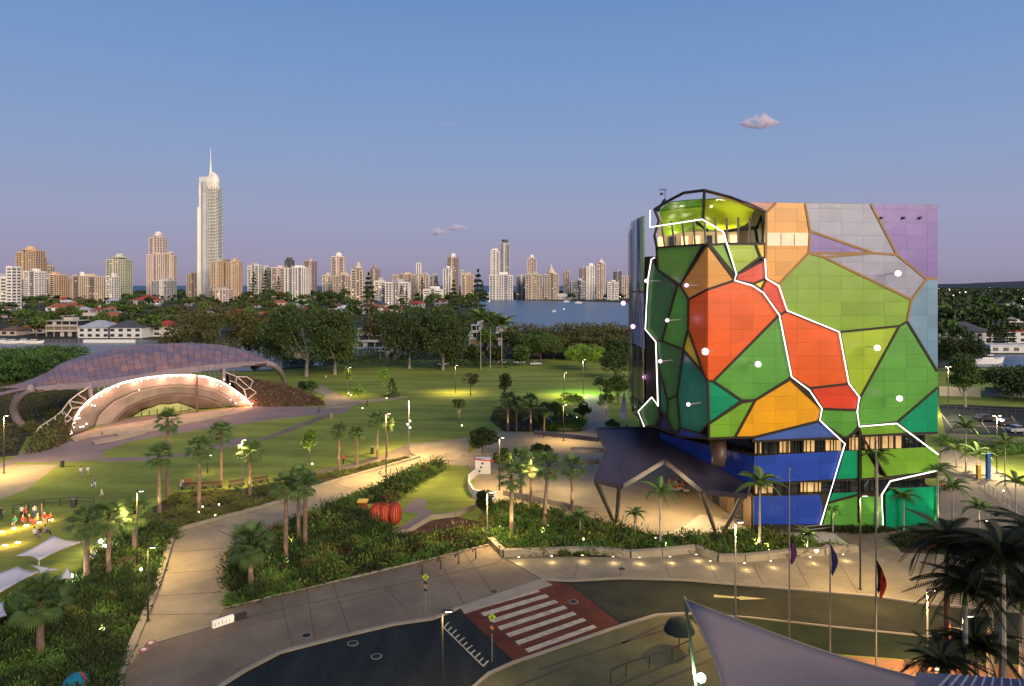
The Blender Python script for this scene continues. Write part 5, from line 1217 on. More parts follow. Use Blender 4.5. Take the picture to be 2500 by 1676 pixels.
PM('feather palm behind, left of the blue post', 2232, 1085, 1040, 34, 'feather', nf=12, tr=.1)
PM('feather palm left of the blue post, nearer one', 2185, 1070, 1030, 30, 'feather', nf=11, tr=.1)
PM('thin palm near right edge beside the lamp post', 2296, 1110, 1020, 32, 'feather', nf=12, tr=.1)
PM('palm low at the gallery right side, uplit yellow green', 2236, 1222, 1165, 36, 'feather', nf=13, tr=.1)
PM('palm behind the crowd right of the gallery', 2176, 1195, 1120, 34, 'feather', nf=12, tr=.1)
PM('palm at the right edge above the dark big palm', 2320, 1200, 1110, 38, 'feather', nf=12, tr=.1)
PM('small bushy palm on the front bed near the canopy leg', 1325, 1222, 1182, 24, 'feather', nf=16, tr=.1)
PM('leafy small palm in the front bed left of the feather palm', 1450, 1226, 1178, 24, 'feather', nf=18, tr=.1)
# two big dark palms at the lower right
g = G(D(2163,1640)); palm('big dark palm with orange lit trunk, lower right', (g.x, g.y, 0), 11.0, 3.5, 'feather', nf=30, tr=.24, leaf=leafm('dark_frond', (.02,.028,.012)), seed=3, trunkm=mat('orange_lit_trunk', (.30,.13,.07), .8, var=.3, scale=2))  # orange lamp light is put into the trunk colour as well
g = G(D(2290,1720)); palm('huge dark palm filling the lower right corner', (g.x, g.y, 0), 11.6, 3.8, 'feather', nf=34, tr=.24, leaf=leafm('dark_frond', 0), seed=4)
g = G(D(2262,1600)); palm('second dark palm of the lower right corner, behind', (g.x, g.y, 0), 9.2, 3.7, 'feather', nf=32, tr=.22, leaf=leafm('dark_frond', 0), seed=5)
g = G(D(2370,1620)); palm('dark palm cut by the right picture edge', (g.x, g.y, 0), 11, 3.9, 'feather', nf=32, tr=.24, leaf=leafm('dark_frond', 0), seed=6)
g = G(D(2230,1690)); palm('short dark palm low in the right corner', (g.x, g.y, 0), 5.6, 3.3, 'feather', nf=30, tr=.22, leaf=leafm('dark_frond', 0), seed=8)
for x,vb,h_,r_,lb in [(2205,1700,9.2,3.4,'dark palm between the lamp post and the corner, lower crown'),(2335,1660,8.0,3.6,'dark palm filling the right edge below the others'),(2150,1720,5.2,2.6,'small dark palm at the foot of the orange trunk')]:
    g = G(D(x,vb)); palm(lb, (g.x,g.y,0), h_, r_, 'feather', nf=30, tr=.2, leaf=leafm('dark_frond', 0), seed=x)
# strappy rosette plants
def rosette(label, x, vb, rD, n=22):
    g = G(D(x, vb)); r = rD*1.0688*g.y/F; m = MB(); t = thing('spiky_plant', label, 'plant', g)
    lf = leafm('rosette_leaf', (.16,.24,.05))
    me = None
    for i in range(n):
        a = i*2.4; el = .25+1.1*(i/n)
        if me is None:
            mb = MB(); mb.idx([(0,-.04,0),(0,.04,0),(.55,.06,.05),(.55,-.06,.05),(1,0,-.06)], [(0,3,2,1),(3,4,2)]); o = mb.build('leaf', lf, t, local=True); me = o.data
        else: o = bpy.data.objects.new('leaf', me); COL.objects.link(o); o.parent = t
        o.rotation_euler = (0, -el, a); o.scale = (r,)*3; o.location = (0,0,.1)
rosette('pale spiky rosette plant below the benches', 541, 1128, 26); rosette('spiky rosette near the small white figures', 352, 1222, 24); rosette('spiky rosette by the round dark tree', 1085, 1012, 12); rosette('yellowish spiky plant in the lower left bed, uplit', 318, 1305, 16)

for i, (x, vb, w, tp, lf) in enumerate([(1012,752,60,700,M_leafb),(1050,765,56,712,M_leafd),(1085,785,60,722,M_leafb),(1040,800,64,738,M_leafd),(1112,806,44,742,M_leaf),(1165,800,46,742,M_leafd),(985,780,60,722,M_leafb),(1135,836,44,790,M_leafd),(1188,838,36,792,M_leaf),(1078,838,50,786,M_leafd),(1030,836,44,788,M_leafb)]):
    TG('%s tree %s' % ('bronze' if lf is M_leafb else 'dark' if lf is M_leafd else 'green', ['above the right middle gum','on the rise left of the river','beside the river mouth, upper','behind the right middle gum','before the white riverside houses, left','in front of the stepped riverside house','over the right gum crown','at the foot of the riverside houses','right of the riverside house base','left of the riverside house base','between gum trunks and riverside house'][i]), x, vb, w, tp, lf, .15, nc=20, per=70, cr=2.6, lsz=.8, name='garden_tree')
PM('tall feather palm in front of the riverside houses, left', 1098, 845, 738, 34, 'feather', nf=24, tr=.13)
PM('tall feather palm in front of the riverside houses, middle', 1120, 842, 744, 32, 'feather', nf=24, tr=.13)
PM('tall feather palm in front of the riverside houses, right', 1146, 840, 750, 34, 'feather', nf=24, tr=.13)

# rounded shrubs that stand out of the beds
BU = [(740,1222,36,'by the upper edge of the central bed'),(790,1205,40,'behind the orange play pod, upper'),(812,1252,34,'between the palm trio and the orange pod'),(700,1302,30,'right of the palm trio foot'),(760,1290,34,'in the middle of the central bed'),(850,1262,30,'below the orange pod'),(640,1342,26,'beside the short palm trunk'),(905,1130,34,'on the hedge strip beside the play lawn'),(950,1092,32,'at the upper tip of the hedge strip'),
 (1290,1232,30,'in the front bed below the canopy left leg'),(1365,1240,28,'in the front bed under the canopy'),(1420,1246,30,'in the front bed, right of the canopy left leg'),(1590,1248,28,'in the front bed under the canopy right half'),(1560,1250,24,'in the front bed beside the pale ramp'),(1690,1262,26,'in the front bed near the canopy right leg'),(1800,1262,26,'in the front bed left of the uplit palm clump'),(1150,1200,30,'in the front bed left end'),(1195,1245,24,'in the front bed near the rocks'),
 (170,1420,44,'dark one in the lower left bed'),(250,1380,36,'beside the palms of the lower left bed'),(120,1540,50,'at the bottom left edge'),(300,1340,30,'near the path in the lower left bed'),(420,1152,24,'above the sloping path'),(600,1128,22,'above the sloping path, farther right')]
for i, (x, vb, w, lb) in enumerate(BU):
    lf = [leafm('shrub_green', 0), M_leaf, leafm('shrub_yellow', 0), leafm('shrub_olive', 0)][i % 4]
    TG('rounded %s shrub %s' % (['mid green','green','yellow green','olive'][i % 4], lb), x, vb, w, vb-w*.85, lf, .05, nc=16, per=60, cr=.5, lsz=.2, name='garden_shrub', lo=-.8, forks=3, tr=.06)
for i, (x, vb, w, tp, lf, lb) in enumerate([(1265,975,44,915,M_leafl,'leafy green tree at the left end of the upper plaza bed'),(1330,968,40,918,M_leaf,'round green tree at the right end of the upper plaza bed'),(1385,950,46,885,M_leaf,'green tree beside the tan path near the gallery flank'),(1372,905,40,855,M_leafd,'dark tree at the far end of the tan path'),(1175,960,30,915,M_leaf,'small green tree among the palms of the lawn edge group'),(1235,985,34,945,M_leaf,'bushy green tree right of the lawn edge palms'),(1150,1075,50,1025,M_leaf,'green bushy tree below the round dark tree'),(1235,1060,54,1010,M_leafd,'dark bushy tree before the pergola beams'),(1400,1000,36,955,M_leaf,'small green tree behind the canopy left tip'),(712,905,34,868,M_leaf,'small green tree at the end of the reddish bank'),(690,900,28,870,M_leafd,'dark small tree on the reddish bank'),(1105,1180,40,1118,M_leafd,'dark leafy tree beside the white climbing wall')]):
    TG(lb, x, vb, w, tp, lf, .2, nc=16, per=60, cr=.9, lsz=.3, name='small_tree', lo=-.7, tr=.1)
for x, vb, e in [(1265,975,900),(1385,950,800),(1150,1075,600),(1235,1060,500)]:
    g = G(D(x, vb)); lamp('tree_uplight', g+Vector((.5,-2.2,.4)), e, (1,.85,.42), 'SPOT', .1, g+Vector((0,0,4)), 80)
# ================================================================ outdoor stage under its shell
def interp(pts, n):
    d_ = [0]
    for a, b in zip(pts, pts[1:]): d_.append(d_[-1]+math.hypot(b[0]-a[0], b[1]-a[1]))
    o_ = []
    for i in range(n):
        t = d_[-1]*i/(n-1); k = max(0, min(len(pts)-2, next((j for j in range(len(d_)-1) if d_[j+1] >= t-1e-9), len(pts)-2)))
        f = (t-d_[k])/((d_[k+1]-d_[k]) or 1); o_.append(tuple(pts[k][c]+(pts[k+1][c]-pts[k][c])*f for c in range(len(pts[0]))))
    return o_
st = thing('outdoor_stage', 'outdoor stage with a mauve tiled shell roof and a glowing arch of lights', 'stage', (-72, 160, 0))
N = 37
fr = interp([(215,482,143),(430,458,149),(640,440,155),(900,402,163),(1200,352,173),(1500,318,182),(1700,304,190),(1865,294,198)], N)
crest = interp([(212,462,144),(290,400,151),(420,312,158),(575,255,166),(800,206,176),(1000,177,184),(1300,165,193),(1540,180,199),(1700,215,201),(1872,285,200)], N)
FR = [P(C3(p[0], p[1]), p[2]) for p in fr]; CR_ = [P(C3(p[0], p[1]), p[2]) for p in crest]
def sp(i, t):
    p = FR[i].lerp(CR_[i], t); s = math.sin(PI*i/(N-1)); return p+Vector((0,-1.0,1.6))*math.sin(PI*t)*s*.8
M_t = [mat('roof_tile_mauve', (.25,.155,.165), .45, var=.25, scale=.3, spec=.5), mat('roof_tile_copper', (.31,.17,.15), .45, var=.2, scale=.3, spec=.5), mat('roof_tile_slate', (.19,.135,.17), .4, var=.2, scale=.3, spec=.5)]
M_rim = mat('shell_rim', (.30,.235,.25), .5, var=.1, scale=.3); M_shin = mat('shell_inside', (.26,.15,.12), .7, var=.15, scale=.3)
m = MB(); T = 9; vs = [sp(i, j/(T-1))+Vector((0,.25,-.3)) for j in range(T) for i in range(N)]
for j in range(1, 5): vs += [CR_[i]+Vector((-2*j*.8, j*4.5*math.sin(PI*i/(N-1)), -j*j*.55*math.sin(PI*i/(N-1))-.3)) for i in range(N)]
TT = T+4; m.idx(vs, [(j*N+i, j*N+i+1, (j+1)*N+i+1, (j+1)*N+i) for j in range(TT-1) for i in range(N-1)])
o = m.build('shell', M_t[0], st, smooth=True); md = o.modifiers.new('thickness', 'SOLIDIFY'); md.thickness = .25; md.offset = -1
rr = random.Random(4)
for i in range(N-1):
    for j in range(8):
        a = sp(i, j/8); b = sp(i+1, j/8); c = sp(i+1, (j+1)/8); d_ = sp(i, (j+1)/8)
        if (d_-a).length < .25: continue
        ce = (a+b+c+d_)/4; up = (b-a).cross(d_-a).normalized()
        if up.z < 0: up = -up
        q_ = [ce+(p_-ce)*.955+up*(.10+rr.uniform(-.05,.06)) for p_ in (a,b,c,d_)]
        m = MB(); m.idx(q_+[p_-up*.15 for p_ in q_], [(0,1,2,3),(7,6,5,4),(0,4,5,1),(1,5,6,2),(2,6,7,3),(3,7,4,0)])
        k = (i+j*2+int(2*math.sin(i*.9+j))) % 5; m.build('roof_tile', M_t[int(1.5+1.49*math.sin(i*.55+j*1.3+1.5*math.sin(i*.21)+rr.uniform(-.7,.7))) % 3], st)
for i in range(0, N-1, 2):      # pale rim along the mouth
    m = MB(); a, b = FR[i], FR[min(i+2, N-1)]; h = 1.3*math.sin(PI*(i+1)/(N-1))**.5+.35
    m.bar(a+Vector((0,-.25,-h/2+.25)), b+Vector((0,-.25,-h/2+.25)), .5+.004*(i % 4), h+.003*(i % 3)); m.build('rim', M_rim, st)
m = MB(); vs = []
for f in (0, .5, 1):
    for i in range(N):
        vs.append(FR[i]+Vector((-1.5*f, 9*f*math.sin(PI*i/(N-1)), -.8+1.4*math.sin(f*PI/2)*math.sin(PI*i/(N-1)))))
m.idx(vs, [(j*N+i, j*N+i+1, (j+1)*N+i+1, (j+1)*N+i) for j in range(2) for i in range(N-1)]); o = m.build('ceiling', M_shin, st, smooth=True); md = o.modifiers.new('thickness', 'SOLIDIFY'); md.thickness = .2
def ribbon(name, pts, w, mt, h=.5, n=12):
    q_ = interp(pts, n); m = MB(); vs = [];
    for x, y, d_ in q_:
        c = P(C3(x, y), d_); vs.append(c)
    for i in range(n-1): m.bar(vs[i], vs[i+1], w, h, Vector((0,-1,.15)))
    return m.build(name, mt, st)
def curve_leg(name, pts, ws, mt, n=16):
    q_ = interp(pts, n); m = MB(); rs_ = [ws[0]+(ws[1]-ws[0])*i/(n-1) for i in range(n)]; m.tube([P(C3(x, y), d_) for x, y, d_ in q_], rs_, 8); return m.build(name, mt, st, smooth=True)
curve_leg('curved_leg', [(232,476,143),(175,500,143),(125,545,143.5),(97,610,145),(98,660,146),(125,710,147),(168,748,148)], (.95,.8), M_rim)
curve_leg('curved_leg', [(1850,305,198),(1900,318,200),(1945,355,204),(1970,400,208),(1985,448,211)], (.9,.7), M_rim)
curve_leg('side_arm', [(220,478,143),(120,495,141),(0,522,138),(-140,570,134)], (.4,.4), M_t[2])
m = MB(); m.tube([P(C3(1760,345),200), P(C3(1790,318),200), P(C3(1850,305),200)], [1.0,.9,.7], 8); m.build('leg_foot', M_ddg, st)
# arch and the concrete bowl behind it
arc = interp([(480,812,137.6),(505,720,140),(560,625,143),(645,545,147),(745,485,150),(860,440,153),(1000,410,157),(1150,392,160),(1300,388,163),(1430,400,166),(1540,435,168.5),(1630,490,170.5),(1700,545,172),(1758,602,173.8)], 40)
r1 = interp([(655,752,147),(690,660,149),(790,570,152),(930,505,155),(1090,468,158.5),(1230,458,161.5),(1370,465,164.5),(1490,490,167),(1575,530,169.5),(1640,608,171)], 40)
r2 = interp([(770,735,151),(820,670,152.5),(900,605,155),(1000,560,157.5),(1110,530,160),(1230,515,163),(1340,525,165),(1450,550,167.5),(1530,580,169.5),(1590,615,171.5)], 40)
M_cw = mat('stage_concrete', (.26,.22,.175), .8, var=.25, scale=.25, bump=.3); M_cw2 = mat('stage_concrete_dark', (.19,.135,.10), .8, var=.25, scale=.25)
def loft(name, a, b, mt, steps=6):
    m = MB(); n = len(a); vs = []
    for j in range(steps+1):
        f = j/steps
        for i in range(n): vs.append(P(C3(*[a[i][c]+(b[i][c]-a[i][c])*f for c in (0,1)]), a[i][2]+(b[i][2]-a[i][2])*f))
    m.idx(vs, [(j*n+i, j*n+i+1, (j+1)*n+i+1, (j+1)*n+i) for j in range(steps) for i in range(n-1)]); o = m.build(name, mt, st, smooth=True)
    md = o.modifiers.new('thickness', 'SOLIDIFY'); md.thickness = .15; return o
loft('bowl_wall', arc, r1, M_cw); loft('bowl_recess', r1, r2, M_cw)
r3 = interp([(893,718,158),(905,680,158.5),(960,650,159),(985,622,159.5),(1060,610,160.5),(1110,588,161.5),(1180,590,163),(1230,578,164),(1300,598,165.5),(1365,622,167.5)], 40)
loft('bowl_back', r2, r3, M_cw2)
pts = [P(C3(x,y), d_) for x,y,d_ in interp([(893,718,158.2),(905,680,158.6),(960,650,159.2),(1060,610,160.6),(1110,588,161.6),(1230,578,164),(1300,598,165.6),(1365,622,167.6),(1368,642,167.4)], 18)]
M_lime = mat('lime_backdrop', (.42,.44,.16), .6, var=.3, scale=.4, emit=(.8,.85,.35), es=.12, sample=False)
c_ = P(C3(1130,650),163); m = MB()
for i in range(len(pts)): m.face([pts[i], pts[(i+1) % len(pts)], c_])
m.build('backdrop', M_lime, st)
for x in range(930, 1370, 55):
    f = (x-893)/475; m = MB(); m.tube([P(C3(x,716-f*74),157.8+f*9.3), P(C3(x,650-60*math.sin(PI*f)**.6),157.8+f*9.3)], .09, 4); m.build('backdrop_bar', M_dbar, st)
m = MB(); m.tube([P(C3(895,690),158), P(C3(1368,622),167.2)], .08, 4); m.build('backdrop_bar', M_dbar, st)
m = MB(); m.tube([P(C3(1368,390),163), P(C3(1370,645),163)], .28, 7); m.build('post', mat('post_brown', (.14,.08,.06), .7), st)
# glowing tube and lamps
M_pkl = mat('stage_light_tube', (1,.8,.75), .4, var=0, emit=(1,.62,.52), es=2.2, sample=False)
apts = [P(C3(p[0],p[1]), p[2]-.5) for p in arc]
m = MB(); m.tube(apts, .24, 6); m.build('light_tube', M_pkl, st)
M_bulb = mat('stage_bulb', (1,.9,.85), .4, var=0, emit=(1,.80,.66), es=3, sample=False)
bl = [(500,790),(512,752),(520,720),(535,690),(548,660),(640,598),(660,602),(672,545),(705,535),(740,492),(752,480),(822,468),(935,440),(985,430),(1030,418),(1075,410),(1110,408),(1150,405),(1190,402),(1230,398),(1270,395),(1330,385),(1470,440),(1510,460),(1540,465),(1610,485),(1650,520),(1605,560),(1640,585),(1690,575),(1675,548),(1750,598),(968,492),(560,750),(602,728),(552,688),(580,746),(1560,420),(1600,450),(1655,530),(1700,560)]
for i, (x, y) in enumerate(bl):
    k = min(range(40), key=lambda j: abs(arc[j][0]-x)+abs(arc[j][1]-y)*.6); p_ = P(C3(x,y), arc[k][2]-.9)
    m = MB(); m.sphere(p_, .17, 8, 6); o = m.build('stage_lamp', M_bulb, st)
for k in (1, 4, 8, 12, 17, 22, 27, 31, 35, 38): lamp('stage_bulb', apts[k]+Vector((.2,-1.2,-.3)), 620, (1,.40,.30), size=.4)
for x, y, d_ in [(900,560,146),(1250,520,155)]: lamp('bowl_light', P(C3(x,y),d_), 650, (1,.72,.42), size=.6)
m = MB()
for k in range(5): m.tube([P(C3(650+40*k,440-6*k),150+k), P(C3(645+40*k,500-8*k),146+k)], .1, 4)
for k in range(8): m.tube([P(C3(1380+35*k,330+3*k),172+k), P(C3(1395+35*k,385+8*k),166+k)], .09, 4)
m.tube([P(C3(625,452),146), P(C3(630,540),144)], .35, 6); m.tube([P(C3(1560,350),170), P(C3(1560,420),168)], .35, 6)
m.build('hanger', M_rim, st)['kind'] = 'stuff'
# steps of the stage floor
M_step = mat('stage_step', (.42,.33,.22), .8, var=.15, scale=.4)
for k, (a, z) in enumerate([([(480,822),(650,765),(1300,668),(1750,606),(1765,625),(1640,650),(1000,760),(640,812),(520,845)],.25),([(600,790),(760,745),(1330,655),(1640,612),(1600,640),(1100,715),(760,780)],.5),([(800,790),(1240,710),(1500,665),(1520,672),(1060,765),(830,812)],.4),([(640,845),(900,800),(1010,775),(1020,785),(860,825),(660,862)],.3),([(700,775),(950,730),(1180,690),(1200,700),(980,745),(720,790)],.62)]):
    o = ground_mb([C3(*p) for p in a], 0, z).build('stage_step', M_step, st)
# planted banks either side with the white frame lattice
def bank(label, top, base, mt, leafmt, seed, nleaf):
    T_ = interp(top, 24); B_ = interp(base, 24); m = MB(); vs = []; rr = random.Random(seed); J = 5
    for j in range(J+1):
        f = j/J
        for i in range(24):
            t_ = P(C3(T_[i][0],T_[i][1]), T_[i][2]); b_ = G(C3(*B_[i][:2]), -.05); p_ = t_.lerp(b_, f)+Vector((0,-.8,.5))*math.sin(PI*f)+Vector((rr.uniform(-.2,.2), rr.uniform(-.2,.2), rr.uniform(-.15,.15))); vs.append(p_)
    for i in range(24): t_ = P(C3(T_[i][0],T_[i][1]), T_[i][2]); vs.append(Vector((t_.x-1, t_.y+7, -.1)))
    idx = [(j*24+i, j*24+i+1, (j+1)*24+i+1, (j+1)*24+i) for j in range(J) for i in range(23)]+[(i, i+1, (J+1)*24+i+1, (J+1)*24+i) for i in range(23)]
    m.idx(vs, idx); o = m.build('planted_bank', mt, smooth=True); tag(o, label, 'bank', kind='structure')
    c_ = []
    for k in range(nleaf):
        i = rr.randrange(23); j = rr.randrange(J); a = vs[j*24+i]; b = vs[(j+1)*24+i+1]; c_.append(a.lerp(b, rr.random())+Vector((rr.uniform(-.6,.6), 0, rr.uniform(0,.35))))
    c_ = np.array([tuple(x) for x in c_]); d_ = NR.normal(size=c_.shape); d_ /= np.linalg.norm(d_, axis=1)[:,None]
    me = quads_mesh('bank_planting', c_, d_, .45); me.materials.append(leafmt); o = bpy.data.objects.new('bank_planting', me); COL.objects.link(o); tag(o, 'low plants covering the '+label, 'planting', kind='stuff')
M_rbk = mat('red_earth', (.10,.05,.03), .95, var=.4, scale=.4, bump=.5)
bank('brown planted bank left of the stage opening', [(150,935,143),(250,790,143),(380,690,143),(470,600,144),(560,530,146),(640,470,149)], [(160,945),(300,925),(400,890),(470,850),(485,822),(500,812)], M_rbk, leafm('shrub_olive', 0), 41, 2600)
bank('reddish planted bank right of the stage opening', [(1560,366,175),(1700,395,180),(1850,430,184),(1990,455,186),(2120,500,184),(2250,590,178)], [(1745,605),(1850,612),(1920,612),(2050,610),(2150,606),(2255,602)], M_rbk, leafm('shrub_brown', (.11,.075,.035)), 42, 2600)
M_wf = mat('white_lattice', (.72,.6,.52), .5, var=.05)
lat = [[(300,835,138),(290,790,141),(230,820,141.5)],[(350,780,140),(330,725,142)],[(400,740,139),(440,760,137.5),(430,820,136.5),(370,835,137)],[(500,690,138.5),(460,720,138),(440,760,137.5)],[(430,640,142.5),(450,690,139.5),(460,720,138)],[(480,570,143),(500,620,141),(450,690,139.5)],[(500,620,141),(560,610,141)],[(150,960,136),(155,870,140),(230,820,141.5),(275,750,142),(380,682,142),(430,640,142.5),(480,570,143),(540,522,144.5),(620,470,147)],[(230,820,141.5),(300,835,138),(350,780,140),(275,750,142)],[(380,682,142),(400,740,139),(350,780,140)],[(430,640,142.5),(500,690,138.5)],[(480,570,143),(580,585,141.5)],[(540,522,144.5),(600,560,142)],[(300,835,138),(370,835,137)],
 [(1560,366,175),(1650,400,177),(1740,480,176),(1785,510,176),(1780,560,175),(1750,600,174)],[(1650,400,177),(1640,440,175),(1700,490,174),(1740,480,176)],[(1640,440,175),(1600,430,173)],[(1700,490,174),(1720,560,173)],[(1650,400,177),(1720,402,179),(1760,430,179),(1740,480,176)],[(1785,510,176),(1745,540,174),(1720,560,173)]]
for q_ in lat:
    m = MB(); m.tube([P(C3(x,y), d_-1.6) for x,y,d_ in q_], .13, 5); m.build('lattice_bar', M_wf, st)
m = MB(); g = G(C3(1680,668)); 
# ================================================================ people
def person_mesh(pose):
    J = {'pelvis':((0,0,.93),.135), 'waist':((0,0,1.08),.12), 'chest':((0,0,1.30),.145), 'neck':((0,0,1.49),.055), 'head0':((0,.01,1.56),.075), 'head1':((0,.015,1.66),.095), 'head2':((0,.01,1.74),.07)}
    k = {'stand':(.02,.0), 'walk':(.26,.22), 'sit':(0,0)}[pose]
    E_ = [('pelvis','waist'),('waist','chest'),('chest','neck'),('neck','head0'),('head0','head1'),('head1','head2')]
    for s, n in ((-1,'l'),(1,'r')):
        w = k[0]*s
        J['sh'+n] = ((.17*s,0,1.41),.062)
        J['el'+n] = ((.23*s,w*.6+.02,1.14),.045); J['wr'+n] = ((.24*s,w*1.0-.08,.90),.032); J['hd'+n] = ((.24*s,w*1.0-.11,.80),.036)
        if pose == 'sit':
            J['el'+n] = ((.23*s,-.10,1.15),.045); J['wr'+n] = ((.16*s,-.32,1.06),.032); J['hd'+n] = ((.13*s,-.40,1.04),.036)
            J['hp'+n] = ((.10*s,-.02,.90),.10); J['kn'+n] = ((.12*s,-.46,.92),.068); J['an'+n] = ((.12*s,-.50,.50),.042); J['to'+n] = ((.13*s,-.66,.46),.038)
        else:
            J['hp'+n] = ((.10*s,0,.86),.10); J['kn'+n] = ((.11*s,-w*.7-.03,.48),.066); J['an'+n] = ((.11*s,-w*1.1+.02,.09),.042); J['to'+n] = ((.12*s,-w*1.1-.14,.05),.038)
        E_ += [('chest','sh'+n),('sh'+n,'el'+n),('el'+n,'wr'+n),('wr'+n,'hd'+n),('pelvis','hp'+n),('hp'+n,'kn'+n),('kn'+n,'an'+n),('an'+n,'to'+n)]
    ks = list(J); me = bpy.data.meshes.new('body'); me.from_pydata([J[x][0] for x in ks], [(ks.index(a), ks.index(b)) for a, b in E_], [])
    o = bpy.data.objects.new('body', me); COL.objects.link(o); md = o.modifiers.new('skin', 'SKIN')
    for i, x in enumerate(ks): me.skin_vertices[0].data[i].radius = (J[x][1], J[x][1]*(.75 if x in ('chest','waist','pelvis') else 1)); 
    me.skin_vertices[0].data[0].use_root = True; sb = o.modifiers.new('sub', 'SUBSURF'); sb.levels = 1; sb.render_levels = 1
    dg = bpy.context.evaluated_depsgraph_get(); ev = bpy.data.meshes.new_from_object(o.evaluated_get(dg)); bpy.data.objects.remove(o)
    dz = -.42 if pose == 'sit' else 0
    for v in ev.vertices: v.co.z += dz
    for p in ev.polygons:
        z = p.center.z-dz; x = abs(p.center.x)
        i = 1
        if z > 1.47: i = 0
        elif z > .98 and (x < .21 or z > 1.2): i = 1
        elif z > .78 and x > .2 and pose != 'sit': i = 0
        elif pose == 'sit' and z > 1.0 and p.center.y < -.25: i = 0
        elif z > (.13 if pose != 'sit' else .53): i = 2
        else: i = 3
        if z <= .98 and pose != 'sit' and z > .13 and x < .2: i = 2
        p.material_index = i; p.use_smooth = True
    return ev
PMESH = {k: person_mesh(k) for k in ('stand','walk','sit')}
M_skin = mat('skin', (.42,.24,.16), .6, var=.05); M_shoe = mat('shoe', (.06,.05,.05), .6, var=.05)
CLO = {'white':(.75,.73,.70),'red':(.55,.05,.03),'black':(.03,.03,.035),'blue':(.06,.12,.30),'green':(.05,.25,.14),'grey':(.25,.25,.26),'orange':(.6,.2,.06),'pink':(.6,.3,.32),'tan':(.4,.3,.2)}
def cl(k): return mat('cloth_'+k, CLO[k], .85, var=.1, scale=8)
HAIR = {'dark':(.03,.02,.015), 'fair':(.35,.24,.12), 'brown':(.10,.06,.03)}
def person(label, uv, rz, pose, shirt, legs, hair='dark', sc=1.0, z=0):
    g = G(uv, z); t = thing('person', label, 'person', g, rz); me = PMESH[pose].copy(); ix = [p.material_index for p in me.polygons]; me.materials.clear()
    for q_ in (M_skin, cl(shirt), cl(legs), M_shoe): me.materials.append(q_)
    me.polygons.foreach_set('material_index', ix)
    o = bpy.data.objects.new('body', me); COL.objects.link(o); o.parent = t; t.scale = (sc,)*3
    dz = -.42 if pose == 'sit' else 0; m = MB(); m.sphere((0,.03,1.69+dz), .105, 10, 7, (1,1.02,1)); q_ = m.build('hair', mat('hair_'+hair, HAIR[hair], .7, var=.2), t, local=True, smooth=True)
    return t
person('adult in white shirt walking on the lawn, left one of the pair', C3(563,1100), .5, 'walk', 'white', 'grey')
person('adult in pale top walking on the lawn, right one of the pair', C3(612,1095), .2, 'walk', 'white', 'tan', 'fair')
person('child in blue top running on the lawn behind the pair', C3(658,1168), 1.0, 'walk', 'blue', 'white', 'fair', .8)
person('small child in white on the lawn, lowest of the lawn figures', C3(708,1235), 2.0, 'walk', 'white', 'white', 'fair', .72)
person('child crouching in white beside the running child', C3(636,1178), 2.4, 'sit', 'white', 'grey', 'fair', .65)
for x, y, p_, s_, l_, lb, r_ in [(150,190,'stand','white','black','person in white shirt standing leftmost of the picnic crowd',.3),(178,200,'stand','red','black','person in red top standing in the picnic crowd',-.4),(240,185,'stand','white','blue','person in white top standing behind the picnic lights',1),(292,180,'stand','tan','grey','person in tan top standing right in the picnic crowd',2),(105,240,'sit','green','grey','person in green top sitting at the picnic crowd left edge',.2),(160,238,'sit','red','black','person in red sitting in the middle of the picnic crowd',1.2),(205,232,'sit','black','red','person in black sitting near the red picnic group',2.2),(262,225,'sit','orange','red','person in orange sitting near the picnic lights',-.5),(310,218,'sit','red','tan','person in red sitting rightmost of the picnic crowd',.8),(355,215,'sit','orange','black','person in orange top sitting alone near the glowing lights',0),(8,200,'stand','black','black','person in black standing at the left picture edge',.2),
    (280,318,'sit','black','grey','person in black sitting on the pale blanket above the white sail',.4),(315,310,'sit','grey','black','person in grey sitting on the blanket above the white sail',2.4),(240,325,'sit','white','black','person in white lying back on the blanket above the sail',1.4),(720,285,'stand','pink','red','person in pink standing among the palms by the sail',1),(660,480,'sit','white','blue','person in white by the bright lamp right of the sail',1),(620,500,'sit','blue','white','person in striped blue near the bright lamp',2)]:
    person(lb, C5(x,y), r_, p_, s_, l_, ['dark','fair','brown'][x % 3])
person('person in red shirt walking on the path by the lawn palms', C4(395,1010), 0, 'walk', 'red', 'black', 'dark')
person('person in red cap and shirt behind the lawn palm', C4(368,935), .6, 'stand', 'red', 'grey', 'dark')
person('person sitting on the left bench in pale clothes', C3(1270,1165), 0, 'sit', 'pink', 'white', 'brown')
person('person sitting on the left bench beside the first', C3(1322,1158), 0, 'sit', 'red', 'blue', 'brown')
person('person walking with dark clothes near the stage right end', C3(2218,655), 1, 'walk', 'black', 'black')
person('person in white standing on the path behind the stage', C3(2268,425), 1, 'stand', 'white', 'grey')
person('person in black on the path near the small uplit tree', C4(558,605), 1, 'stand', 'black', 'black')
person('rider figure in black at the foot of the palm trio', C5(2085,125), 2, 'sit', 'black', 'grey')
cr = random.Random(8)
for k in range(9):
    x = 385+k*11+cr.uniform(-3,3); y = 845+(k % 3)*10; s_ = cr.choice(['red','white','black','orange','pink']); 
    person('visitor in %s top %s at the cafe tables under the canopy, %s' % (s_, 'sitting' if k % 2 else 'standing', ['far left','left','left of centre','mid left','centre','mid right','right of centre','right','far right'][k]), B(x, y), cr.uniform(0,6), 'sit' if k % 2 else 'stand', s_, 'black', cr.choice(['dark','fair']))
for k in range(8):
    s_ = ['orange','white','red','blue','pink','grey','white','red'][k]; person('visitor in %s outside the gallery right corner, %s' % (s_, ['leftmost','second','third','fourth','fifth','sixth','seventh','rightmost'][k]), RR(238+13*k, 1318+(k % 3)*8), k, 'stand' if k % 2 else 'sit', s_, 'black', 'dark')
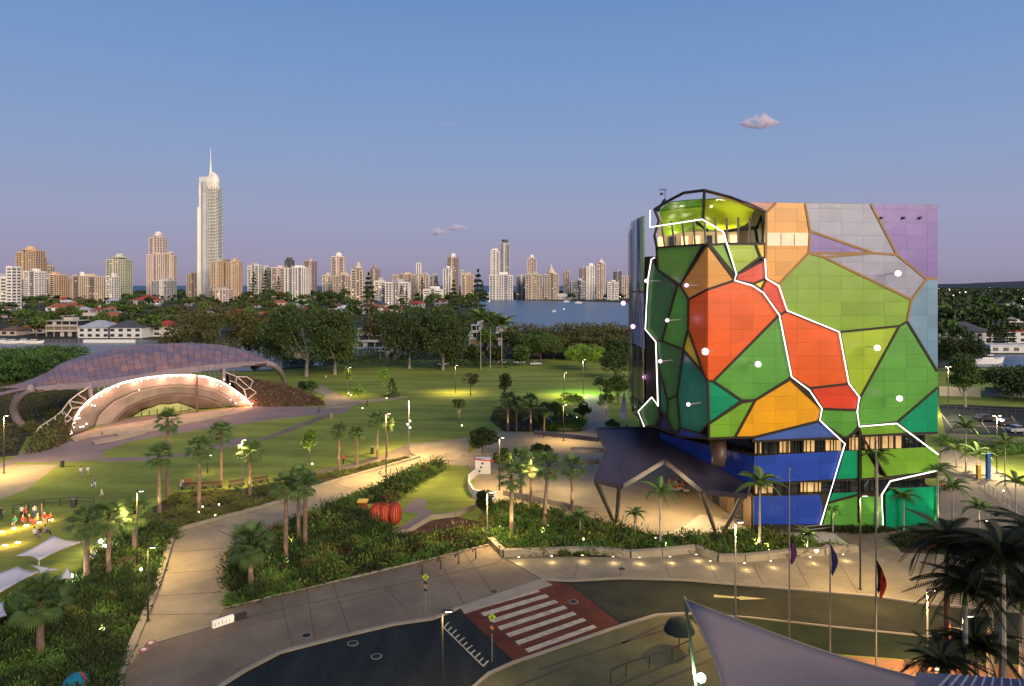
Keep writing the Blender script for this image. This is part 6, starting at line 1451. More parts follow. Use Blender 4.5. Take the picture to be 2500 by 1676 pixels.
# cafe tables
for k, (x, y) in enumerate([(395,868),(430,878),(465,870),(500,885)]):
    g = G(B(x,y)); t = thing('cafe_table', 'round cafe table under the canopy, %s from the left' % ['first','second','third','last'][k], 'table', g, 0, 'cafe tables'); m = MB(); m.tube([(0,0,.72),(0,0,.76)], .45, 14); m.build('table_top', M_white, t, local=True); m = MB(); m.tube([(0,0,0),(0,0,.72)], .04, 6); m.build('leg', M_dbar, t, local=True)
# ================================================================ lamp posts, poles
M_pole = mat('pole_grey', (.30,.29,.27), .5, metal=.3, var=.08); M_poled = mat('pole_dark', (.05,.045,.04), .5, var=.1)
M_lens = mat('street_lens', (1,.9,.7), .4, var=0, emit=(1,.86,.62), es=9, sample=False)
def post(label, x, vb, vt, e=0, col=(1,.68,.28), head='side', dark=True, r=.09, arms=1, aim=None, cone=150, name='lamp_post'):
    g = G(D(x, vb)); h = (vb-vt)*1.0688*g.y/F; t = thing(name, label, 'lamp post', g); mt = M_poled if dark else M_pole
    m = MB(); m.tube([(0,0,0),(0,0,h*.5),(0,0,h)], [r,r*.85,r*.6], 7); m.build('pole', mt, t, local=True)
    m = MB(); m.tube([(0,0,-.02),(0,0,.12)], [r*2.2,r*2], 8); m.build('base', mt, t, local=True)
    if head == 'side':
        for k in range(arms):
            a = (-1)**k; m = MB(); m.box((a*.35,0,h+.03), (.8,.22,.07)); hd = m.build('head', mt, t, local=True)
            if e: m = MB(); m.box((a*.45,0,h-.03), (.45,.17,.04)); m.build('lens', M_lens, hd, local=True)
    elif head == 'spots':
        for k in range(3):
            m = MB(); z = h*(.62-.06*k)+.0; m.sphere((.22*(-1)**k,-.1,z), .15, 8, 6); hd = m.build('floodlight', M_lens, t, local=True)
    e = e*min(1.0, (h/9)**2)
    if e: lamp('street_bulb', (g.x, g.y-.3, h-.25), e, col, 'SPOT', .35, (g.x+(aim[0] if aim else 0), g.y-.3+(aim[1] if aim else 0), 0), cone, blend=1.0)
    return t
LP = 11500
post('tall pole with three floodlights halfway up, mid lawn edge', 934, 1040, 914, LP*1.3, head='spots', dark=False)
post('tall pale pole behind the planter wall corner', 1113, 1240, 1125, LP*1.1, dark=False)
post('dark lamp post in the lower left bed beside the palms', 313, 1300, 1122, LP*.8)
post('pale lamp post by the benches', 553, 1128, 1005, LP*1.2, dark=False)
post('short dark lamp post top before the tall palm', 474, 1080, 1040, LP*.3)
post('dark lamp post beside the lawn edge palms', 882, 1090, 945, LP*1.3)
post('dark lamp post at the left picture edge', 9, 1082, 950, LP*1.3)
post('dark lamp post left of the uplit young tree on the far lawn', 796, 905, 840, LP*.4)
post('dark lamp post mid far lawn', 1040, 898, 835, LP*1.1)
post('dark lamp post in front of the olive round tree', 1289, 905, 852, LP*.9)
post('lamp post with green light below the glowing green tree', 1332, 900, 822, LP*1.1, col=(.55,1,.45))
post('lamp post at the upper plaza bed', 1287, 1008, 925, LP*.7)
post('dark lamp post near the round dark tree', 1141, 1120, 1000, LP*.7)
post('lamp post left of the canopy behind uplit palms', 1213, 1150, 1045, LP*.7)
post('bright street lamp right of the gallery by the fence', 2166, 950, 838, LP*1.5, (1,.85,.55), arms=2)
post('double headed lamp post beside the right car park', 2277, 1080, 950, LP*1.2, (1,.85,.55), arms=2)
post('tall dark pole with arm in front of the green facade', 1965, 1348, 1133, LP*.55)
post('pale pole with small lamp head in the front bed', 1680, 1420, 1193, LP*.5, dark=False)
post('pale lamp post beside the big dark palm', 2118, 1568, 1348, LP*.8, (1,.65,.3), dark=False)
post('lamp post with T head among the dark palms', 2200, 1640, 1407, LP*.6, (1,.6,.3), dark=False)
post('dark pole beside the crossing comb marking', 1011, 1600, 1396, LP*.25)
post('slim dark pole with an added lamp at the lower left bed end of the path', 338, 1420, 1250, LP*.22)  # lamp put on this slim pole to warm the path
# warm point lights without fixtures, under and beside the entrance canopy
lamp('cafe_light', P(B(420,760), 90), 800, (1,.75,.42), size=1.0); lamp('cafe_light', P(B(240,790), 88), 800, (1,.75,.42), size=1.0); lamp('cafe_light', (22,88,3.6), 600, (1,.78,.45), size=1.0); lamp('cafe_light', (27,84.5,3.0), 300, (1,.78,.45), size=.8)
lamp('cafe_light', (8,101,4), 900, (1,.78,.45), size=1.0)
# flagpoles
M_flag = {'blue': mat('flag_blue', (.03,.04,.18), .8, var=.2, scale=2), 'purple': mat('flag_purple', (.12,.03,.14), .8, var=.2, scale=2), 'black': mat('flag_black', (.015,.015,.015), .8), 'red': mat('flag_red', (.5,.04,.02), .8)}
def flagpole(label, x, vb, vt, fl, f0, f1):
    g = G(D(x, vb)); s = 1.0688*g.y/F; h = (vb-vt)*s; t = thing('flagpole', label, 'flagpole', g); m = MB(); m.tube([(0,0,0),(0,0,h)], [.075,.045], 7); m.build('pole', M_pole, t, local=True)
    m = MB(); m.sphere((0,0,h+.05), .09, 8, 6); m.build('finial', M_pole, t, local=True)
    if fl:
        z1 = (vb-f0)*s; z0 = (vb-f1)*s; f = thing('flag', 'limp %s flag hanging from the %s' % (fl[0] if len(fl) == 1 else 'black and red', label.split(',')[0]), 'flag', (g.x, g.y, z0))
        for k, c in enumerate(fl):
            m = MB(); n = 9; vs = []
            for i in range(n):
                q_ = i/(n-1)
                for j in range(5):
                    w = .1+j*.11*(1-.3*q_); vs.append((w*(.5+.8*math.sin(PI*q_))+(.18*k), .07*math.sin(j*2.4+q_*5)-.02*k, (z1-z0)*(1-q_)*(1-.0*k)-j*.10-.5*k))
            m.idx(vs, [(i*5+j, i*5+j+1, (i+1)*5+j+1, (i+1)*5+j) for i in range(n-1) for j in range(4)]); o = m.build('cloth', M_flag[c], f, local=True, smooth=True); md = o.modifiers.new('t', 'SOLIDIFY'); md.thickness = .02
    return t
flagpole('flagpole standing left of the four, purple flag', 1803, 1468, 1073, ['purple'], 1230, 1282)
flagpole('second flagpole, blue flag', 1896, 1495, 1235, ['blue'], 1243, 1306)
flagpole('third flagpole, black and red flag', 2001, 1528, 1010, ['black','red'], 1278, 1346)
# crossing signs
M_sy = mat('sign_yellow_green', (.45,.62,.05), .5, var=.05); M_sk = mat('sign_black', (.02,.02,.02), .6); M_so = mat('sign_orange', (.6,.22,.06), .6)
def crossing_sign(label, x, vb, vt):
    g = G(D(x, vb)); s = 1.0688*g.y/F; h = (vb-vt)*s; t = thing('crossing_sign', label, 'road sign', g); m = MB(); m.tube([(0,0,0),(0,0,h)], .045, 6); m.build('pole', M_pole, t, local=True)
    m = MB(); m.slab([(-.32,-.06,h-.32),(0,-.06,h-.64),(.32,-.06,h-.32),(0,-.06,h)], .03, (0,-1,0)); d_ = m.build('sign_plate', M_sy, t, local=True)
    m = MB(); m.slab([(-.05,-.075,h-.5),(.0,-.075,h-.38),(.05,-.075,h-.5),(.09,-.075,h-.5),(.03,-.075,h-.26),(-.03,-.075,h-.26),(-.09,-.075,h-.5)], .01, (0,-1,0)); m.sphere((0,-.075,h-.2), .04, 6, 4); m.build('walking_figure', M_sk, d_, local=True)
    for k in range(3):
        m = MB(); m.slab([(-.16,-.06,h-.72-.34*k),(.16,-.06,h-.80-.34*k),(.16,-.06,h-.96-.34*k),(-.16,-.06,h-.88-.34*k)], .02, (0,-1,0)); m.build('chevron_plate', M_so if k % 2 else M_sk, t, local=True)
crossing_sign('pedestrian crossing sign post above the crossing on the footpath', 972, 1402, 1310)
crossing_sign('pedestrian crossing sign post standing in front of the zebra bars', 1124, 1512, 1400)
# bicycle hoops
for i, (x, vb) in enumerate([(965,1312),(1007,1300),(1048,1288),(1087,1276)]):
    g = G(D(x, vb)); t = thing('bicycle_rack', 'dark hooped bicycle rack on the footpath, %s from the left' % ['first','second','third','last'][i], 'bike rack', g, .3, 'bicycle racks'); m = MB()
    m.tube([(0,0,0),(0,0,.8),(-.05,0,.95),(-.2,0,1.02),(-.35,0,.95),(-.4,0,.75)], .065, 6); m.build('hoop', M_poled, t, local=True); m = MB(); m.tube([(0,0,0),(0,0,.05)], .14, 8); m.build('base', M_poled, t, local=True)
# big tension sail at the bottom right, held by a mast
def sail(label, corners, mt, sag=1.0, n=10, name='shade_sail', edge=.16, mast=None):
    """corners: 4 points; surface with curved edges"""
    a, b, c, d_ = [Vector(x) for x in corners]; t = thing(name, label, 'shade sail', (a.x, a.y, 0)); m = MB(); vs = []
    ctr = (a+b+c+d_)/4
    for j in range(n+1):
        v = j/n
        for i in range(n+1):
            u = i/n; p = a*(1-u)*(1-v)+b*u*(1-v)+c*u*v+d_*(1-u)*v
            pull = edge*(math.sin(PI*u)*(abs(2*v-1)**3)+math.sin(PI*v)*(abs(2*u-1)**3)); p = p.lerp(ctr, pull)
            p.z -= sag*math.sin(PI*u)*math.sin(PI*v); vs.append(p)
    m.idx(vs, [(j*(n+1)+i, j*(n+1)+i+1, (j+1)*(n+1)+i+1, (j+1)*(n+1)+i) for j in range(n) for i in range(n)]); o = m.build('fabric', mt, t, smooth=True); md = o.modifiers.new('thickness', 'SOLIDIFY'); md.thickness = .03
    m = MB()
    rim_ = [vs[i] for i in range(n+1)]+[vs[j*(n+1)+n] for j in range(1, n+1)]+[vs[n*(n+1)+i] for i in range(n-1, -1, -1)]+[vs[j*(n+1)] for j in range(n-1, -1, -1)]
    m.tube(rim_, .05, 5); m.build('edge_cable', M_kerb, t)
    for (p, q_) in (mast or []):
        m = MB(); m.tube([Vector(p), Vector(q_)], .09, 7); m.build('mast', M_kerb, t)
    return t
M_sail = mat('grey_sail_fabric', (.25,.20,.195), .8, var=.12, scale=.25, fine=.04); M_wsail = mat('white_sail_fabric', (.72,.67,.66), .8, var=.06, scale=.5)
tip = P(D(1565,1370), 40); ft_ = G(C7(480,880+40)); 
sail('big grey tension sail filling the bottom right, pointed corner on a mast', [tip, P(D(2260,1590), 36), P(D(2300,1900), 22), P(D(1655,1800), 26)], M_sail, 1.0, 14, 'tension_sail', .15, [(tip+Vector((0,.1,.1)), P(C7(490,850),40)-Vector((0,0,2.0)))])
gl = P(C7(496,832), 39.6); t = thing('green_lamp', 'glowing greenish white lamp at the foot of the sail mast', 'lamp', (gl.x, gl.y, gl.z-.3)); m = MB(); m.sphere((0,0,.3), .26, 12, 8); m.build('globe', mat('green_lamp_glass', (.7,1,.8), .4, var=0, emit=(.55,1,.72), es=8, sample=False), t, local=True); m = MB(); m.tube([(0,0,-gl.z+.3),(0,0,.1)], .06, 6); m.build('post', M_poled, t, local=True)
lamp('green_lamp_bulb', gl+Vector((-.5,.2,-.1)), 260, (.5,1,.6), size=.25)
sail('upper white shade sail with four points in the picnic area', [P(C5(105,452),72), P(C5(370,306),76), P(C5(585,350),75), P(C5(270,482),71)], M_wsail, .3, 8, edge=.18, mast=[(P(C5(370,306),76), G(C5(372,440))), (P(C5(270,482),71), G(C5(272,620))), (P(C5(585,350),75), G(C5(590,520)))])
sail('lower white shade sail cut by the left picture edge', [P(C5(-230,640),66), P(C5(120,525),71), P(C5(270,560),69), P(C5(-20,720),65)], M_wsail, .3, 8, edge=.1)
sail('small white sail triangle right of the lower sail', [P(C5(210,512),70), P(C5(418,545),69), P(C5(275,572),68.5), P(C5(268,545),69)], M_wsail, .1, 5, edge=.06)
sail('narrow white upright sail beside the bright lamp', [P(C5(470,525),67), P(C5(500,590),66.5), P(C5(495,612),66.2), P(C5(420,608),66.5)], M_wsail, .1, 5, edge=.06)
sail('third white sail at the far left bottom edge', [P(C5(-160,820),60), P(C5(20,770),63), P(C5(45,865),60), P(C5(-60,910),58)], M_wsail, .2, 6, edge=.1)
for i, (x, y, lb) in enumerate([(492,636,'bright white lamp beside the narrow upright sail'),(702,385,'bright white lamp between palms right of the upper sail'),(735,418,'second white glow just below the lamp by the upper sail')]):
    g = G(C5(x, y+18)); t = thing('picnic_lamp', lb, 'lamp', g); m = MB(); m.sphere((0,0,.9), .24 if i < 2 else .16, 10, 7); m.build('globe', mat('white_lamp_glass', (1,1,.9), .4, var=0, emit=(1,.96,.8), es=9, sample=False), t, local=True); m = MB(); m.tube([(0,0,0),(0,0,.8)], .04, 6); m.build('post', M_poled, t, local=True); lamp('picnic_bulb', g+Vector((0,-.4,1.2)), 300, (1,.92,.7), size=.3)
fi = 0
for x, y in [(355,205),(272,225),(185,245),(100,265),(15,290),(125,365),(35,385)]:
    fi += 1; g = G(C5(x, y)); t = thing('ground_light', 'warm ground light in the picnic area, %s' % ['beside the red crowd, rightmost','second from the right of the crowd row','middle of the crowd row','fourth of the crowd row','last of the crowd row by the left edge','lower pair, right one','lower pair, left one'][fi-1], 'ground light', g, 0, 'picnic ground lights'); m = MB(); m.sphere((0,0,.12), .22, 8, 5, (1.6,1,.5)); m.build('lens', mat('amber_lens', (1,.7,.4), .4, var=0, emit=(1,.66,.32), es=7, sample=False), t, local=True); m = MB(); m.tube([(0,0,-.02),(0,0,.06)], .3, 8); m.build('housing', M_poled, t, local=True); lamp('ground_light_bulb', g+Vector((0,-.3,.9)), 160, (1,.55,.25), size=.3)
# uplights in the planting
up = [('beside the middle palms of the central bed',668,1250,1),('in the central bed, yellow green glow',618,1300,1),('under the thick lit lawn palm',497+3,1160,0),('under the thick lit lawn palm, second',463,1165,0),('in the lower left bed under a spiky plant',322,1400-90,1),('under the red trunk palm in the front bed',1142,1212,0),('at the foot of the uplit palm, centre of the front bed',1240,1228,1),('near the canopy left leg',1332,1242,1),('at the canopy column foot',1498,1238,0),('under the white trunk palm',1725,1252,0),('by the bushy palm clump',1838,1258,1),('at the right gallery corner',2137,1205,0),('on the right plaza by palms',2253,1200,1),('on the lower left bed, dark end',236,1448,0),('on the slope below the sloping path',492,1185,0),('near the palms by the right path',2352-60,1128,0)]
for i, (lb, x, vb, big) in enumerate(up):
    g = G(D(x, vb)); t = thing('uplight', 'small bright garden uplight '+lb, 'uplight', g, 0, 'garden uplights'); m = MB(); m.sphere((0,0,.42), .15 if big else .11, 8, 6); m.build('lens', M_wl, t, local=True); m = MB(); m.tube([(0,0,0),(0,0,.35)], .05, 6); m.build('stake', M_poled, t, local=True)
    lamp('uplight_bulb', g+Vector((0,-.5,.6)), 520 if big else 380, (1,.82,.36), 'SPOT', .12, g+Vector((.3,.5,4.5)), 110)
for x, vb, e in [(1168,1222,900),(1243,1212,1100),(1508,1252,500),(1735,1254,700),(455,1170,700),(697,1262,600),(2142,1210,500),(1307,1168,500),(570,1132,400),(364,1176,450),(1190,1135,500),(1213,1152,500),(653,1292,350),(248,1318,350),(573,1345,250),(2206,1080,350),(2185,1070,350),(2232,1085,350),(2236,1222,450),(2296,1110,350),(1902,1218,250),(2004,1215,300),(1845,1262,450),(1160,985,350),(1212,985,350),(774,1075,300),(862,1050,350)]:
    g = G(D(x, vb)); lamp('palm_uplight', g+Vector((.5,-1.3,.3)), e*2, (1,.80,.40), 'SPOT', .1, g+Vector((0,0,5.5)), 60)
# benches by the lawn
for i, (x0, y0, x1, y1) in enumerate([(1262,1165,1420,1160),(1425,1160,1545,1152),(1595,1150,1700,1135),(1760,1128,1868,1112)]):
    a = G(C3(x0, y0+22)); b = G(C3(x1, y1+22)); t = thing('park_bench', 'long dark timber bench with back along the lawn edge, %s from the left' % ['first','second','third','last'][i], 'bench', a, 0, 'benches on the lawn edge'); n_ = (b-a).cross(Vector((0,0,1))).normalized()
    m = MB(); m.bar(a+Vector((0,0,.45)), b+Vector((0,0,.45)), .5, .07); m.build('seat', M_wood, t); m = MB(); m.bar(a-n_*.27+Vector((0,0,.8)), b-n_*.27+Vector((0,0,.8)), .06, .4); m.build('backrest', M_wood, t)
    for f in (.04, .5, .96): p_ = a.lerp(b, f); m = MB(); m.box(p_+Vector((0,0,.2)), (.12,.45,.42)); m.build('leg', M_poled, t)
# bollards / bins
for i, (x, y, f, lb) in enumerate([(433,1030,C3,'dark bin at the corner of the tan path on the left'),(512,1310,C3,'dark bin at the lawn edge above the sail palms'),(595,935,C4,'dark bin by the lawn edge palms'),(2305,690,C3,'pale bollard at the stage right end')]):
    g = G(f(x, y)); t = thing('litter_bin', lb, 'litter bin', g); m = MB(); m.tube([(0,0,0),(0,0,1.15)], .3, 10); m.build('bin_body', M_poled if i < 3 else M_kerb, t, local=True); m = MB(); m.tube([(0,0,1.15),(0,0,1.22)], .33, 10); m.build('lid', M_pole, t, local=True)
# orange mesh play pod and red play tower, blue dome at the bottom
M_or = mat('orange_net', (.62,.10,.04), .6, var=.3, scale=1.5); g = G(C4(690,1425)); s = g.y/F/2.851
t = thing('play_pod', 'round orange red climbing pod of three bulging ribs in the play garden', 'play equipment', g)
for k, (dx, w_) in enumerate([(-62,46),(-10,44),(60,42)]):
    m = MB(); c_ = (dx*s, (k-1)*.25, 72*s); m.sphere(c_, 1, 14, 10, (w_*s*1.15, 1.5, 78*s)); m.build('pod_shell', M_or, t, local=True, smooth=True)
    m = MB()
    for q_ in range(9):
        a = q_*PI/9-.2; m.tube([(c_[0]+w_*s*1.2*math.sin(b_)*math.cos(a), c_[1]-1.56*math.sin(b_)*abs(math.sin(a)), c_[2]+80*s*math.cos(b_)) for b_ in [PI*i/8 for i in range(9)]], .04, 4)
    m.build('rope_net', mat('rope_dark', (.25,.04,.02), .8), t, local=True)['kind'] = 'stuff'
g = G(C4(530,1320)); t = thing('play_cabin', 'tiny red and yellow lit play cabin behind the orange pod', 'play equipment', g); m = MB(); m.box((0,0,.5), (1.1,1.0,1.0)); m.build('cabin_wall', mat('toy_red', (.45,.05,.03), .6), t, local=True); m = MB(); m.box((0,-.02,1.1), (1.3,1.2,.2)); m.build('roof', mat('toy_yellow', (.7,.45,.05), .6, emit=(1,.5,.1), es=.15, sample=False), t, local=True)  # roof paint given a faint glow of its own so it looks lit
g = G(C4(1350,1190)); t = thing('play_wall', 'white pierced curved climbing wall with red top edge', 'play equipment', g); m = MB(); pts = [C4(1340,1070),C4(1270,1130),(C4(1268,1180)),C4(1300,1235),C4(1400,1262),C4(1458,1250)]; q_ = [G(p) for p in pts]
for i in range(len(q_)-1): m = MB(); a = q_[i]; b = q_[i+1]; m.bar(a+Vector((0,0,.5)), b+Vector((0,0,.5)), .3+.003*i, 1.1+.004*i); m.build('wall_segment', M_white, t)
m = MB(); m.box(q_[0]+Vector((.6,0,1.2)), (2.4,1.6,2.4)); m.build('tower_block', M_white, t); m = MB(); a = q_[0]+Vector((-.7,-.8,2.45)); m.bar(a, a+Vector((3.2,.1,-.35)), .35, .14); m.build('red_edge', mat('play_red', (.6,.03,.04), .5), t)
for k in range(3): m = MB(); c_ = q_[0]+Vector((.1+.22*k,-.83,.5+.62*k)); m.box(c_, (.28,.05,.28)); m.build('hole', M_poled, t)
g = G(C5(530,1400)); t = thing('play_dome', 'turquoise dome shape poking out of the dark bed at the bottom edge', 'play equipment', g); m = MB(); m.sphere((0,0,.4), 1.0, 16, 10); m.build('dome_shell', mat('turquoise', (.02,.22,.30), .4, var=.2, scale=2), t, local=True, smooth=True); m = MB(); m.tube([(.75,-.3,0),(.95,-.35,1.2),(.6,-.3,1.6)], .08, 6); m.build('handle', mat('play_red', (.6,.03,.04), .5), t, local=True)
# white sign block on the footpath corner and small things
g = G(C5(1560,950)); t = thing('sign_wall', 'low white lit sign block with dark end on the footpath corner', 'sign', g)
a = G(C5(1480,955)); b = G(C5(1625,905)); m = MB(); m.bar(a+Vector((0,0,.3)), b+Vector((0,0,.3)), .35, .6); m.build('sign_block', mat('lit_white', (.8,.75,.62), .6, emit=(1,.9,.7), es=.35, sample=False), t); a2 = b; b2 = G(C5(1715,880)); m = MB(); m.bar(a2+Vector((0.02,0,.28)), b2+Vector((0,0,.28)), .36, .5); m.build('dark_end', M_poled, t)
for k in range(5): p_ = a.lerp(b, .15+.17*k)+Vector((0,-.2,.32)); m = MB(); m.box(p_, (.14,.04,.26), .3); m.build('letter', M_dbar, t)
for k, (x, y) in enumerate([(1050,1060),(1000,1108)]):
    g = G(C5(x, y)); t = thing('drain_lid', 'reddish round cover on the path edge, %s' % ['upper','lower'][k], 'cover', g); m = MB(); m.tube([(0,0,.0),(0,0,.08)], .42, 12); m.build('lid', mat('pink_cover', (.35,.12,.13), .7), t, local=True); m = MB(); m.tube([(0,0,.07),(0,0,.1)], .2, 10); m.build('centre_cap', M_white, t, local=True)
# handrails / fence bottom centre, and right fence
def railing(label, pts, h, f=D, sp_=1.6, name='railing', mt=None, bars=1, z=0):
    q_ = [G(f(*p), z) for p in pts]; t = thing(name, label, 'railing', q_[0]); mt = mt or M_poled
    for i in range(len(q_)-1):
        a, b = q_[i], q_[i+1]; L_ = (b-a).length; n = max(1, int(L_/sp_))
        for k in range(bars): m = MB(); zz = h*(1-k*.42); m.bar(a+Vector((0,0,zz)), b+Vector((0,0,zz)), .07, .07+.002*i); m.build('rail', mt, t)
        for k in range(n+(i == len(q_)-2)): p_ = a.lerp(b, k/n); m = MB(); m.box(p_+Vector((0,0,h/2)), (.08,.08,h)); m.build('post', mt, t)
    return t
railing('dark stepped handrail on the olive paving at the bottom', [(1395,1562),(1430,1545),(1535,1510),(1575,1492)], 1.0, D, 1.7)
railing('dark fence beside the picnic crowd on the lawn', [(30,1175),(100,1160),(175,1155),(215,1158)], 1.1, D, 1.5, 'fence', bars=2)
railing('dark tall fence along the right car park', [(2145,945),(2240,950),(2339,955),(2480,962)], 1.8, D, 1.5, 'fence', bars=2)
railing('pale railing on the ramp before the gallery', [(1650,1190),(1740,1208),(1840,1222),(1900,1216)], 1.0, D, 2.2, mt=M_pole, bars=2)
railing('railing along the upper plaza edge', [(1165,1002),(1240,1000),(1330,1002),(1365,1002)], 1.0, D, 2.0, mt=M_pole, bars=2)
railing('railing on the right plaza below the blue post', [(2240,1110),(2290,1150),(2339,1185)], 1.1, D, 1.6, mt=M_pole, bars=2)
for x, c, lb in [(2257,'blue','tall blue square post on the right plaza'),(2235,'yellow','yellow square post left of the tall blue one')]:
    g = G(D(x,1095)); t = thing('marker_post', lb, 'post', g); m = MB(); m.box((0,0,2.0 if c == 'blue' else 1.1), (.5,.5,4.0 if c == 'blue' else 2.2)); m.build('shaft', mat('post_'+c, (.02,.12,.45) if c == 'blue' else (.7,.42,.05), .5), t, local=True); m = MB(); m.box((0,0,.06), (.8,.8,.12)); m.build('plinth', M_kerb, t, local=True)
# dark round umbrella by the handrail
g = G(C7(370,665)); t = thing('sun_umbrella', 'dark domed umbrella beside the handrail under the sail tip', 'umbrella', g); m = MB(); m.tube([(0,0,0),(0,0,2.2)], .05, 6); m.build('pole', M_poled, t, local=True)
m = MB(); n = 12; vs = [(0,0,2.5)]+[(0.9*math.cos(2*PI*k/n),.9*math.sin(2*PI*k/n),2.25) for k in range(n)]+[(1.3*math.cos(2*PI*k/n),1.3*math.sin(2*PI*k/n),1.5) for k in range(n)]
m.idx(vs, [(0,1+k,1+(k+1)%n) for k in range(n)]+[(1+k,n+1+k,n+1+(k+1)%n,1+(k+1)%n) for k in range(n)]); m.build('canopy', mat('umbrella_dark', (.012,.02,.015), .8), t, local=True, smooth=True)
# blue ribbed roof at the bottom right corner
t = thing('blue_metal_roof', 'dark blue ribbed metal roof edge at the bottom right corner', 'roof', (24,30,0)); a = P(C7(1720,800),30); b = P(C7(2339,850),30); c_ = P(C7(2600,1000),25); d_ = P(C7(1720,1000),25)
m = MB(); m.slab([a, P(C7(1840,805),30), P(C7(2600,860),30), c_, d_], .2, (c_-a).cross(b-a).normalized() if (c_-a).cross(b-a).z > 0 else -(c_-a).cross(b-a).normalized()); m.build('roof_sheet', mat('roof_blue', (.03,.045,.16), .4, var=.15, scale=.5), t)
for k in range(9):
    p0 = P(C7(1925+48*k, 826+4*k), 29.9); p1 = P(C7(1850+60*k, 905+4*k), 26.5); m = MB(); m.bar(p0+Vector((0,0,.12)), p1+Vector((0,0,.12)), .05, .1); m.build('roof_rib', mat('roof_rib', (.35,.36,.45), .4), t)
for x_ in (19,30): m = MB(); m.box((x_,27,4.5), (.4,.4,9)); m.build('column', M_poled, t)
# bench by the orange paving, with planter
g = G(C7(1745,785)); t = thing('timber_bench', 'dark slatted bench on the orange paving beside the blue roof', 'bench', g, -.3); m = MB()
for k in range(4): m = MB(); m.box((0,-.2+.15*k,.45), (2.2,.12,.05)); m.build('slat', M_wood, t, local=True)
for s in (-1,1): m = MB(); m.box((s*.9,0,.21), (.1,.5,.42)); m.build('leg', M_poled, t, local=True)
g = G(C7(1840,790)); t = thing('ground_spotlight', 'bright white ground spotlight on the orange paving', 'spotlight', g); m = MB(); m.sphere((0,0,.18), .2, 8, 6); m.build('lens', M_wl, t, local=True); m = MB(); m.tube([(0,0,-.02),(0,0,.1)], .2, 8); m.build('housing', M_poled, t, local=True); lamp('spotlight_bulb', g+Vector((0,.4,.8)), 500, (1,.5,.2), size=.2)
lamp('palm_uplight', G(D(2150,1560))+Vector((0,0,.4)), 900, (1,.45,.2), 'SPOT', .1, G(D(2163,1640))+Vector((0,0,5)), 80)
# parked cars
def car(label, uv, rz, col, name='parked_car', group='cars parked behind the lawn'):
    t = thing(name, label, 'car', G(uv), rz, group); L_, w = 4.4, 1.8; M_ = mat('car_'+col, {'white':(.7,.7,.7),'dark':(.04,.04,.05),'silver':(.4,.4,.42),'red':(.4,.03,.03)}[col], .3, var=.03, spec=.6)
    prof = [(-2.2,.35),(-2.2,.8),(-1.9,.92),(-.95,.98),(1.0,.98),(2.0,.82),(2.2,.6),(2.2,.35)]; m = MB(); n = len(prof)
    vs = [(x,-w/2,z) for x,z in prof]+[(x,w/2,z) for x,z in prof]; m.idx(vs, [tuple(range(n))[::-1], tuple(range(n,2*n))]+[(i,(i+1)%n,n+(i+1)%n,n+i) for i in range(n)]); m.build('body', M_, t, local=True)
    cab = [(-1.5,.97),(-1.05,1.42),(.35,1.45),(1.1,.97)]; m = MB(); m.idx([(x,-w/2+.08,z) for x,z in cab]+[(x,w/2-.08,z) for x,z in cab], [(3,2,1,0),(4,5,6,7)]+[(i,(i+1)%4,4+(i+1)%4,4+i) for i in range(4)]); m.build('windows', M_pane, t, local=True)
    m = MB(); m.box((-.35,0,1.46), (1.5,w-.2,.05)); m.build('roof', M_, t, local=True)
    for sx in (-1.35,1.35):
        for sy in (-1,1):
            m = MB(); m.tube([(sx,sy*(w/2-.22),.33),(sx,sy*(w/2+.01),.33)], .33, 12); o = m.build('wheel', M_sk, t, local=True); m = MB(); m.tube([(sx,sy*(w/2),.33),(sx,sy*(w/2+.03),.33)], .18, 8); m.build('rim', M_pole, o, local=True)
    return t
for i, (x, y, c, lb) in enumerate([(1345,985,'white','white car parked behind the lawn, left of the three'),(1462,985,'white','white car parked behind the lawn, middle of the three'),(1585,995,'white','white car parked behind the lawn, right of the three'),(905,1000,'white','white car half hidden by the gum trunks'),(1230,975,'dark','dark car parked left of the white ones'),(1240,1000-15,'silver','silver car close beside the dark one')]):
    car(lb, K2(x, y), .1, c)
for x, y, c, lb in [(2325,988,'silver','silver car on the right car park, near the edge'),(2300,972,'dark','dark car on the right car park, farther one'),(2250,962,'dark','dark car on the right car park beside the fence')]: car(lb, D(x, y), .1, c, group='cars on the right car park')
# low blue pavilions under the gum trees
for x0, x1, y, lb in [(690,760,895,'blue tinted glass pavilion left under the gum trees'),(860,930,870,'blue tinted glass pavilion in the middle under the gums'),(955,1010,868,'blue tinted glass pavilion right of the middle gum')]:
    a = G((x0,y)); b = G((x1,y)); t = thing('glass_pavilion', lb, 'pavilion', ((a.x+b.x)/2, a.y, 0)); w = b.x-a.x; m = MB(); m.box((0,2,1.6), (w,4,3.2)); m.build('glass_wall', mat('pavilion_glass', (.12,.22,.36), .2, var=.3, scale=.3), t, local=True); m = MB(); m.box((0,2,3.35), (w+1,5,.25)); m.build('roof', M_white, t, local=True)
    for k in range(6): m = MB(); m.box((-w/2+w*k/5,-.06,1.6), (.15,.1,3.2)); m.build('post', M_white, t, local=True)
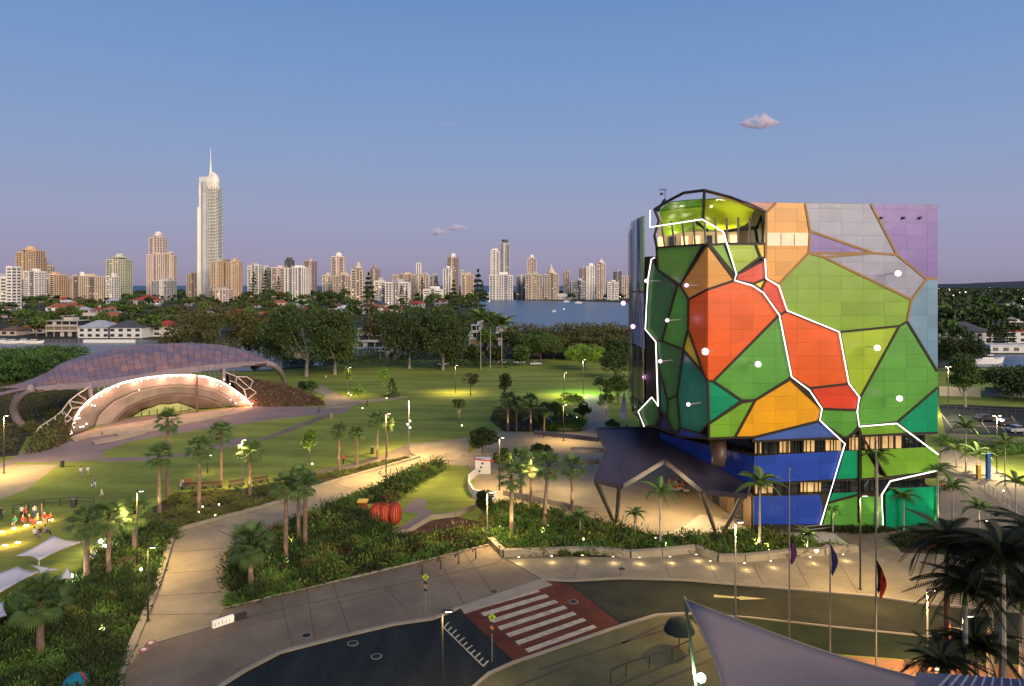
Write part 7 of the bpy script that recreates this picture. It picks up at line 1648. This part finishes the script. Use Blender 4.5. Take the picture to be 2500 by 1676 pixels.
# white wall behind the right street lamp
lowwall([(2145,905),(2190,906),(2240,908)], 2.6, .25, 'pale boundary wall behind the bright street lamp', mat('lit_wall', (.5,.45,.33), .8, var=.1))
lowwall([(2250,905),(2339,908),(2420,910)], 2.4, .25, 'bluish boundary wall before the dark trees at right', mat('blue_wall', (.3,.36,.38), .8, var=.1))
# rocks in the front bed
rk = random.Random(5); M_rock = mat('rock', (.22,.2,.17), .9, var=.3, scale=2)
for k in range(7):
    m = MB(); r = rk.uniform(.25,.5); g = G(D(1165+k*28+rk.uniform(-8,8), 1246+rk.uniform(-3,6))); m.sphere((g.x,g.y,.15), r, 8, 5, (1.3,.9,.7)); m.v = [(v[0]+rk.uniform(-.06,.06), v[1]+rk.uniform(-.06,.06), v[2]+rk.uniform(-.05,.05)) for v in m.v]
    tag(m.build('rock', M_rock), 'small grey rock in the front bed, %s from the planter corner' % ['first','second','third','fourth','fifth','sixth','seventh'][k], 'rock', 'rocks in the front bed')

# theatre-like block, added out of view behind the camera to shade the foreground
th_ = thing('unseen_shade_building', 'large pale concrete block added unseen behind the viewpoint to shade the foreground', 'shade block', (20,-45,0))
M_th = mat('shade_building_concrete', (.35,.32,.28), .85, var=.15, scale=.2)
m = MB(); m.box((20,-32,13.5), (220,40,27)); m.build('wall', M_th, th_)
m = MB(); m.box((30,-40,31), (130,22,10)); m.build('shade_building_top', M_th, th_)
m = MB(); m.box((20,-32,27.3), (222,42,.6)); m.build('roof', M_kerb, th_)
for k in range(16): m = MB(); m.box((-80+13*k,-11.9,8), (5,.2,5)); m.build('window', M_pane, th_)

for k, (x, y) in enumerate([(1128,1352),(700,1470-18),(806,1470),(1420,1300),(1310,1375),(860,1500)]):
    g = G(D(x,y), .03); t = thing('manhole_cover', 'dark round manhole cover '+['beside the road kerb left of the crossing','on the footpath by the dark road curve','on the black road surface near the kerb','on the forecourt before the planter wall','on the crossing edge of the road','on the black road, lowest'][k], 'manhole cover', (g.x,g.y,.02)); m = MB(); m.tube([(0,0,0),(0,0,.03)], .38, 14); m.build('lid', M_sk, t, local=True); m = MB(); m.tube([(0,0,.0),(0,0,.022)], .46, 14); m.build('rim', M_kerb, t, local=True)
